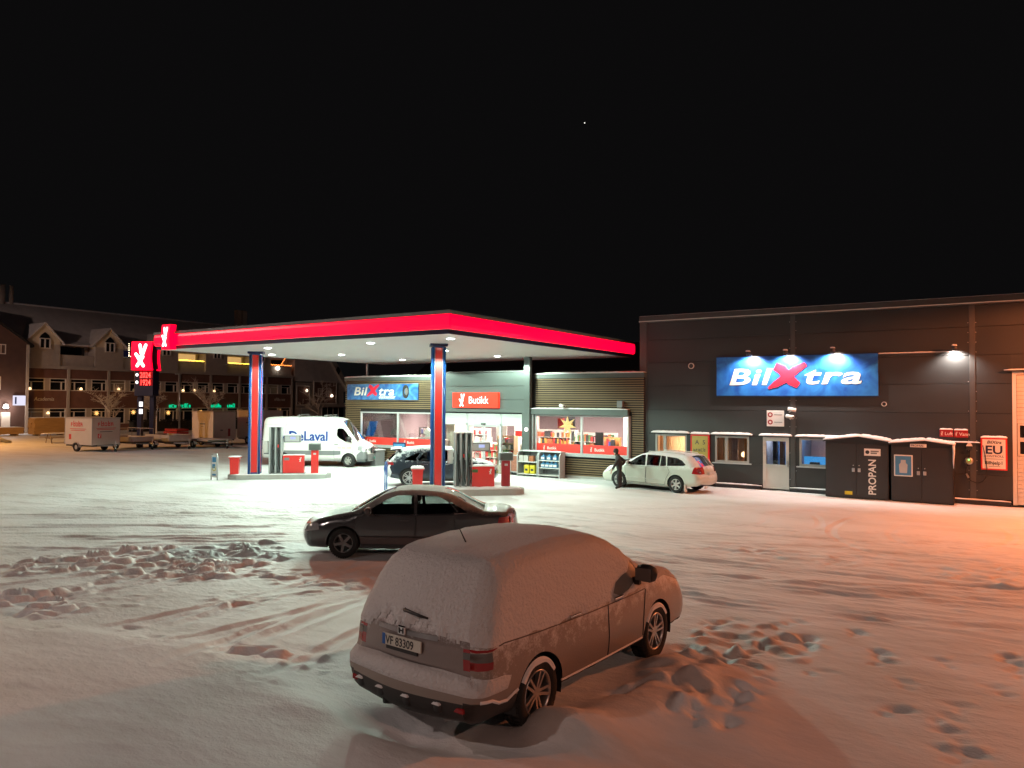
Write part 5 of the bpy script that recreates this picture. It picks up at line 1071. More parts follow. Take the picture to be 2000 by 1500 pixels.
class Car:
    """body from a side silhouette: triangulated flanks (with openings) joined by a crowned strip across"""
    def __init__(s, sil, L, hw, belt, tumble, axles, R, r_top=0.11, r_end=0.24, zmid=0.55, plan=0.07, bulge=(0.03, 0.13), step=0.055):
        s.L = L; s.hw = hw; s.belt = belt; s.tumble = tumble; s.ax = axles; s.R = R; s.rt = r_top; s.re = r_end; s.zmid = zmid; s.plan = plan; s.bu = bulge
        s.sil = [Vector((q.x, q.y)) for q in crom(sil, step)]; s.faces = {}; s.V = []; s.key = {}
        n = len(s.sil); s.nrm = []
        for i in range(n):
            d = (s.sil[(i+1) % n]-s.sil[i-1]).normalized(); s.nrm.append(Vector((-d.y, d.x)))
        cx = sum(q.x for q in s.sil)/n
        area = sum(s.sil[i].x*s.sil[(i+1) % n].y-s.sil[(i+1) % n].x*s.sil[i].y for i in range(n))
        if area > 0: s.nrm = [-q for q in s.nrm]
        s.sp = np.array([[q.x, q.y] for q in s.sil]); s.sq = np.roll(s.sp, -1, 0); s.sn = np.array([[q.x, q.y] for q in s.nrm])
    def base(s, x, z):
        zb = s.belt(x) if callable(s.belt) else s.belt
        w = s.hw*(1-s.plan*abs((x-s.L/2)/(s.L/2))**3.2)
        if z < s.zmid: w -= 0.055*((s.zmid-z)/(s.zmid-0.2))**2
        lo = -0.03*((z-s.zmid)/(zb-s.zmid)) if z > s.zmid else 0
        if z > zb: lo = -0.03-(z-zb)*s.tumble-0.012*min(1, (z-zb)/0.05)
        return w+lo
    def wid(s, x, z):
        p = np.array([x, z]); d = s.sq-s.sp; t = np.clip(((p-s.sp)*d).sum(1)/((d*d).sum(1)+1e-12), 0, 1); q = np.hypot(*(p-(s.sp+d*t[:, None])).T)
        i = int(q.argmin()); dist = q[i]; nx = s.sn[i][0]; r = s.rt+(s.re-s.rt)*nx*nx
        w = s.base(x, z)
        if dist < r: w -= r*(1-sqrt(max(0, 1-(1-dist/r)**2)))
        return w
    def vert(s, x, y, z):
        k = (round(x, 4), round(y, 4), round(z, 4))
        if k not in s.key: s.key[k] = len(s.V); s.V.append((x, y, z))
        return s.key[k]
    def put(s, name, f): s.faces.setdefault(name, []).append(f)
    def flanks(s, regions, grid=0.10):
        """regions: list of (name, polygon, per_side) tested in order"""
        pts = [Vector((q.x, q.y)) for q in s.sil]; n = len(pts); edges = [(i, (i+1) % n) for i in range(n)]
        polys = []
        for nm, poly, ps in regions:
            rs = resample(poly, 0.07); k = len(pts); pts += [Vector((q.x, q.y)) for q in rs]; edges += [(k+i, k+(i+1) % len(rs)) for i in range(len(rs))]
            polys.append((nm, poly, ps))
        arcs = []
        for ax in s.ax:
            c = [Vector((ax+(s.R+0.055)*cos(2*pi*i/36), s.R+(s.R+0.055)*sin(2*pi*i/36))) for i in range(36)]; k = len(pts); pts += c; edges += [(k+i, k+(i+1) % 36) for i in range(36)]
            arcs.append([(q.x, q.y) for q in c])
        sil = [(q.x, q.y) for q in s.sil]; allp = np.array([[q.x, q.y] for q in pts])
        x0, x1 = min(q[0] for q in sil), max(q[0] for q in sil); z0, z1 = min(q[1] for q in sil), max(q[1] for q in sil)
        for x in np.arange(x0, x1, grid):
            for z in np.arange(z0, z1, grid):
                if pin(x, z, sil) and np.hypot(allp[:, 0]-x, allp[:, 1]-z).min() > grid*0.35: pts.append(Vector((x, z)))
        vs, es, fs, _, _, _ = delaunay_2d_cdt(pts, edges, [], 0, 1e-5)
        ws = [s.wid(v.x, v.y) for v in vs]
        for f in fs:
            cx = sum(vs[i].x for i in f)/len(f); cz = sum(vs[i].y for i in f)/len(f)
            if not pin(cx, cz, sil) or any(pin(cx, cz, a) for a in arcs): continue
            nm = 'body'; ps = False
            for a, poly, p in polys:
                if pin(cx, cz, poly): nm, ps = a, p; break
            for sd in (1, -1):
                ids = [s.vert(vs[i].x, sd*ws[i], vs[i].y) for i in f]
                ar = sum(vs[f[i]].x*vs[f[(i+1) % len(f)]].y-vs[f[(i+1) % len(f)]].x*vs[f[i]].y for i in range(len(f)))
                if (ar > 0) == (sd > 0): ids = ids[::-1]
                s.put(nm+('#L' if sd > 0 else '#R') if ps else nm, ids)
    def strip(s, cls, ts=None):
        """cls(x, z, t, normal) -> part name or None"""
        if ts is None: ts = [-1, -0.97, -0.93, -0.88, -0.8, -0.7, -0.58, -0.45, -0.3, -0.15, 0, 0.15, 0.3, 0.45, 0.58, 0.7, 0.8, 0.88, 0.93, 0.97, 1]
        n = len(s.sil); rows = []
        for i in range(n):
            q = s.sil[i]; nn = s.nrm[i]; w = s.wid(q.x, q.y); b = s.bu[0]+(s.bu[1]-s.bu[0])*nn.x*nn.x
            if nn.y < -0.8: b = 0
            rows.append([s.vert(q.x+nn.x*b*(1-t*t)*(1-0.3*t*t), t*w, q.y+nn.y*b*(1-t*t)*(1-0.3*t*t)) for t in ts])
        for i in range(n):
            j = (i+1) % n; mid = (s.sil[i]+s.sil[j])/2; nn = (s.nrm[i]+s.nrm[j]).normalized()
            if nn.y < -0.7 and any(abs(mid.x-a) < s.R+0.06 for a in s.ax): continue
            for k in range(len(ts)-1):
                nm = cls(mid.x, mid.y, (ts[k]+ts[k+1])/2, nn)
                if nm: s.put(nm, [rows[i][k], rows[i][k+1], rows[j][k+1], rows[j][k]])
    def build(s, parent, mats, default, offs=None):
        out = {}
        for nm, fs in s.faces.items():
            used = {}; v = []; g = []
            for f in fs:
                q = []
                for i in f:
                    if i not in used: used[i] = len(v); p = s.V[i]; v.append((p[0]-s.L/2, p[1], p[2]))
                    if used[i] not in q: q.append(used[i])
                if len(q) > 2: g.append(q)
            me = bpy.data.meshes.new(nm); me.from_pydata(v, [], g); base = nm.split('#')[0]
            me.materials.append(mats.get(base, default)); me.polygons.foreach_set('use_smooth', [True]*len(me.polygons)); me.validate(); me.update()
            bm = bmesh.new(); bm.from_mesh(me); bmesh.ops.recalc_face_normals(bm, faces=bm.faces[:]) if base == 'body' else None; bm.to_mesh(me); bm.free()
            o = mesh_obj(base, me, None, parent); out[nm] = o
        return out
def seam(car, parent, pts, r=0.006, mat=None, name='seam', off=0.002, sides=(1, -1)):
    q = resample([Vector(p) for p in pts], 0.08, False)
    for sd in sides: MB().tube([(p.x-car.L/2, sd*(car.wid(p.x, p.y)+off), p.y) for p in q], r, 5).build(name, mat or M['black'], parent)
def make_wheel(R, rr, w, spokes, mat, style=0, snow=False):
    """meshes of one wheel: hub (brake disc), tyre, rim; axis along y, outer face -y"""
    ty = MB().lathe([(rr*0.98, -w*0.40), (rr+0.015, -w*0.47), (R-0.045, -w*0.52), (R-0.012, -w*0.45), (R, -w*0.36), (R, w*0.36), (R-0.012, w*0.45), (R-0.045, w*0.52), (rr, w*0.45)], 'y', (0, 0, 0), 40)
    for i in range(40):     # tread blocks
        a = 2*pi*i/40; 
        for b0, b1 in ((-0.40, -0.06), (0.06, 0.40)):
            p = Vector((cos(a), 0, sin(a))); t = Vector((-sin(a), 0, cos(a))); c = p*(R+0.003); q = []
            for sx, sy in ((-1, b0), (1, b0), (1, b1), (-1, b1)): q.append(c+t*sx*R*0.05+Vector((0, sy*w, 0)))
            ty.add([x+p*0.006 for x in q]+[x-p*0.01 for x in q], [(0, 1, 2, 3), (0, 4, 5, 1), (1, 5, 6, 2), (2, 6, 7, 3), (3, 7, 4, 0)])
    rm = MB().lathe([(rr, -w*0.42), (rr*0.985, -w*0.45), (rr*0.93, -w*0.43), (rr*0.90, -w*0.30), (rr*0.88, w*0.3), (rr, w*0.4)], 'y', (0, 0, 0), 40)
    rm.lathe([(0.0, -w*0.36), (rr*0.16, -w*0.37), (rr*0.20, -w*0.30), (rr*0.2, -w*0.1)], 'y', (0, 0, 0), 20)
    for i in range(spokes):
        a = 2*pi*i/spokes+pi/2; c = Vector((cos(a), 0, sin(a))); t = Vector((-sin(a), 0, cos(a)))
        subs = (0,) if style == 0 else (-1, 1)
        for sb in subs:
            w0, w1 = (rr*0.15, rr*0.17) if style == 0 else (rr*0.07, rr*0.07)
            o0 = t*sb*rr*0.06; o1 = t*sb*rr*0.17
            q = [c*rr*0.12+o0-t*w0, c*rr*0.12+o0+t*w0, c*rr*0.93+o1+t*w1*0.8, c*rr*0.93+o1-t*w1*0.8]
            f = [p+Vector((0, -w*0.36, 0)) for p in q[:2]]+[p+Vector((0, -w*0.42, 0)) for p in q[2:]]
            b = [p+Vector((0, -w*0.22, 0)) for p in q]
            rm.add(f+b, [(0, 1, 2, 3), (4, 7, 6, 5), (0, 4, 5, 1), (1, 5, 6, 2), (2, 6, 7, 3), (3, 7, 4, 0)])
    hub = MB().lathe([(0, -w*0.05), (rr*0.62, -w*0.05), (rr*0.62, 0.0), (rr*0.86, 0.02), (rr*0.86, w*0.2)], 'y', (0, 0, 0), 24)
    tm, rmm, hm = ty.mesh('tyre', M['rubber'], True), rm.mesh('rim', mat), hub.mesh('wheel', M['dkmetal'])
    rmm.polygons.foreach_set('use_smooth', [i < 200 for i in range(len(rmm.polygons))])
    return hm, tm, rmm
def put_wheels(car, parent, meshes, track, w, steer=0.0, snow=None):
    for ax, fr in zip(car.ax, (False, True)):
        for sd in (1, -1):
            o = mesh_obj('wheel', meshes[0], None, parent); o.location = (ax-car.L/2, sd*track, car.R); o.rotation_euler = (0, random.uniform(0, 1.2), (pi if sd > 0 else 0)+(steer if fr else 0))
            mesh_obj('tyre', meshes[1], None, o); mesh_obj('rim', meshes[2], None, o)
            # arch liner
            mb = MB(); n = 16; r = car.R+0.056; wo = car.wid(ax, car.R*2.1)-0.015
            for i in range(n):
                a, b = pi*(i/n*1.16-0.08), pi*((i+1)/n*1.16-0.08)
                p = lambda t, y: (ax-car.L/2+r*cos(t), sd*y, car.R+r*sin(t))
                mb.quad(p(a, wo), p(b, wo), p(b, wo-0.34), p(a, wo-0.34)); mb.add([p(a, wo-0.34), p(b, wo-0.34), (ax-car.L/2, sd*(wo-0.34), car.R)], [(0, 1, 2)])
            mb.build('wheel_arch', M['black'], parent)
            if snow: 
                mb = MB(); 
                for i in range(14):
                    a, b = pi*(0.18+0.64*i/14), pi*(0.18+0.64*(i+1)/14); e = lambda u: 0.008*sin(pi*min(1, max(0, (u/pi-0.18)/0.64)))
                    q = lambda t, y, ex: (ax-car.L/2+(car.R+ex)*cos(t), sd*y, car.R+(car.R+ex)*sin(t))
                    ja, jb = 0.012+0.006*sin(i*1.1), 0.012+0.006*sin((i+1)*1.1); mb.quad(q(a, track+w*0.46, 0.004), q(b, track+w*0.46, 0.004), q(b, track+w*0.545, -0.018), q(a, track+w*0.545, -0.018)); mb.quad(q(a, track+w*0.545, -0.018), q(b, track+w*0.545, -0.018), q(b, track+w*0.535, -0.04-jb), q(a, track+w*0.535, -0.04-ja))
                mb.build('wheel_snow', snow, parent, True)
def interior(car, parent, x_f, x_r, zs=0.48, wy=0.36, van=False):
    for x, ys in ((x_f, (wy, -wy)), (x_r, (0,)))[:1 if van else 2]:
        for y in ys:
            w = 0.24 if ys[0] else 0.6
            mb = MB().box(x-0.25-car.L/2, x+0.28-car.L/2, y-w, y+w, zs-0.18, zs, bev=0.05).prism([(x-0.20-car.L/2, zs), (x-0.08-car.L/2, zs), (x-0.26-car.L/2, zs+0.55), (x-0.36-car.L/2, zs+0.53)], 'y', y-w, y+w)
            for yy in ((y,) if ys[0] else (-0.36, 0.36)): mb.box(x-0.40-car.L/2, x-0.28-car.L/2, yy-0.13, yy+0.13, zs+0.58, zs+0.78, bev=0.04)
            mb.build('seat', M['seat'], parent)
    d = x_f+0.75; MB().prism([(d-car.L/2, zs), (d+0.5-car.L/2, zs), (d+0.5-car.L/2, zs+0.38), (d+0.1-car.L/2, zs+0.42), (d-car.L/2, zs+0.3)], 'y', -0.7, 0.7).build('dashboard', M['seat'], parent)
    MB().lathe([(0.17, 0), (0.185, 0.012), (0.2, 0), (0.185, -0.012), (0.17, 0)], 'x', (d-0.12-car.L/2, wy, zs+0.36), 20).build('steering_wheel', M['black'], parent, True)
def mirror(car, parent, x, z, mat, glassmat, s=1.0, snow=False):
    for sd in (1, -1):
        y = sd*(car.wid(x, z)+0.02); q = MB()
        q.box(x-0.05*s-car.L/2, x+0.10*s-car.L/2, min(y, y+sd*0.22*s), max(y, y+sd*0.22*s), z+0.02, z+0.18*s, bev=0.07*s).box(x-car.L/2, x+0.05-car.L/2, min(y-sd*0.05, y+sd*0.06), max(y-sd*0.05, y+sd*0.06), z-0.02, z+0.06)
        o = q.build('mirror', mat, parent)
        MB().box(x-0.056*s-car.L/2, x-0.052*s-car.L/2, min(y+sd*0.03*s, y+sd*0.19*s), max(y+sd*0.03*s, y+sd*0.19*s), z+0.05, z+0.155*s).build('mirror_glass', glassmat, o)
def handles(car, parent, xs, z, mat):
    for x in xs:
        for sd in (1, -1):
            y = sd*(car.wid(x, z)+0.012); MB().box(x-0.10-car.L/2, x+0.10-car.L/2, min(y, y+sd*0.022), max(y, y+sd*0.022), z-0.014, z+0.016, bev=0.008).box(x+0.07-car.L/2, x+0.10-car.L/2, min(y-sd*0.02, y), max(y-sd*0.02, y), z-0.012, z+0.012).build('door_handle', mat, parent)
def frost(name, paint, rough, coat, zlo, zhi, amt, metal=0.0, upw=0.75, nw=1.3, lo=0.30, hi=0.72, snowc=(0.76, 0.77, 0.79)):
    """car paint dusted with snow: more on upward faces and above a given height"""
    m, n, l, b = newmat(name); tc = n.new('ShaderNodeTexCoord'); sx = n.new('ShaderNodeSeparateXYZ'); l.new(tc.outputs['Object'], sx.inputs[0])
    nz = n.new('ShaderNodeTexNoise'); nz.inputs['Scale'].default_value = 7; nz.inputs['Detail'].default_value = 8; nz.inputs['Roughness'].default_value = 0.7; l.new(tc.outputs['Object'], nz.inputs['Vector'])
    n2 = n.new('ShaderNodeTexNoise'); n2.inputs['Scale'].default_value = 55; n2.inputs['Detail'].default_value = 3; l.new(tc.outputs['Object'], n2.inputs['Vector'])
    ge = n.new('ShaderNodeNewGeometry'); sn = n.new('ShaderNodeSeparateXYZ'); l.new(ge.outputs['Normal'], sn.inputs[0])
    mr = n.new('ShaderNodeMapRange'); mr.inputs['From Min'].default_value = zlo; mr.inputs['From Max'].default_value = zhi; l.new(sx.outputs['Z'], mr.inputs['Value'])
    def math_(op, a, bb):
        x = n.new('ShaderNodeMath'); x.operation = op
        for i, v in enumerate((a, bb)):
            if isinstance(v, (int, float)): x.inputs[i].default_value = v
            else: l.new(v, x.inputs[i])
        return x.outputs[0]
    upn = math_('MULTIPLY', math_('MAXIMUM', sn.outputs['Z'], 0.0), upw)
    s = math_('ADD', math_('MULTIPLY', mr.outputs[0], amt), upn); s = math_('ADD', s, math_('MULTIPLY', math_('SUBTRACT', nz.outputs['Fac'], 0.5), nw)); s = math_('ADD', s, math_('MULTIPLY', math_('SUBTRACT', n2.outputs['Fac'], 0.5), 0.5))
    cl = n.new('ShaderNodeMapRange'); cl.inputs['From Min'].default_value = lo; cl.inputs['From Max'].default_value = hi; l.new(s, cl.inputs['Value'])
    mx = n.new('ShaderNodeMix'); mx.data_type = 'RGBA'; mx.inputs['A'].default_value = paint+(1,); mx.inputs['B'].default_value = snowc+(1,); l.new(cl.outputs[0], mx.inputs['Factor']); l.new(mx.outputs['Result'], b.inputs['Base Color'])
    r = n.new('ShaderNodeMapRange'); r.inputs['To Min'].default_value = rough; r.inputs['To Max'].default_value = 0.75; l.new(cl.outputs[0], r.inputs['Value']); l.new(r.outputs[0], b.inputs['Roughness'])
    mt = n.new('ShaderNodeMapRange'); mt.inputs['To Min'].default_value = metal; mt.inputs['To Max'].default_value = 0.0; l.new(cl.outputs[0], mt.inputs['Value']); l.new(mt.outputs[0], b.inputs['Metallic'])
    cw = n.new('ShaderNodeMapRange'); cw.inputs['To Min'].default_value = coat; cw.inputs['To Max'].default_value = 0.0; l.new(cl.outputs[0], cw.inputs['Value']); l.new(cw.outputs[0], b.inputs['Coat Weight'])
    bp = n.new('ShaderNodeBump'); bp.inputs['Distance'].default_value = 0.006; bp.inputs['Strength'].default_value = 0.35; l.new(n2.outputs['Fac'], bp.inputs['Height']); l.new(bp.outputs[0], b.inputs['Normal'])
    return m

# ---------------------------------------------------------------- snow covered SUV in the foreground
def build_suv_front():
    L = 4.53
    sil = [(0.24,0.25),(0.10,0.29),(0.02,0.38),(0.0,0.49),(0.01,0.59),(0.05,0.66),(0.10,0.70),(0.11,0.85),(0.13,1.0),(0.19,1.13),(0.36,1.42),(0.50,1.57),(0.70,1.63),(1.1,1.665),(1.6,1.68),(2.1,1.665),(2.5,1.61),(2.85,1.47),(3.2,1.27),(3.45,1.12),(3.75,1.06),(4.05,1.0),(4.30,0.91),(4.42,0.80),(4.50,0.64),(4.53,0.5),(4.5,0.36),(4.40,0.27),(3.2,0.25),(1.6,0.25),(0.5,0.25)]
    car = Car(sil, L, 0.93, 0.98, 0.27, (0.98, 3.60), 0.345, r_top=0.13, r_end=0.15, zmid=0.62, plan=0.05, bulge=(0.035, 0.10), step=0.032)
    t = thing('snow_covered_suv', 'beige suv buried under snow with plate VF 83309, nearest the viewer', 'car', (0, 0, 0))
    line = lambda x: 0.955+0.012*sin(x*9)+0.008*sin(x*23)      # lower edge of the snow on the flanks
    top = [(x, line(x)) for x in np.arange(-0.05, 3.05, 0.06)]+[(3.1, 0.98), (3.5, 0.99), (3.9, 0.99), (4.3, 0.86), (4.7, 0.7), (4.7, 2.0), (-0.05, 2.0)]
    wiped = [(2.50,1.02),(2.60,1.12),(2.78,1.17),(2.92,1.19),(3.02,1.27),(3.12,1.28),(3.16,1.14),(3.06,1.06),(2.85,1.00),(2.62,0.975)]
    low = [(-0.1, 0.1), (4.7, 0.1), (4.7, 0.38), (3.95, 0.36), (3.2, 0.36), (1.35, 0.36), (0.62, 0.44), (0.55, 0.48), (0.42, 0.44), (0.30, 0.45), (0.2, 0.50), (-0.1, 0.51)]
    lampp = [(0.0, 0.755), (0.25, 0.77), (0.26, 0.835), (0.0, 0.835)]; lampt = [(0.0, 0.915), (0.26, 0.925), (0.34, 0.945), (0.0, 0.945)]; lampw = [(0.0, 0.835), (0.26, 0.835), (0.25, 0.915), (0.0, 0.915)]
    bsn = [(-0.1, 0.56), (0.3, 0.55), (0.44, 0.555), (0.50, 0.66), (0.40, 0.685), (-0.1, 0.705)]
    doors = [('door', [(1.28,0.40),(2.30,0.40),(2.32,0.95),(1.42,0.95),(1.40,0.78),(1.30,0.62)], True), ('door', [(2.33,0.40),(3.16,0.40),(3.14,0.6),(3.26,0.98),(2.35,0.95)], True)]
    car.flanks([('cleared_glass', wiped, True), ('tail_light', lampp, True), ('tail_light', lampt, True), ('reverse_light', lampw, True), ('bumper_snow', bsn, False), ('snow_cover', top, False), ('lower_cladding', low, False)]+doors, 0.09)
    rnd = random.Random(5); ph = [rnd.random()*6 for _ in range(6)]
    def cls(x, z, tt, nn):
        if nn.y < -0.7: return 'underbody'
        if x < 0.9:
            edge = 1.03+0.03*sin(tt*9+ph[0])+0.02*sin(tt*23+ph[1])+0.012*sin(tt*61+ph[2])-0.10*max(0, abs(tt)-0.70)*3
            if z > edge: return 'snow_cover'
            if z < 0.505: return 'lower_cladding'
            if 0.555 < z < 0.705 and x < 0.12: return 'bumper_snow'
            if abs(tt) > 0.9 and 0.755 < z < 0.945: return ('reverse_light' if 0.84 < z < 0.915 else 'tail_light')+('#L' if tt > 0 else '#R')
            return 'tailgate' if z > 0.70 else 'body'
        if z > 0.75: return 'snow_cover'
        return 'body' if z > 0.4 else 'lower_cladding'
    ts = sorted({round(x, 3) for x in np.linspace(-1, 1, 81)}|{-0.9, 0.9, 0.97, -0.97, 0.985, -0.985})
    car.strip(cls, ts)
    paint = frost('beige_paint_frosted', (0.30, 0.25, 0.22), 0.32, 0.35, 0.55, 0.98, 0.42, 0.25)
    parts = car.build(t, {'snow_cover': M['carsnow'], 'bumper_snow': M['carsnow'], 'cleared_glass': M['greyglass'], 'tail_light': M['redlamp'], 'reverse_light': M['mirrorfrost'], 'lower_cladding': M['cladblack'], 'underbody': M['black'], 'tailgate': frost('tailgate_paint', (0.27, 0.23, 0.22), 0.32, 0.35, 0.75, 1.2, 0.28, 0.3)}, paint)
    # puff the snow outwards, thinning to nothing at its lower edge
    for key, amt in (('snow_cover', 0.042), ('bumper_snow', 0.03)):
        me = parts[key].data; n = len(me.vertices); co = np.zeros(n*3); me.vertices.foreach_get('co', co); co = co.reshape(-1, 3); no = np.zeros(n*3)
        bm = bmesh.new(); bm.from_mesh(me); bmesh.ops.recalc_face_normals(bm, faces=bm.faces[:]); bm.normal_update(); bm.verts.ensure_lookup_table()
        bd = np.array([[*v.co] for v in bm.verts if v.is_boundary])
        dd = np.array([min(1.0, (np.hypot(np.hypot(bd[:, 0]-v.co.x, bd[:, 1]-v.co.y), bd[:, 2]-v.co.z).min())/0.10) for v in bm.verts])
        nr = np.array([[*v.normal] for v in bm.verts]); upw = 0.45+0.55*np.clip(nr[:, 2], 0, 1)+(0.25 if key == 'bumper_snow' else 0)
        lump = 1+0.5*fbm(co[:, 0]*1.5+co[:, 1], co[:, 2]*1.5+co[:, 1]*1.3, 3, 700)+0.28*fbm(co[:, 0]*7+co[:, 1]*3, co[:, 2]*7+co[:, 1]*5, 2, 710)
        new = co+nr*(amt*dd**0.5*upw*lump)[:, None]+nr*0.004
        for v, q in zip(bm.verts, new): v.co = q
        bmesh.ops.subdivide_edges(bm, edges=bm.edges[:], cuts=1, use_grid_fill=True, smooth=0.0) if key == 'bumper_snow' else None
        bm.normal_update(); bm.to_mesh(me); bm.free(); me.update()
    # rear furniture, set on the curved tail
    def xs(y, z):
        k = min(range(len(car.sil)), key=lambda i: abs(car.sil[i].y-z)+(10 if car.sil[i].x > 1 or car.nrm[i].x > -0.2 else 0)); q = car.sil[k]; nn = car.nrm[k]; tt = y/car.wid(q.x, q.y); b = car.bu[0]+(car.bu[1]-car.bu[0])*nn.x*nn.x
        return q.x-L/2+nn.x*b*(1-tt*tt)*(1-0.3*tt*tt)
    x0 = xs(0.05, 0.88)
    pl = MB().box(x0-0.022, x0-0.006, -0.21, 0.31, 0.835, 0.945, bev=0.004).build('number_plate', M['plate'], t)
    text('plate_text', 'VF 83309', M['black'], 0.112, (x0-0.0235, 0.262, 0.850), -pi/2, pl, 0.012, depth=0.001, xs=0.88); MB().box(x0-0.0245, x0-0.022, 0.268, 0.308, 0.838, 0.942).build('plate_band', M['blue'], pl)
    MB().box(x0-0.020, x0-0.004, -0.16, 0.26, 0.800, 0.834, bev=0.004).build('dealer_strip', M['black'], pl)
    cb = MB()
    for k in range(12):
        ya, yb = 0.42-0.80*k/12, 0.42-0.80*(k+1)/12; za, zb = 0.972, 1.012
        cb.add([(xs(ya, 0.99)-0.03, ya, za), (xs(yb, 0.99)-0.03, yb, za), (xs(yb, 0.99)-0.02, yb, zb), (xs(ya, 0.99)-0.02, ya, zb), (xs(ya, 0.99)+0.03, ya, za), (xs(yb, 0.99)+0.03, yb, za), (xs(yb, 0.99)+0.03, yb, zb), (xs(ya, 0.99)+0.03, ya, zb)], [(0, 3, 2, 1), (3, 7, 6, 2), (0, 1, 5, 4)])
    cb.build('chrome_bar', M['alloy'], t)
    ex = xs(0.05, 1.0)
    em = MB().box(ex-0.05, ex-0.028, 0.0, 0.10, 0.965, 1.05, bev=0.014).build('emblem', M['chrome'], t); MB().prism([(0.018, 0.98), (0.032, 0.98), (0.034, 1.0), (0.062, 1.0), (0.064, 0.98), (0.078, 0.98), (0.082, 1.03), (0.066, 1.03), (0.062, 1.012), (0.034, 1.012), (0.03, 1.03), (0.014, 1.03)], 'x', ex-0.054, ex-0.0501).build('emblem_letter', M['black'], em)
    wx = xs(0, 1.16)-0.045
    MB().tube([(wx+0.05, 0.10, 1.175), (wx-0.015, 0.08, 1.18), (wx-0.025, -0.10, 1.165), (wx-0.0, -0.22, 1.145)], 0.024, 8, taper=0.010).build('rear_wiper', M['black'], t, True)
    MB().tube([(-1.35, -0.02, 1.66), (-1.50, -0.02, 1.88)], 0.010, 6, taper=0.005).build('antenna', M['black'], t)
    for y in (0.60, 0.26, -0.10, -0.46):
        xb = xs(y, 0.41); o = MB().lathe([(0, -0.014), (0.042, -0.014), (0.052, 0.0), (0.05, 0.05)], 'x', (xb, y, 0.41), 16).build('bumper_cap', M['black'], t, True); MB().cap(xb-0.035, xb+0.02, y-0.045, y+0.045, 0.448, 0.02, 5, 6).build('cap_snow', M['snow'], o, True)
    for y in (-0.66, 0.66): xb = xs(y, 0.43); MB().box(xb-0.006, xb+0.03, y-0.08, y+0.08, 0.405, 0.455, bev=0.008).build('reflector', M['redlamp'], t)
    MB().tube([(x0+0.5, 0.25, 0.30), (x0+0.06, 0.25, 0.27), (x0-0.03, 0.25, 0.30), (x0-0.035, 0.25, 0.36)], 0.028, 8).lathe([(0, -0.04), (0.03, -0.03), (0.036, 0), (0.03, 0.03), (0, 0.04)], 'z', (x0-0.035, 0.25, 0.385), 12).build('tow_hitch', M['dkmetal'], t, True)
    MB().cap(x0-0.075, x0+0.005, 0.21, 0.29, 0.40, 0.07, 6, 6).build('hitch_snow', M['snow'], t, True)
    MB().cyl((x0+0.4, -0.42, 0.27), (x0+0.10, -0.42, 0.26), 0.035, 12).build('exhaust_pipe', M['steel'], t, True)
    MB().box(x0+0.45, 1.9, -0.7, 0.7, 0.27, 0.31).box(x0+0.25, x0+0.45, -0.5, 0.3, 0.26, 0.40).build('floor_pan', M['black'], t)
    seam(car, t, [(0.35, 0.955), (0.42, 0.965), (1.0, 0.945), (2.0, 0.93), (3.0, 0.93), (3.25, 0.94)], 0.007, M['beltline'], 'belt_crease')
    seam(car, t, [(2.315, 0.36), (2.335, 0.93)], 0.006); seam(car, t, [(3.18, 0.40), (3.17, 0.6), (3.27, 0.93)], 0.006)
    seam(car, t, [(1.36, 0.375), (2.2, 0.37), (3.16, 0.375)], 0.012, M['snow'], 'sill_snow', 0.004)
    seam(car, t, [(0.08, 0.515), (0.22, 0.50), (0.32, 0.455), (0.44, 0.445), (0.54, 0.485), (0.6, 0.50)], 0.016, M['snow'], 'bumper_edge_snow', 0.002)
    handles(car, t, (1.62, 2.56), 0.972, M['chrome']); mirror(car, t, 3.02, 1.05, M['cladblack'], M['mirrorfrost'], 1.25)
    wm = make_wheel(0.345, 0.225, 0.225, 5, M['alloy'], 1); put_wheels(car, t, wm, 0.785, 0.225, 0.0, M['snow'])
    return t
M['carsnow'] = snowmat('car_snow', (0.62, 0.62, 0.63), 0.8, 26, 0.8, 90)
M['greyglass'] = P('frosted_glass', (0.19, 0.19, 0.185), 0.4, var=0.2)
M['mirrorfrost'] = P('frosted_mirror', (0.13, 0.13, 0.13), 0.4, var=0.15)
M['cladblack'] = P('black_plastic', (0.035, 0.034, 0.034), 0.6, var=0.2, scale=8, bump=0.15, bscale=80)
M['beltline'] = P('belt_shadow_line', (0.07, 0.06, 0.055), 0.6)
M['headlamp'] = P('head_lamp_glass', (0.45, 0.46, 0.48), 0.08, 0.3, var=0.4, scale=12, coat=0.8)
suv = build_suv_front()

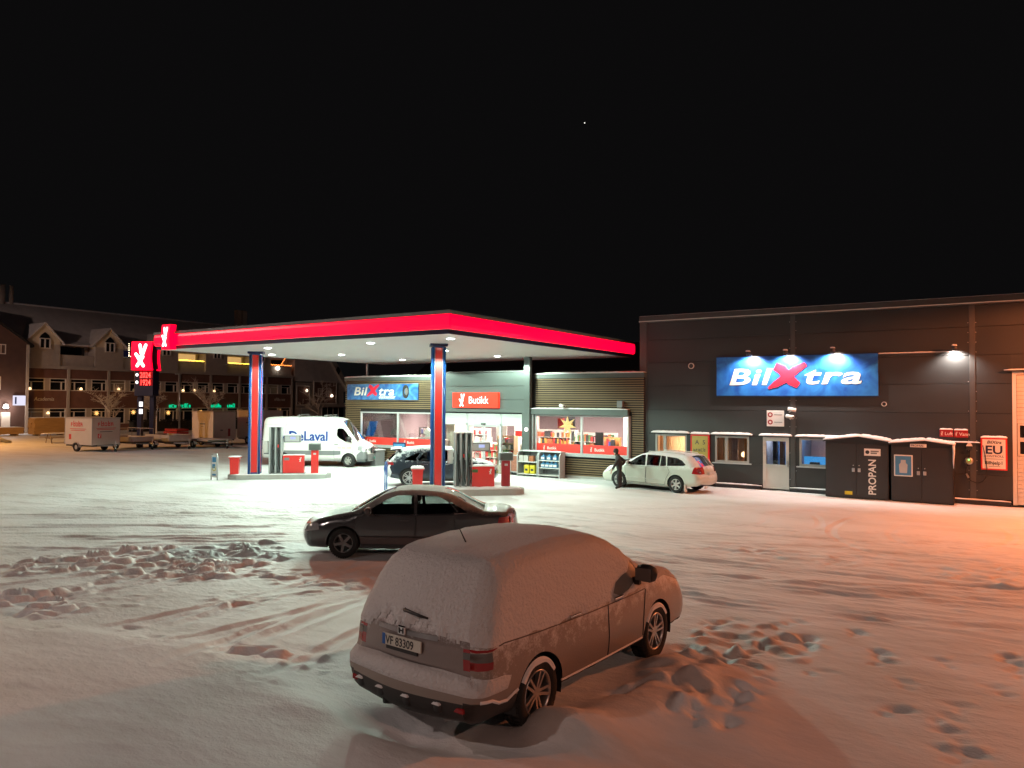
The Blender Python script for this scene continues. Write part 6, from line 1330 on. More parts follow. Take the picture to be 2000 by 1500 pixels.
# ---------------------------------------------------------------- generic passenger car
def build_car(name, lab, sil, L, hw, belt, tumble, axles, R, wins, doors, head, tail, paint, glassm, wheel, screen, rear, extra=None, zmid=0.5, grill=True, bump_z=0.0, bumpmat=None, r_end=0.26, bulge=(0.03, 0.14), plan=0.08, r_top=0.11, headmat=None, roofmat=None):
    car = Car(sil, L, hw, belt, tumble, axles, R, r_top=r_top, r_end=r_end, zmid=zmid, plan=plan, bulge=bulge)
    t = thing(name, lab, 'car', (0, 0, 0))
    regs = [('side_window', w, True) for w in wins]+[('tail_light', tail[0], True), ('head_light', head[0], True)]
    if extra: regs += extra
    regs += [('door', d, True) for d in doors]
    car.flanks(regs, 0.11)
    def cls(x, z, tt, nn):
        if nn.y < -0.7: return 'underbody'
        if screen[0] < x < screen[1] and nn.x > 0.2 and z > screen[2]: return 'windscreen' if abs(tt) < 0.93 else 'body'
        if rear[0] < x < rear[1] and nn.x < -0.2 and z > rear[2]: return 'rear_window' if abs(tt) < 0.88 else 'body'
        if x > L*0.8 and nn.x > 0.35:
            if head[1] < z < head[2] and abs(tt) > head[3]: return 'head_light'+('#L' if tt > 0 else '#R')
            if grill and head[1]-0.22 < z < head[2]-0.02 and abs(tt) < 0.35: return 'grille'
        if x < L*0.2 and nn.x < -0.35 and tail[1] < z < tail[2] and abs(tt) > tail[3]: return 'tail_light'+('#L' if tt > 0 else '#R')
        if bump_z and z < bump_z: return 'bumper'
        if roofmat and nn.y > 0.6 and z > 0.7: return 'roof'
        return 'body'
    car.strip(cls)
    parts = car.build(t, {'side_window': glassm, 'windscreen': glassm, 'rear_window': glassm, 'head_light': headmat or M['headlamp'], 'tail_light': M['redlamp'], 'underbody': M['black'], 'grille': M['black'], 'bumper': bumpmat, 'side_trim': bumpmat, 'roof': roofmat or paint}, paint)
    for d in doors:
        pts = list(d)+[d[0]]; seam(car, t, pts, 0.006)
    put_wheels(car, t, wheel[0], hw-wheel[1]*0.55, wheel[1], wheel[2] if len(wheel) > 2 else 0.0)
    return t, car, parts
M['headlamp'] = P('head_lamp_glass', (0.45, 0.46, 0.48), 0.08, 0.3, var=0.4, scale=12, coat=0.8)
# black saloon
SAL = [(0.18,0.28),(0.05,0.36),(0.0,0.50),(0.01,0.64),(0.03,0.78),(0.05,0.90),(0.10,0.965),(0.35,0.99),(0.62,1.0),(0.95,1.14),(1.28,1.31),(1.52,1.385),(1.9,1.425),(2.3,1.425),(2.65,1.385),(3.0,1.23),(3.3,1.06),(3.5,0.965),(3.8,0.91),(4.15,0.83),(4.38,0.74),(4.47,0.66),(4.53,0.55),(4.55,0.44),(4.52,0.32),(4.40,0.21),(3.2,0.18),(1.4,0.18)]
sal_w = [[(3.22,0.93),(2.12,0.945),(2.14,1.335),(2.48,1.325),(2.74,1.235),(3.0,1.075)], [(2.05,0.945),(1.34,0.96),(1.20,1.0),(1.42,1.22),(1.62,1.315),(2.07,1.34)], [(1.28,0.965),(0.98,0.985),(1.06,1.04),(1.32,1.19),(1.36,1.19),(1.15,0.995)]]
sal_d = [[(3.30,0.30),(2.10,0.28),(2.09,0.90),(3.34,0.90),(3.40,0.6)], [(2.07,0.28),(1.42,0.28),(1.36,0.5),(1.22,0.72),(1.26,0.91),(2.07,0.90)]]
M['blackpaint'] = frost('black_car_paint', (0.07, 0.072, 0.078), 0.22, 0.8, 0.9, 1.4, 0.34, 0.3, 0.70, 0.5, 0.42, 1.0, (0.48, 0.46, 0.43))
wh_s = (make_wheel(0.316, 0.205, 0.205, 5, P('dull_alloy', (0.20, 0.20, 0.205), 0.4, 0.8), 0), 0.205)
sal, car_s, _ = build_car('saloon_car', 'black saloon with dusted roof standing side on behind the snow covered suv', SAL, 4.55, 0.883, 0.925, 0.36, (0.98, 3.63), 0.316, sal_w, sal_d, ([(4.16,0.60),(4.56,0.55),(4.56,0.70),(4.30,0.76),(4.18,0.74)], 0.57, 0.71, 0.5), ([(-0.1,0.72),(0.32,0.74),(0.28,0.88),(-0.1,0.90)], 0.70, 0.90, 0.55), M['blackpaint'], M['carglass'], wh_s, (2.5, 3.55, 0.96), (0.55, 1.55, 0.99), bump_z=0.0)
seam(car_s, sal, [(3.28, 0.47), (2.1, 0.455), (1.45, 0.45)], 0.012, M['cladblack'], 'rub_strip', 0.004)
seam(car_s, sal, [(3.24,0.925),(2.1,0.935),(1.34,0.95),(0.98,0.975)], 0.008, M['chrome'], 'window_trim', 0.003)
handles(car_s, sal, (2.32, 1.48), 0.80, M['blackpaint']); mirror(car_s, sal, 3.06, 0.93, M['blackpaint'], M['chrome'], 1.0); interior(car_s, sal, 2.5, 1.55, 0.50)
# estate car
EST = [(0.2,0.30),(0.06,0.38),(0.0,0.50),(0.0,0.64),(0.05,0.71),(0.08,0.80),(0.11,0.92),(0.15,1.02),(0.27,1.17),(0.45,1.36),(0.60,1.435),(1.0,1.485),(1.8,1.515),(2.35,1.50),(2.72,1.43),(3.1,1.26),(3.48,1.05),(3.66,0.975),(4.0,0.92),(4.32,0.83),(4.52,0.70),(4.64,0.56),(4.70,0.42),(4.64,0.28),(4.48,0.2),(3.2,0.18),(1.4,0.18)]
est_w = [[(3.34,0.965),(2.44,0.985),(2.48,1.405),(2.66,1.39),(2.95,1.25)], [(2.37,0.985),(1.78,1.0),(1.78,1.41),(2.41,1.42)], [(1.75,1.0),(1.60,1.005),(1.48,1.03),(1.55,1.39),(1.75,1.41)], [(1.43,1.02),(0.72,1.06),(0.62,1.10),(0.80,1.26),(1.05,1.35),(1.48,1.385)]]
est_d = [[(3.36,0.30),(2.42,0.28),(2.40,0.95),(3.42,0.93)], [(2.39,0.28),(1.52,0.28),(1.44,0.55),(1.30,0.8),(1.40,0.98),(2.38,0.95)]]
M['whitepaint'] = frost('frosted_white_paint', (0.55, 0.57, 0.50), 0.3, 0.5, 0.6, 1.6, 0.35)
wh_e = (make_wheel(0.325, 0.215, 0.205, 6, P('bright_alloy', (0.62, 0.62, 0.62), 0.35, 0.6), 0), 0.205)
est, car_e, _ = build_car('estate_car', 'frosty white estate car parked at the corner of shop and hall', EST, 4.70, 0.88, 0.955, 0.30, (1.02, 3.72), 0.325, est_w, est_d, ([(4.12,0.66),(4.62,0.60),(4.60,0.72),(4.36,0.83),(4.16,0.84)], 0.60, 0.76, 0.5), ([(-0.1,0.74),(0.34,0.78),(0.30,0.92),(0.26,1.03),(-0.1,1.03)], 0.74, 1.02, 0.72), M['whitepaint'], M['frostglass'] if 'frostglass' in M else M['privglass'], wh_e, (2.55, 3.7, 0.97), (0.16, 0.56, 1.04))
seam(car_e, est, [(3.38, 0.48), (2.4, 0.465), (1.45, 0.46)], 0.014, M['whitepaint'], 'rub_strip', 0.003)
for sd in (1, -1): MB().tube([(x-2.35, sd*(car_e.wid(x, 1.44)-0.10), zz) for x, zz in ((2.45, 1.50), (2.4, 1.545), (1.9, 1.55), (1.2, 1.535), (0.85, 1.51), (0.8, 1.47))], 0.016, 6).build('roof_rail', M['whitepaint'], est, True)
MB().box(-2.46, -2.43, -0.26, 0.26, 0.74, 0.85, bev=0.005).build('number_plate', P('snowy_plate', (0.5, 0.5, 0.47), 0.6, var=0.3, scale=14), est); MB().tube([(-2.2, -0.3, 0.28), (-2.42, -0.3, 0.26), (-2.46, -0.3, 0.33)], 0.022, 8).build('tow_hitch', M['dkmetal'], est, True)
for sd in (1, -1): MB().box(-2.35+0.60, -2.35+0.62, sd*0.80-0.10, sd*0.80+0.10, 0.06, 0.36).build('mud_flap', M['white'], est)
handles(car_e, est, (2.58, 1.66), 0.86, M['whitepaint']); mirror(car_e, est, 3.16, 0.965, M['whitepaint'], M['chrome'], 1.0); interior(car_e, est, 2.6, 1.7, 0.52)
# dark blue crossover at the pump
CRO = [(0.2,0.36),(0.06,0.45),(0.0,0.60),(0.02,0.74),(0.08,0.86),(0.09,0.96),(0.13,1.04),(0.36,1.28),(0.52,1.42),(0.46,1.475),(0.8,1.535),(1.3,1.605),(2.0,1.63),(2.6,1.575),(2.9,1.48),(3.35,1.24),(3.72,1.06),(4.0,1.02),(4.32,0.92),(4.50,0.78),(4.58,0.60),(4.58,0.42),(4.50,0.30),(4.35,0.24),(3.2,0.22),(1.4,0.22)]
cro_w = [[(3.36,1.02),(2.36,1.04),(2.38,1.47),(2.62,1.455),(2.95,1.30)], [(2.29,1.04),(1.35,1.05),(1.28,1.12),(1.55,1.40),(1.9,1.485),(2.31,1.48)], [(1.25,1.06),(0.72,1.10),(0.80,1.17),(1.12,1.33),(1.40,1.40),(1.20,1.14)]]
cro_d = [[(3.38,0.36),(2.34,0.33),(2.32,1.0),(3.46,0.98)], [(2.31,0.33),(1.46,0.33),(1.40,0.6),(1.22,0.85),(1.28,1.0),(2.31,1.0)]]
M['bluecar'] = frost('dark_blue_paint', (0.035, 0.045, 0.062), 0.24, 0.7, 3.0, 4.0, 0.0, 0.4)
wh_c = (make_wheel(0.368, 0.265, 0.225, 5, P('white_alloy', (0.62, 0.63, 0.64), 0.35, 0.4), 1), 0.225)
cro, car_c, _ = build_car('crossover_car', 'dark blue crossover with snowy tail refuelling behind the right column', CRO, 4.60, 0.925, 1.01, 0.34, (0.93, 3.70), 0.368, cro_w, cro_d, ([(4.1,0.74),(4.6,0.66),(4.58,0.78),(4.34,0.90),(4.14,0.92)], 0.68, 0.82, 0.5), ([(-0.1,0.86),(0.30,0.90),(0.26,1.02),(-0.1,1.0)], 0.86, 0.98, 0.6), M['bluecar'], M['privglass'], wh_c, (2.7, 3.8, 1.06), (0.1, 0.56, 1.03), extra=[('tail_snow', [(-0.2,0.3),(0.16,0.42),(0.22,0.6),(0.14,0.8),(0.22,0.95),(0.16,1.1),(-0.2,1.2)], True), ('side_trim', [(0.3,0.2),(4.4,0.2),(4.4,0.36),(0.3,0.36)], False)], bumpmat=M['cladblack'])
for o in cro.children:
    if o.name.startswith('tail_snow'): o.data.materials[0] = M['snow']
MB().prism([(-2.3+0.50, 1.505), (-2.3+0.16, 1.47), (-2.3+0.18, 1.505), (-2.3+0.6, 1.56)], 'y', -0.62, 0.62).build('roof_spoiler', M['bluecar'], cro); mb = MB().cap(-2.3+0.16, -2.3+0.62, -0.62, 0.62, 0, 0.05, 6, 12); mb.v = [(x, y, z+1.50+(x+2.14)*0.12) for x, y, z in mb.v]; mb.build('spoiler_snow', M['snow'], cro, True)
handles(car_c, cro, (2.5, 1.6), 0.90, M['bluecar']); mirror(car_c, cro, 3.1, 1.03, M['bluecar'], M['chrome'], 1.1); interior(car_c, cro, 2.6, 1.7, 0.60)
# white delivery van
VAN = [(0.12,0.42),(0.02,0.52),(0.0,0.9),(0.02,1.6),(0.05,2.2),(0.10,2.48),(0.25,2.58),(0.8,2.62),(2.5,2.64),(3.7,2.63),(4.2,2.57),(4.48,2.42),(4.66,2.20),(4.95,1.82),(5.22,1.46),(5.34,1.34),(5.55,1.25),(5.76,1.12),(5.86,0.96),(5.91,0.72),(5.93,0.50),(5.87,0.34),(5.68,0.27),(4.0,0.30),(2.0,0.30)]
van_w = [[(5.10,1.30),(4.72,1.36),(4.40,1.52),(4.28,1.64),(4.26,1.98),(4.34,2.05),(4.60,2.05),(4.78,1.84),(5.0,1.54)]]
van_d = [[(5.14,0.45),(4.14,0.45),(4.12,2.12),(4.62,2.13),(5.2,1.32),(5.16,0.9)]]
M['vanpaint'] = P('white_van_paint', (0.70, 0.71, 0.69), 0.32, var=0.07, scale=1.5, coat=0.3)
wh_v = (make_wheel(0.35, 0.215, 0.225, 6, P('snowy_steel_wheel', (0.42, 0.42, 0.40), 0.6, 0.2), 0), 0.225, -0.32)
van, car_v, vp = build_car('delivery_van', 'white delivery van lettered DeLaval parked behind the left pump', VAN, 5.93, 1.0, 1.35, 0.10, (1.28, 4.94), 0.35, van_w, van_d, ([(5.42,0.90),(5.92,0.82),(5.86,0.98),(5.66,1.14),(5.46,1.14)], 0.84, 1.06, 0.55), ([(-0.1,0.9),(0.10,0.9),(0.10,1.4),(-0.1,1.4)], 0.9, 1.4, 0.85), M['vanpaint'], M['privglass'], wh_v, (4.5, 5.32, 1.38), (-1, -0.5, 5), extra=[('side_trim', [(0.2,0.62),(4.1,0.62),(4.5,0.66),(4.5,0.86),(0.2,0.84)], True), ('front_bumper', [(5.35,0.2),(6.1,0.2),(6.1,0.80),(5.6,0.86),(5.38,0.66)], True)], zmid=0.8, bump_z=0.0, bumpmat=M['grey'], r_end=0.20, bulge=(0.03, 0.16), plan=0.05, r_top=0.20)
for o in van.children:
    if o.name.startswith('front_bumper'): o.data.materials[0] = M['grey']
x = 5.93/2
fb = MB()
for i in range(9):
    a0, a1 = -0.92+1.84*i/9, -0.92+1.84*(i+1)/9; f = lambda y: x+0.145*(1-y*y)
    fb.add([(f(a0)+0.01, a0, 0.34), (f(a1)+0.01, a1, 0.34), (f(a1)+0.015, a1, 0.70), (f(a0)+0.015, a0, 0.70), (f(a0)-0.2, a0, 0.34), (f(a1)-0.2, a1, 0.34), (f(a1)-0.2, a1, 0.70), (f(a0)-0.2, a0, 0.70)], [(0, 1, 2, 3), (3, 2, 6, 7), (0, 4, 5, 1)])
fb.build('bumper', M['grey'], van)
gr = MB().box(x+0.05, x+0.155, -0.5, 0.5, 0.74, 1.03, bev=0.03).build('grille', M['black'], van)
for z in (0.78, 0.87, 0.96): MB().box(x+0.14, x+0.17, -0.48, 0.48, z, z+0.035, bev=0.008).build('grille_bar', M['chrome'], gr)
MB().lathe([(0, 0.02), (0.09, 0.02), (0.11, 0.0)], 'x', (x+0.16, 0, 0.885), 20).build('emblem', M['chrome'], van)
MB().box(x+0.17, x+0.18, -0.26, 0.26, 0.42, 0.53, bev=0.004).build('number_plate', P('green_plate', (0.02, 0.32, 0.22), 0.4), van)
seam(car_v, van, [(2.9, 0.5), (2.9, 2.3)], 0.006); seam(car_v, van, [(1.4, 1.0), (1.4, 2.4)], 0.005); seam(car_v, van, [(0.2, 2.2), (4.1, 2.2)], 0.005, M['ltgrey'])
handles(car_v, van, (4.26,), 1.20, M['black']); mirror(car_v, van, 4.98, 1.35, M['black'], M['chrome'], 1.7); interior(car_v, van, 4.1, 3, 1.0, van=True)
for xx in (0.6, -0.9): MB().box(xx-0.07, xx+0.07, -0.8, 0.8, 2.72, 2.76, bev=0.012).box(xx-0.04, xx+0.04, -0.72, -0.66, 2.60, 2.72).box(xx-0.04, xx+0.04, 0.66, 0.72, 2.60, 2.72).build('roof_bar', M['steel'], van)
yv = -(car_v.base(2.5, 1.5)+0.008)
M['vanblue'] = P('van_lettering_blue', (0.012, 0.05, 0.27), 0.4)
text('lettering', 'DeLaval', M['vanblue'], 0.72, (-1.38, yv, 1.38), 0, van, 0.022, depth=0.012, xs=0.95)
lg = MB().prism([(-2.30, 1.42), (-2.02, 1.42), (-1.95, 1.52), (-1.86, 1.56), (-1.78, 1.52), (-1.74, 1.42), (-1.55, 1.42), (-1.92, 1.98)], 'y', yv-0.012, yv+0.01).build('triangle_logo', M['vanblue'], van); MB().lathe([(0.0, -0.016), (0.055, -0.014), (0.055, 0.0)], 'y', (-1.86, yv, 1.47), 16).build('logo_dot', M['vanblue'], lg)
text('slogan', 'we live milk', M['skin'], 0.16, (1.35, -(car_v.base(4.6, 1.0)+0.012), 0.98), 0, van, 0.0, 0.3, depth=0.004); text('small_print', 'www.delaval.no', M['grey'], 0.11, (-2.45, yv, 1.10), 0, van, 0.0, depth=0.010)
def place(o, x, y, rotz, z=0.0): o.location = (x, y, z); o.rotation_euler = (0, 0, radians(rotz))
# rear/front axle midpoints measured on the ground
place(suv, -5.12, 8.52, 86, -0.04); suv.scale = (1.08, 1.10, 1.115)
place(sal, -11.68, 13.6, 213.5); sal.scale = (1.04, 1.04, 1.04)
place(est, -11.93, 29.35, 170)
place(cro, -20.0, 25.2, 41)
place(van, -31.3, 28.75, 26)
for o, c, hwid in ((suv, None, 0.785), (sal, car_s, 0.77), (est, car_e, 0.77), (cro, car_c, 0.8), (van, car_v, 0.88)):
    a = o.rotation_euler.z
    for ax in ((0.98, 3.60) if c is None else c.ax):
        for sd in (1, -1):
            lx = ax-(4.53 if c is None else c.L)/2; px = o.location.x+lx*cos(a)-sd*hwid*sin(a); py = o.location.y+lx*sin(a)+sd*hwid*cos(a)
            if c is None: continue
            level(px, py, 0.35, 0.22, a, -0.015)
make_ground()
# ================================================================ person at the estate car
def skin_mesh(verts, edges, radii, root, sub=2):
    me = bpy.data.meshes.new('skin'); me.from_pydata(verts, edges, []); o = bpy.data.objects.new('tmp_skin', me); COL.objects.link(o)
    md = o.modifiers.new('s', 'SKIN'); md.use_smooth_shade = True
    for i, r in enumerate(radii): me.skin_vertices[0].data[i].radius = (r, r) if not isinstance(r, tuple) else r
    me.skin_vertices[0].data[root].use_root = True
    sd = o.modifiers.new('d', 'SUBSURF'); sd.levels = sub; sd.render_levels = sub
    dg = bpy.context.evaluated_depsgraph_get(); out = bpy.data.meshes.new_from_object(o.evaluated_get(dg)); bpy.data.objects.remove(o); bpy.data.meshes.remove(me)
    out.polygons.foreach_set('use_smooth', [True]*len(out.polygons)); return out
ps = thing('person', 'person in a black hooded winter coat leaning over the estate car front wheel', 'person', (-13.12, 28.02, 0.0), YAW)
V = [(0.05,0,0.88),(0.04,0,1.08),(0.0,0,1.25),(-0.05,0,1.37),(-0.09,0,1.47),(-0.11,0,1.58),
     (0.0,-0.17,1.29),(-0.12,-0.24,1.05),(-0.26,-0.22,0.82),(-0.30,-0.21,0.75),
     (0.04,0.16,1.29),(0.30,0.12,1.13),(0.16,-0.02,0.98),
     (0.05,-0.09,0.80),(-0.01,-0.10,0.47),(0.03,-0.10,0.11),(-0.13,-0.11,0.05),
     (0.06,0.10,0.80),(0.12,0.11,0.47),(0.13,0.12,0.11),(-0.03,0.12,0.05)]
EDG = [(0,1),(1,2),(2,3),(3,4),(4,5),(2,6),(6,7),(7,8),(8,9),(2,10),(10,11),(11,12),(0,13),(13,14),(14,15),(15,16),(0,17),(17,18),(18,19),(19,20)]
RAD = [(0.16,0.15),(0.155,0.15),(0.15,0.16),0.075,0.095,0.085,0.085,0.062,0.048,0.036,0.085,0.065,0.052,0.10,0.072,0.058,0.05,0.10,0.072,0.058,0.05]
bme = skin_mesh(V, EDG, RAD, 0)
for m in (M['coat'], M['trouser'], M['skin'], M['rubber']): bme.materials.append(m)
for p in bme.polygons:
    c = p.center; p.material_index = 3 if c.z < 0.14 else (1 if c.z < 0.74 and c.x > -0.2 else (2 if (c.z > 1.40 and c.x < -0.12) or (c.x < -0.265 and c.z < 0.83) else 0))
mesh_obj('body', bme, None, ps)
MB().lathe([(0.0, 0.115), (0.06, 0.105), (0.10, 0.06), (0.108, 0.0), (0.10, -0.05), (0.07, -0.07)], 'z', (-0.085, 0, 1.545), 18).build('hood', M['coat'], ps, True)
hr = MB().lathe([(0.085, 0.03), (0.115, 0.0), (0.085, -0.04)], 'z', (-0.035, 0, 1.40), 18).build('fur_collar', M['fur'], ps, True)
MB().tube([(0.05, -0.17, 0.92), (0.05, -0.17, 0.75)], 0.02, 6).build('coat_flap', M['coat'], ps)
hm = MB().box(-0.33, -0.285, -0.245, -0.185, 0.70, 0.77, bev=0.015)
for k in range(4): hm.tube([(-0.325+0.012*k, -0.24+0.016*k, 0.71), (-0.335+0.012*k, -0.24+0.016*k, 0.665), (-0.325+0.012*k, -0.238+0.016*k, 0.635-0.006*(k == 1)-0.004*(k == 2))], 0.008, 6, taper=0.006)
hm.tube([(-0.29, -0.185, 0.75), (-0.275, -0.165, 0.71), (-0.285, -0.165, 0.68)], 0.009, 6, taper=0.007)
hm.build('hand', M['skin'], ps, True)
fc = MB().lathe([(0, 0.02), (0.014, 0.008), (0.012, -0.012), (0, -0.016)], 'z', (-0.198, 0, 1.49), 8)
fc.build('nose', M['skin'], ps, True)
for y in (-0.03, 0.03): MB().lathe([(0, 0.008), (0.008, 0), (0, -0.008)], 'z', (-0.183, y, 1.515), 8).build('eye', M['black'], ps, True)
MB().box(-0.186, -0.178, -0.022, 0.022, 1.443, 1.450).build('mouth', M['dkred'], ps)

# ================================================================ price pylon
py_ = thing('price_pylon', 'tall red and navy price sign with glowing numbers 2024 and 1924 behind the trailers', 'sign', (-53.0, 31.7, 0), radians(30)); py_.scale = (0.90, 0.90, 0.97)
for a in (-0.62, 0.42): MB().prism([(a, 0), (a+0.36, 0), (a+0.36, 6.2), (a, 6.2)], 'y', -0.16, 0.20).build('post', M['navy'], py_)
MB().box(-0.75, 0.85, -0.44, 0.48, 3.9, 5.84, bev=0.04).build('price_box', M['navy'], py_)
hw_ = [(0.86-0.13*sin(pi*i/10), 5.85+2.15*i/10) for i in range(11)]+[(-0.86+0.13*sin(pi*(1-i/10))*(-0.35), 5.85+2.15*(1-i/10)) for i in range(11)]
MB().prism(hw_, 'y', -0.70, -0.50).build('light_box', M['redlight'], py_); MB().prism(hw_, 'y', 0.54, 0.74).build('light_box', M['redlight'], py_)
MB().prism([(p[0]*0.9, 5.95+(p[1]-5.85)*0.92) for p in hw_], 'y', -0.45, 0.5).build('core_box', M['navy'], py_)
strokes('logo', YX, 0.25, M['whitelight'], py_, (-0.62, -0.705, 6.18), 0, 1.15, 1.55)
M['led'] = E('red_led', (1.0, 0.05, 0.04), 4.0); M['ledbg'] = EB('led_panel', (0.9, 0.0, 0.02), 0.10)
for z, s in ((5.30, '2024'), (4.74, '1924')):
    pb = MB().box(-0.30, 0.80, -0.462, -0.441, z-0.06, z+0.46).build('price_panel', M['ledbg'], py_); text('digits', s, M['led'], 0.60, (-0.27, -0.464, z-0.02), 0, pb, 0.012, depth=0.002, xs=0.76)
    MB().lathe([(0, 0), (0.12, 0), (0.12, 0.01)], 'y', (-0.52, -0.45, z+0.2), 14).build('fuel_mark', M['whitelight'], py_)
for z in (3.1, 2.55): MB().box(-0.44, -0.14, -0.20, -0.165, z, z+0.36, bev=0.02).build('pictogram', M['whitelight'], py_)
# ================================================================ trailers
M['trailerwhite'] = P('trailer_white', (0.60, 0.57, 0.53), 0.5, var=0.1, scale=2); M['trailerfrost'] = P('trailer_frosted', (0.45, 0.42, 0.40), 0.7, var=0.2, scale=3)
def tr_wheels(t, xs, w, r=0.3):
    for x in xs:
        for sd in (1, -1):
            o = MB().lathe([(0.0, -0.05), (r*0.5, -0.06), (r*0.55, -0.08), (r*0.95, -0.09), (r, -0.05), (r, 0.05), (r*0.95, 0.09), (0.0, 0.06)], 'y', (0, 0, 0), 22).build('wheel', M['rubber'], t, True); o.location = (x, sd*w, r)
            MB().lathe([(0.0, -0.075), (r*0.3, -0.085), (r*0.5, -0.07)], 'y', (0, 0, 0), 16).build('rim', M['ltgrey'], o); 
            if sd > 0: o.rotation_euler = (0, 0, pi)
            mb = MB(); n = 8
            for i in range(n):
                a, b = pi*i/n, pi*(i+1)/n; q = lambda u, y: (x+(r+0.07)*cos(u), y, r+(r+0.07)*sin(u)*0.9)
                mb.quad(q(a, sd*w-0.13), q(b, sd*w-0.13), q(b, sd*w+0.13), q(a, sd*w+0.13))
            mb.build('mudguard', M['trailerfrost'], t, True)
def drawbar(t, x, L, w):
    MB().tube([(x, w*0.6, 0.42), (x+L*0.7, 0.05, 0.42), (x+L, 0, 0.44)], 0.045, 6).tube([(x, -w*0.6, 0.42), (x+L*0.7, -0.05, 0.42)], 0.045, 6).build('drawbar', M['steel'], t); MB().cyl((x+L*0.75, 0.12, 0.75), (x+L*0.75, 0.12, 0.12), 0.03, 8).build('jockey_post', M['steel'], t)
    MB().lathe([(0, -0.04), (0.10, -0.04), (0.11, 0), (0.10, 0.04), (0, 0.04)], 'y', (x+L*0.75, 0.12, 0.11), 14).build('jockey_wheel', M['rubber'], t, True)
def box_trailer(x, y, rot, L, W, H, lab, door=None, prints=0):
    t = thing('box_trailer', lab, 'trailer', (x, y, 0), radians(rot), 'trailers parked in a row')
    MB().box(-L/2, L/2, -W/2, W/2, 0.46, 0.46+H, bev=0.015).build('box', M['trailerwhite'], t); MB().box(-L/2-0.03, L/2+0.03, -W/2-0.03, W/2+0.03, 0.461+H, 0.54+H).build('roof', M['trailerfrost'], t)
    for a in (-W/2-0.012, W/2-0.03): 
        for b in (-L/2-0.012, L/2-0.03): MB().box(b, b+0.042, a, a+0.042, 0.46, 0.46+H).build('corner_post', M['ltgrey'], t)
    MB().box(-L/2, L/2, -W/2+0.1, W/2-0.1, 0.36, 0.458).build('chassis', M['dkmetal'], t); tr_wheels(t, (-0.15,), W/2-0.02); drawbar(t, L/2, 1.1, W/2)
    if prints:
        marks('lettering', 5, M['red'], 0.36, (L/2+0.001, -0.60, 0.46+H*0.72), pi/2, t, 61, 0.006); marks('lettering', 5, M['red'], 0.40, (-0.80, -W/2-0.001, 0.46+H*0.70), 0, t, 61, 0.006)
        MB().box(L/2+0.002, L/2+0.006, -0.7, 0.7, 0.46+H*0.63, 0.46+H*0.65).box(L/2+0.002, L/2+0.006, -0.65, 0.6, 0.46+H*0.58, 0.46+H*0.60).build('red_line', M['red'], t); MB().box(-0.9, 0.8, -W/2-0.006, -W/2-0.002, 0.46+H*0.60, 0.46+H*0.62).box(-0.8, 0.7, -W/2-0.006, -W/2-0.002, 0.46+H*0.54, 0.46+H*0.56).build('red_line', M['red'], t)
        MB().box(L/2+0.002, L/2+0.006, -0.45, 0.45, 0.46+H*0.49, 0.46+H*0.52).build('text_line', M['grey'], t)
        MB().box(L/2+0.002, L/2+0.006, -0.6, -0.35, 0.46+H*0.26, 0.46+H*0.43).build('logo_patch', M['red'], t); strokes('logo', YX, 0.03, M['white'], t, (L/2+0.01, -0.57, 0.46+H*0.29), pi/2, 0.2, 0.22, 0.004)
        MB().box(-1.0, -0.75, -W/2-0.006, -W/2-0.002, 0.46+H*0.2, 0.46+H*0.4).build('logo_patch', M['red'], t)
    else:
        MB().box(-L*0.12, L*0.12, -W/2-0.006, -W/2-0.002, 0.46+H*0.55, 0.46+H*0.60).box(-L*0.08, L*0.05, -W/2-0.006, -W/2-0.002, 0.46+H*0.46, 0.46+H*0.48).build('text_line', M['grey'], t); MB().box(L/2+0.002, L/2+0.006, -0.35, -0.15, 0.46+H*0.32, 0.46+H*0.37).build('text_line', M['grey'], t); MB().box(L/2+0.002, L/2+0.006, 0.3, 0.5, 0.46+H*0.12, 0.46+H*0.4).build('red_patch', M['dkred'], t)
    return t
box_trailer(-52.0, 27.35, 6, 2.9, 2.0, 1.75, 'white box trailer with red lettering, leftmost of the trailers', prints=1)
def flat_trailer(x, y, rot, L, W, lab, sides=0.35, rail=True):
    t = thing('flatbed_trailer', lab, 'trailer', (x, y, 0), radians(rot), 'trailers parked in a row')
    MB().box(-L/2, L/2, -W/2, W/2, 0.52, 0.58).build('bed', M['woodgrey'], t); MB().box(-L/2, L/2, -W/2+0.15, W/2-0.15, 0.4, 0.518).build('chassis', M['dkmetal'], t)
    for a, b, c, d in ((-L/2, L/2, -W/2, -W/2+0.03), (-L/2, L/2, W/2-0.03, W/2), (-L/2, -L/2+0.03, -W/2+0.03, W/2-0.03), (L/2-0.03, L/2, -W/2+0.03, W/2-0.03)): MB().box(a, b, c, d, 0.582, 0.582+sides).build('side_board', M['trailerfrost'], t)
    MB().cap(-L/2+0.05, L/2-0.05, -W/2+0.05, W/2-0.05, 0.582, 0.06, 14, 8).build('snow', M['snow'], t, True)
    if rail:
        r = MB()
        for xx in (-L/2+0.02, 0, L/2-0.02):
            for yy in (-W/2+0.02, W/2-0.02): r.cyl((xx, yy, 0.58), (xx, yy, 1.45), 0.018, 6)
        for yy in (-W/2+0.02, W/2-0.02): r.cyl((-L/2, yy, 1.45), (L/2, yy, 1.45), 0.018, 6)
        for xx in (-L/2+0.02, L/2-0.02): r.cyl((xx, -W/2, 1.45), (xx, W/2, 1.45), 0.018, 6)
        r.build('rail', M['trailerfrost'], t)
    tr_wheels(t, (-0.2,), W/2+0.06, 0.27); drawbar(t, L/2, 1.2, W/2); return t
flat_trailer(-52.6, 30.3, 4, 3.0, 1.7, 'flatbed trailer with open rails beside the white box trailer', 0.3)
flat_trailer(-51.2, 32.4, -2, 3.2, 1.7, 'empty low trailer with frosted boards, middle of the row', 0.42, False)
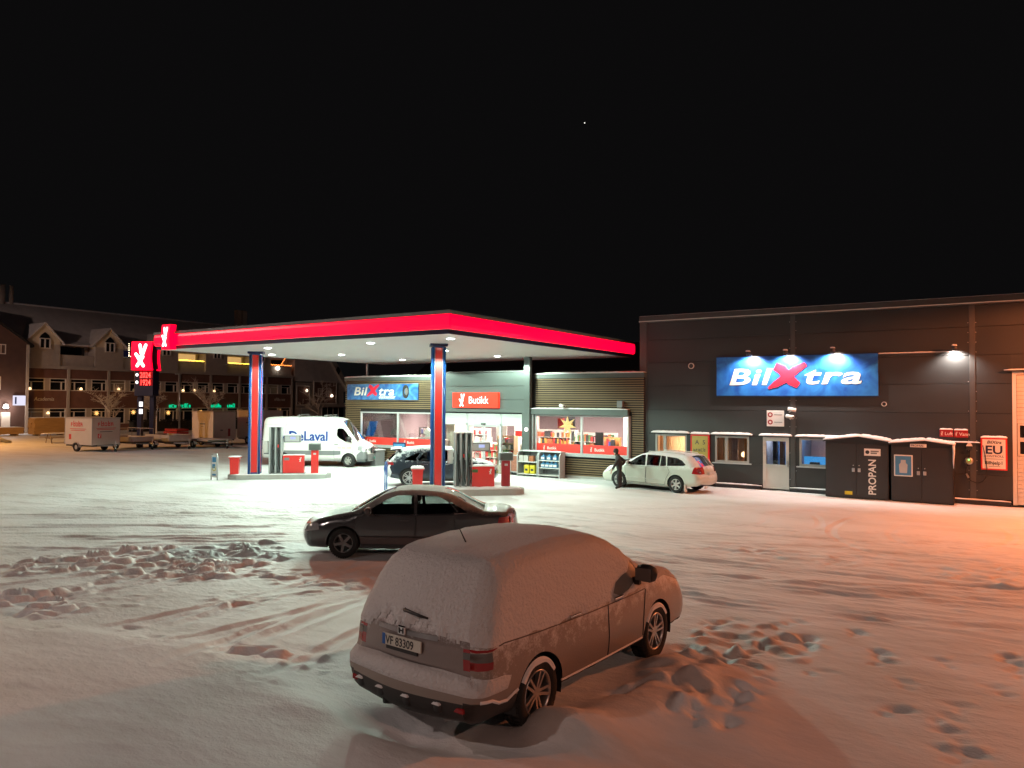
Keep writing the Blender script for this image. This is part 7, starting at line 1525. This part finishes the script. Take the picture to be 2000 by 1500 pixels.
flat_trailer(-49.6, 34.5, -6, 3.4, 1.8, 'low car trailer with bare bed, right of the price sign', 0.05, False)
box_trailer(-52.2, 36.9, -4, 3.0, 1.9, 2.1, 'taller plain box trailer behind the low car trailer')
box_trailer(-50.8, 40.2, -6, 3.4, 2.0, 2.2, 'plain box trailer partly hidden by the left column')
ra = thing('ramp_stack', 'stack of snowy ramps and boards on the ground beside the taller box trailer', 'ramps', (-55.2, 35.6, 0), radians(-4)); 
for i in range(3): MB().box(-1.2+0.2*i, 1.0, -0.5, 0.5, 0.6+0.22*i, 0.78+0.22*i).build('board', M['dkred'], ra)
MB().box(-1.0, 0.9, -0.4, 0.4, 0, 0.595).build('trestle', M['dkmetal'], ra)
# ================================================================ timber packs, picnic table, snow heap
def timber(x, y, rot, L, W, n, lab):
    t = thing('timber_pack', lab, 'timber', (x, y, 0), radians(rot), 'stacked timber packs'); rnd = random.Random(int(x*10)); z = 0.15
    for a in (-L*0.35, L*0.35): MB().box(a-0.06, a+0.06, -W/2, W/2, 0, 0.148).build('bearer', M['woodgrey'], t)
    for k in range(n):
        for q in range(2):
            y0 = -W/2+q*W/2; o = MB().box(-L/2+rnd.uniform(-0.06, 0.06), L/2+rnd.uniform(-0.06, 0.06), y0+0.01, y0+W/2-0.01, z, z+0.145, bev=0.008).build('beam', M['wood'], t)
        z += 0.155
    MB().cap(-L/2, L/2, -W/2, W/2, z, 0.07, 24, 6, n).build('snow', M['snow'], t, True)
timber(-77.6, 36.6, 92, 3.2, 1.2, 10, 'tall yellow timber pack, left half of the high stack'); timber(-77.2, 40.0, 92, 3.2, 1.2, 10, 'tall yellow timber pack, right half of the high stack')
timber(-79.5, 33.2, 95, 3.6, 1.2, 4, 'low timber pack left of the high stack'); timber(-81.0, 29.0, 95, 4.4, 1.2, 3, 'lowest timber pack at the left edge of the photograph')
pt = thing('picnic_table', 'wooden picnic table on the orange lit snow beside the white box trailer', 'table', (-63.5, 31.0, 0), radians(80))
for k in range(5): MB().box(-1.4, 1.4, -0.36+0.15*k, -0.23+0.15*k, 0.72, 0.76).build('table_board', M['woodgrey'], pt)
for s in (-1, 1): MB().box(-1.4, 1.4, s*0.75-0.13, s*0.75+0.13, 0.42, 0.46).build('bench_board', M['woodgrey'], pt)
for a in (-0.95, 0.95): MB().prism([(-0.85, 0.0), (-0.76, 0.0), (-0.25, 0.72), (-0.34, 0.72)], 'x', a-0.03, a+0.03).prism([(0.76, 0.0), (0.85, 0.0), (0.34, 0.72), (0.25, 0.72)], 'x', a-0.029, a+0.031).box(a-0.028, a+0.032, -0.85, 0.85, 0.34, 0.42).build('leg_frame', M['woodgrey'], pt)
MB().cap(-1.4, 1.4, -0.36, 0.5, 0.761, 0.05).build('snow', M['snow'], pt, True)
sh_ = thing('snow_heap', 'small heap of cleared snow at the left edge of the yard', 'snow heap', (-67.6, 27.0, 0)); mb = MB(); n = 20; rnd = random.Random(8)
for j in range(9):
    for i in range(n): a = 2*pi*i/n; r = 2.2*(1-j/8)**0.8*(0.85+0.3*rnd.random()); mb.v.append((r*cos(a), r*sin(a)*0.8, 1.0*(j/8)**0.9))
for j in range(8):
    for i in range(n): mb.f.append([j*n+i, j*n+(i+1) % n, (j+1)*n+(i+1) % n, (j+1)*n+i]); mb.m.append(0)
mb.build('heap', M['snow'], sh_, True)
tb = thing('dark_bin', 'dark green bin between the timber stack and the white box trailer', 'bin', (-71.0, 39.0, 0)); MB().box(-0.5, 0.5, -0.6, 0.6, 0, 1.4, bev=0.06).build('body', P('dark_green', (0.03, 0.05, 0.045), 0.6), tb); MB().box(-0.55, 0.55, -0.65, 0.65, 1.401, 1.5, bev=0.03).build('lid', M['black'], tb)
# ================================================================ brick block across the road
BX = -85.0
bb = thing('brick_block', 'long brick block with dormers and balconies across the road', 'building', (BX, 37.6, 0))
bay = 4.38; NB = 8; BL = bay*NB
def BY(y): return y-37.6
MB().box(-12, -0.25, 0, BL, 0, 7.0).build('core', M['black'], bb)
M['wframe'] = P('pale_window_frame', (0.62, 0.58, 0.54), 0.6)
def bwin(y0, y1, z0, z1, par, split, lit=None, tall=True):
    f = MB()
    for a, b, c, d in ((y0, y1, z0, z0+0.09), (y0, y1, z1-0.09, z1), (y0, y0+0.09, z0+0.09, z1-0.09), (y1-0.09, y1, z0+0.09, z1-0.09)): f.box(-0.2, 0.05, a, b, c, d)
    zt = z1-0.36 if tall else z1-0.09
    if tall: f.box(-0.18, 0.04, y0+0.09, y1-0.09, zt-0.06, zt)
    if split: f.box(-0.18, 0.04, split-0.04, split+0.04, z0+0.09, zt-(0.06 if tall else 0))
    w = f.build('window', M['wframe'], par); MB().box(-0.16, -0.14, y0+0.09, y1-0.09, z0+0.09, z1-0.09).build('pane', lit or M['blackglass'], w); return w
M['dimlit'] = EB('dim_lit_room', (0.30, 0.20, 0.12), 0.05); M['warmlit'] = EB('warm_lit_room', (0.9, 0.55, 0.2), 0.55)
for k in range(NB):
    y0 = k*bay
    MB().box(-0.10, 0.14, y0-0.14, y0+0.14, 0, 6.75).build('pilaster', M['pilaster'], bb)
    a, b, c, d = y0+0.2, y0+2.02, y0+2.46, y0+4.2
    for z0, z1 in ((0.0, 0.75), (2.55, 4.42), (5.75, 6.75)): MB().box(-0.25, 0.02, y0+0.14, y0+bay-0.14, z0, z1).build('brick_band', M['brick'], bb)
    for z0, z1 in ((0.75, 2.55), (4.42, 5.75)):
        MB().box(-0.2, 0.03, b+0.0, c, z0, z1).build('window_pier', M['pilaster'], bb); MB().box(-0.2, 0.02, y0+0.14, a, z0, z1).box(-0.2, 0.02, d, y0+bay-0.14, z0, z1).build('brick_pier', M['brick'], bb)
        bwin(a, b, z0, z1, bb, a+0.5, M['dimlit'] if (k*3+int(z0)) % 5 == 0 else None); bwin(c, d, z0, z1, bb, d-0.5)
MB().box(-0.10, 0.14, BL-0.14, BL+0.14, 0, 6.75).build('pilaster', M['pilaster'], bb)
MB().box(-0.3, 0.25, -0.1, BL+0.1, 6.76, 7.08).build('cornice', M['pilaster'], bb)
MB().prism([(-1.36, 7.08), (-1.36, 9.55), (0.1, 9.35), (0.1, 9.5), (-1.2, 9.95), (-8.0, 14.2), (-15, 9.9), (-15, 7.08)], 'y', -2.0, BL+0.3).build('roof', M['roof'], bb)
MB().tube([(-8.0, -2.0, 14.22), (-8.0, BL+0.3, 14.22)], 0.12, 6).build('ridge_snow', M['snow'], bb)
for i, yc in enumerate((1.8, 8.72, 15.6, 22.6, 29.5)):      # dormers
    d = MB().box(-2.2, 0.22, yc-1.6, yc+1.6, 7.09, 9.35).build('dormer', M['cladding'], bb)
    MB().prism([(yc-1.6, 9.351), (yc+1.6, 9.351), (yc+1.6, 9.75), (yc, 11.45), (yc-1.6, 9.75)], 'x', -5.5, 0.20).build('gable', M['cream'], d)
    for s in (-1, 1): MB().prism([(yc, 11.47), (yc+s*1.95, 9.42), (yc+s*1.95, 9.56), (yc, 11.63)], 'x', -6.0, 0.42).build('dormer_roof', M['roof'], d)
    for z in (7.7, 8.3, 8.9): MB().box(0.221, 0.26, yc-1.6, yc+1.6, z, z+0.05).build('cladding_batten', M['pilaster'], d)
    bwin(yc-0.55, yc+0.55, 8.85, 9.95, d, yc, None, False).location = (0.37, 0, 0); MB().prism([(yc-0.55, 9.951), (yc+0.55, 9.951), (yc+0.35, 10.3), (yc, 10.6), (yc-0.35, 10.3)], 'x', 0.201, 0.30).build('gable_light', M['blackglass'], d)
for i, (y0, y1) in enumerate(((3.45, 7.05), (10.4, 13.95), (17.3, 20.9), (24.3, 27.8), (31.2, 34.9))):      # balconies between
    b = MB().box(-0.05, 0.05, y0, y1, 7.09, 8.25).build('balcony', M['cladding'], bb); MB().box(-1.3, 0.0, y0, y1, 7.085, 7.12).build('balcony_floor', M['pilaster'], b)
    MB().box(-1.3, -1.25, y0, y1, 7.12, 9.6).build('balcony_wall', M['cream'] if i in (2, 3) else M['cladding'], b); MB().box(-0.07, 0.10, y0, y1, 8.251, 8.31).build('rail', M['pilaster'], b)
    MB().box(-1.249, -1.22, y0+0.4, y1-0.4, 7.3, 9.3).build('balcony_window', M['warmlit'] if i in (2, 3) else (M['bluelit'] if i == 1 else M['blackglass']) if 'bluelit' in M else M['blackglass'], b)
def fairy(y0, y1, z, col, lab, n, amp=0.08, z2=None, strength=7):
    t = thing('fairy_lights', lab, 'fairy lights', (BX+0.14, 37.6, 0), 0, 'fairy lights on the balconies'); mb = MB(); rnd = random.Random(int(y0*7)); pts = []
    for i in range(n):
        s = i/(n-1); pts.append((0.02, y0+(y1-y0)*s, z+((z2 or z)-z)*s+amp*(rnd.random()-0.5)))
    for p in pts: mb.lathe([(0, 0.045), (0.045, 0), (0, -0.045)], 'z', p, 6)
    mb.build('bulbs', E('fairy_bulb', col, strength), t); MB().tube(pts, 0.012, 4).build('wire', M['black'], t)
YL = (1.0, 0.62, 0.06)
fairy(17.4, 20.8, 8.45, YL, 'yellow fairy lights on the balcony right of the price sign', 40); fairy(24.4, 27.7, 8.42, YL, 'yellow fairy lights on the balcony left of the left column', 40)
fairy(31.3, 34.8, 8.5, (1.0, 0.25, 0.05), 'orange fairy lights on the balcony right of the left column', 30); fairy(33.0, 34.0, 8.6, (1.0, 0.25, 0.05), 'orange light arch over the rightmost balcony', 14, 0.05, 9.9); fairy(11.0, 12.6, 8.55, (1.0, 0.8, 0.5), 'warm white fairy lights on the balcony left of the price sign', 9)
fairy(11.02, 11.0, 8.6, (1.0, 0.8, 0.5), 'warm white fairy lights climbing the post left of the price sign', 8, 0.05, 10.0)
bn = thing('purple_screen', 'dim purple lit cloth on the balcony left of the price sign', 'cloth', (BX+0.16, 49.7, 8.6)); MB().box(0, 0.03, -0.6, 0.8, 0, 0.9).build('cloth', EB('purple_cloth', (0.10, 0.09, 0.35), 0.55), bn)
gl = thing('balcony_globe', 'bright white round lamp under the rightmost balcony', 'lamp', (BX+0.3, 69.9, 8.05)); MB().lathe([(0, 0.3), (0.2, 0.22), (0.3, 0), (0.2, -0.22), (0, -0.3)], 'z', (0, 0, 0), 14).build('globe', E('globe_white', (1.0, 0.9, 0.75), 4), gl, True)
for i, (y, z) in enumerate(((45.02, 1.97), (49.27, 2.06), (53.64, 1.96), (58.09, 1.99), (64.2, 2.0), (70.5, 1.95))):
    star(BX+0.18, y, z, 0.34, 'paper star in a ground floor window of the brick block, number %s from the left' % ('one', 'two', 'three', 'four', 'five', 'six')[i], 'stars in the brick block', M['starfar'], 0.2, 'x', 8)
M['arch'] = E('candle_arch', (1.0, 0.62, 0.3), 2.6)
for i, (y, z) in enumerate(((38.1, 4.6), (43.3, 4.66), (47.5, 4.72), (49.6, 4.66), (55.6, 4.7), (57.2, 4.72), (60.0, 4.7), (39.95, 2.05))):
    t = thing('window_lamp', 'small lit lamp in a window of the brick block, number %s from the left' % ('one', 'three', 'four', 'five', 'six', 'seven', 'eight', 'two')[i], 'lamp', (BX+0.12, y, z), 0, 'small window lamps in the brick block'); MB().lathe([(0, 0.16), (0.1, 0.1), (0.16, -0.05), (0.12, -0.12), (0, -0.12)], 'z', (0, 0, 0), 8).build('light', M['arch'], t)
M['neon'] = E('green_neon', (0.0, 0.85, 0.38), 0.9)
for i, (y, s) in enumerate(((54.1, 3), (55.5, 5), (59.9, 5), (62.3, 4))):
    t = thing('green_neon_sign', 'green neon lettering on the brick block, %s word from the left' % ('first', 'second', 'third', 'fourth')[i], 'neon sign', (BX+0.2, y-0.4, 2.60), 0, 'green neon words'); marks('lettering', s, M['neon'], 0.5, (0, 0, 0), pi/2, t, 40+i, 0.03)
sg2 = thing('facade_lettering', 'pale metal lettering on the brick wall left of the timber', 'sign', (BX+0.06, 38.55, 3.35)); text('lettering', 'Academia', M['wframe'], 0.55, (0, 0, 0), pi/2, sg2, 0.01, 0.2, depth=0.02, xs=0.92)
sg3 = thing('facade_lettering', 'dim pale lettering on the brick wall behind the left column', 'sign', (BX+0.06, 69.6, 3.5)); marks('lettering', 7, M['wframe'], 0.42, (0, 0, 0), pi/2, sg3, 51, 0.02)
for i, y in enumerate((35.3, 36.2)):
    t = thing('roof_flue', 'tall pale flue on the left end of the roof, %s one' % ('thick' if i == 0 else 'thin'), 'flue', (BX-8.0, 38.6 if i == 0 else 39.6, 13.9), 0, 'flues on the block roof'); MB().cyl((0, 0, 0), (0, 0, 2.3), 0.38 if i == 0 else 0.22, 12).build('pipe', M['pilaster'], t, True)
for i, y in enumerate((63.2, 64.2)):
    t = thing('roof_flue', 'short pale flue above the canopy end, %s one' % ('left' if i == 0 else 'right'), 'flue', (BX-8.0, y+6.2, 13.9), 0, 'flues on the block roof'); MB().box(-0.35, 0.35, -0.35, 0.35, 0, 2.7).build('pipe', M['pilaster'], t)
# wing at the left end with a lit doorway
wg = thing('brick_wing', 'dark brick wing with a lit white doorway at the left edge', 'building', (BX+1.0, 33.0, 0))
M['wingbrick'] = P('darkened_brick', (0.085, 0.048, 0.040), 0.85, var=0.3, scale=1.5)  # brick tone lowered in the colour to keep the wing dim
MB().box(-12, 0, -9, 4.45, 0, 9.2).build('wall', M['wingbrick'], wg); MB().prism([(-9.0, 9.201), (4.45, 9.201), (-2.2, 13.7)], 'x', -12, 0.0).build('gable_wall', M['wingbrick'], wg)
for q in ([(-2.2, 13.72), (5.0, 8.85), (5.0, 9.1), (-2.2, 14.0)], [(-2.2, 13.72), (-9.5, 8.8), (-9.5, 9.05), (-2.2, 14.0)]): MB().prism(q, 'x', -12, 0.1).build('roof', M['dkmetal'], wg)
MB().box(0.001, 0.12, 4.3, 4.55, 0, 9.1).build('downpipe', M['pilaster'], wg)
for a in (1.2, 2.1): MB().box(0.001, 0.08, a, a+0.8, 0.1, 2.15).build('door', M['offwhite'], wg)
sgn = MB().box(0.05, 0.2, 3.1, 4.25, 2.85, 3.85, bev=0.03).build('lit_sign', E('cold_lit_sign', (0.85, 0.82, 1.0), 0.9), wg); MB().box(0.201, 0.21, 3.25, 3.4, 3.0, 3.7).build('sign_text', M['navy'], sgn)
MB().lathe([(0, 0.25), (0.16, 0.2), (0.26, -0.1), (0.22, -0.2), (0, -0.2)], 'z', (0.3, 2.4, 2.75), 14).build('door_lamp', E('door_lamp', (1.0, 0.92, 0.85), 6), wg, True); lamp('door_light', 'POINT', (0.8, 2.4, 2.7), 180, (1.0, 0.85, 0.75), wg, size=0.15)
bwin(0.6, 2.0, 4.42, 5.75, wg, 1.3, M['dimlit']); bwin(1.5, 2.4, 8.0, 9.0, wg, 1.95, None, False)
# gabled house to the right
gh = thing('gabled_house', 'brick house with white timber bands and a steep gable behind the van', 'building', (BX, 73.2, 0))
MB().box(-10, -0.05, 0.2, 9.6, 0, 6.2).build('wall', M['pilaster'], gh)
for y0, y1, z0, z1 in ((0.4, 2.6, 3.0, 5.6), (3.6, 7.9, 3.2, 6.3)): 
    MB().box(-0.05, 0.06, y0, y1, z0, z1).build('brick_field', M['brick'], gh)
    f = MB(); f.box(0.0, 0.12, y0-0.14, y1+0.14, z0-0.2, z0).box(0.0, 0.12, y0-0.14, y1+0.14, z1, z1+0.2).box(0.0, 0.12, y0-0.14, y0, z0, z1).box(0.0, 0.12, y1, y1+0.14, z0, z1); f.build('timber_band', M['wframe'], gh)
for a in (4.3, 6.0): bwin(a, a+0.9, 4.1, 5.4, gh, a+0.45, None).location = (0.07, 0, 0)
MB().prism([(0.0, 6.3), (9.9, 6.3), (9.9, 7.0), (3.0, 15.0), (0.0, 12)], 'x', -10, -0.06).build('gable', M['roof'], gh)
MB().prism([(3.0, 15.1), (10.6, 5.4), (10.0, 5.0), (3.0, 13.9)], 'x', -10.2, 0.5).build('barge_board', M['pilaster'], gh); MB().prism([(7.4, 8.2), (7.95, 7.5), (8.35, 8.1), (7.8, 8.8)], 'x', 0.501, 0.53).build('gable_opening', M['black'], gh)
for k in range(4): MB().box(-0.05, 0.04, 5.2+1.1*k, 6.2+1.1*k, 0.5, 2.5).build('shop_pane', M['blackglass'], gh); MB().box(-0.05, 0.08, 5.1+1.1*k, 5.2+1.1*k, 0.4, 2.6).build('mullion', M['wframe'], gh)
MB().box(-0.05, 0.7, 4.0, 9.7, 2.65, 3.05).build('fascia', M['pilaster'], gh); MB().box(-0.04, 0.05, 1.3, 2.6, 0.6, 2.4).build('poster_pane', M['ltgrey'], gh)
for i, (y, z) in enumerate(((2.0, 5.0), (6.9, 4.3))): t = thing('window_lamp', 'bright lamp on the gabled house, %s one' % ('left' if i == 0 else 'right'), 'lamp', (BX+0.25, 73.2+y, z), 0, 'lamps on the gabled house'); MB().lathe([(0, 0.25), (0.15, 0.1), (0.2, -0.1), (0, -0.2)], 'z', (0, 0, 0), 8).build('light', E('house_lamp', (1.0, 0.8, 0.6), 4), t)
# dark storage building behind the shop
dk = thing('dark_hill_house', 'dark pitched roof behind the shop, hardly visible against the sky', 'building', (-44, 74, 0)); MB().box(-14, 14, -6, 6, 0, 6).build('wall', M['black'], dk); MB().prism([(-7, 6), (7, 6), (0, 10)], 'x', -14.5, 14.5).build('roof', M['dkmetal'], dk)
# ================================================================ trees and masts
def bare_tree(x, y, h, lab, seed, spread=0.55, trunk_mat=None, tm=0.10):
    rnd = random.Random(seed); t = thing('bare_tree', lab, 'tree', (x, y, 0), 0, 'frosted bare trees'); tr = MB(); br = MB()
    def grow(p, d, L, r, lev):
        n = 4; pts = [p]; q = p
        for i in range(n):
            d = (d+Vector((rnd.uniform(-1, 1), rnd.uniform(-1, 1), rnd.uniform(-0.4, 0.5)))*0.16*(1+0.3*lev)).normalized(); q = q+d*L/n; pts.append(q)
        (tr if lev == 0 else br).tube(pts, r, 6 if lev < 2 else 4, taper=r*0.5, cap=False)
        if lev >= 4: return
        for k in range((4, 4, 4, 4)[lev]+(3 if lev == 0 else 0)):
            s = rnd.uniform(0.35, 1.0); i = min(n-1, int(s*n)); b = pts[i]+(pts[i+1]-pts[i])*(s*n-i); a = rnd.random()*6.28
            nd = (d*0.75+Vector((cos(a), sin(a), rnd.uniform(-0.15, 0.5)))*spread*1.5).normalized(); grow(b, nd, L*rnd.uniform(0.45, 0.7), max(0.017, r*0.45), lev+1)
    grow(Vector((0, 0, -0.1)), Vector((0, 0, 1)), h*0.55, tm, 0)
    tr.build('trunk', trunk_mat or M['bark'], t, True); br.build('branches', M['frosttwig'], t, True)
M['frosttwig'] = P('frosted_twig', (0.62, 0.58, 0.54), 0.9, var=0.3)
bare_tree(-74.0, 45.5, 5.6, 'frosted bare tree right of the price sign', 3, 0.6, M['snow']); bare_tree(-75.5, 53.0, 6.0, 'frosted bare tree right of the lamp post', 9, 0.55); bare_tree(-77.0, 42.2, 5.2, 'dim bare tree behind the white box trailer', 14, 0.6); bare_tree(-72.0, 66.0, 6.5, 'dark bare tree in front of the gabled house', 21, 0.5)
lp = thing('lamp_post', 'thin unlit lamp post between the two frosted trees', 'lamp post', (-76.0, 49.4, 0)); MB().cyl((0, 0, 0), (0, 0, 6.3), 0.11, 10, r2=0.07).build('pole', M['steel'], lp, True); MB().box(-0.1, 0.1, -0.6, 0.1, 6.3, 6.42, bev=0.04).build('lamp_head', M['ltgrey'], lp)
hg = thing('hedge', 'dark clipped hedge with snow on top in front of the brick block', 'hedge', (-79.5, 52.0, 0)); rnd = random.Random(4); mb = MB(); mb.box(-0.5, 0.5, -6.0, 8.0, 0, 1.1)
for i in range(3500):
    c = Vector((rnd.uniform(-0.62, 0.62), rnd.uniform(-6.1, 8.1), rnd.uniform(0.1, 1.3))); d1 = Vector((rnd.uniform(-1, 1), rnd.uniform(-1, 1), rnd.uniform(-1, 1)))*0.09; d2 = Vector((rnd.uniform(-1, 1), rnd.uniform(-1, 1), rnd.uniform(-1, 1)))*0.09; mb.quad(c-d1, c-d2, c+d1, c+d2)
mb.build('leaves', P('dark_hedge', (0.03, 0.03, 0.025), 0.8, var=0.4), hg)
# the one bright point in the sky
st = thing('bright_planet', 'single white point of light high in the black sky', 'planet', (-653.2, 1243.9, 528.9)); MB().lathe([(0, 1.0), (0.7, 0.7), (1.0, 0), (0.7, -0.7), (0, -1.0)], 'z', (0, 0, 0), 10).build('disc', E('planet_light', (1.0, 0.97, 0.9), 1.6), st, True)
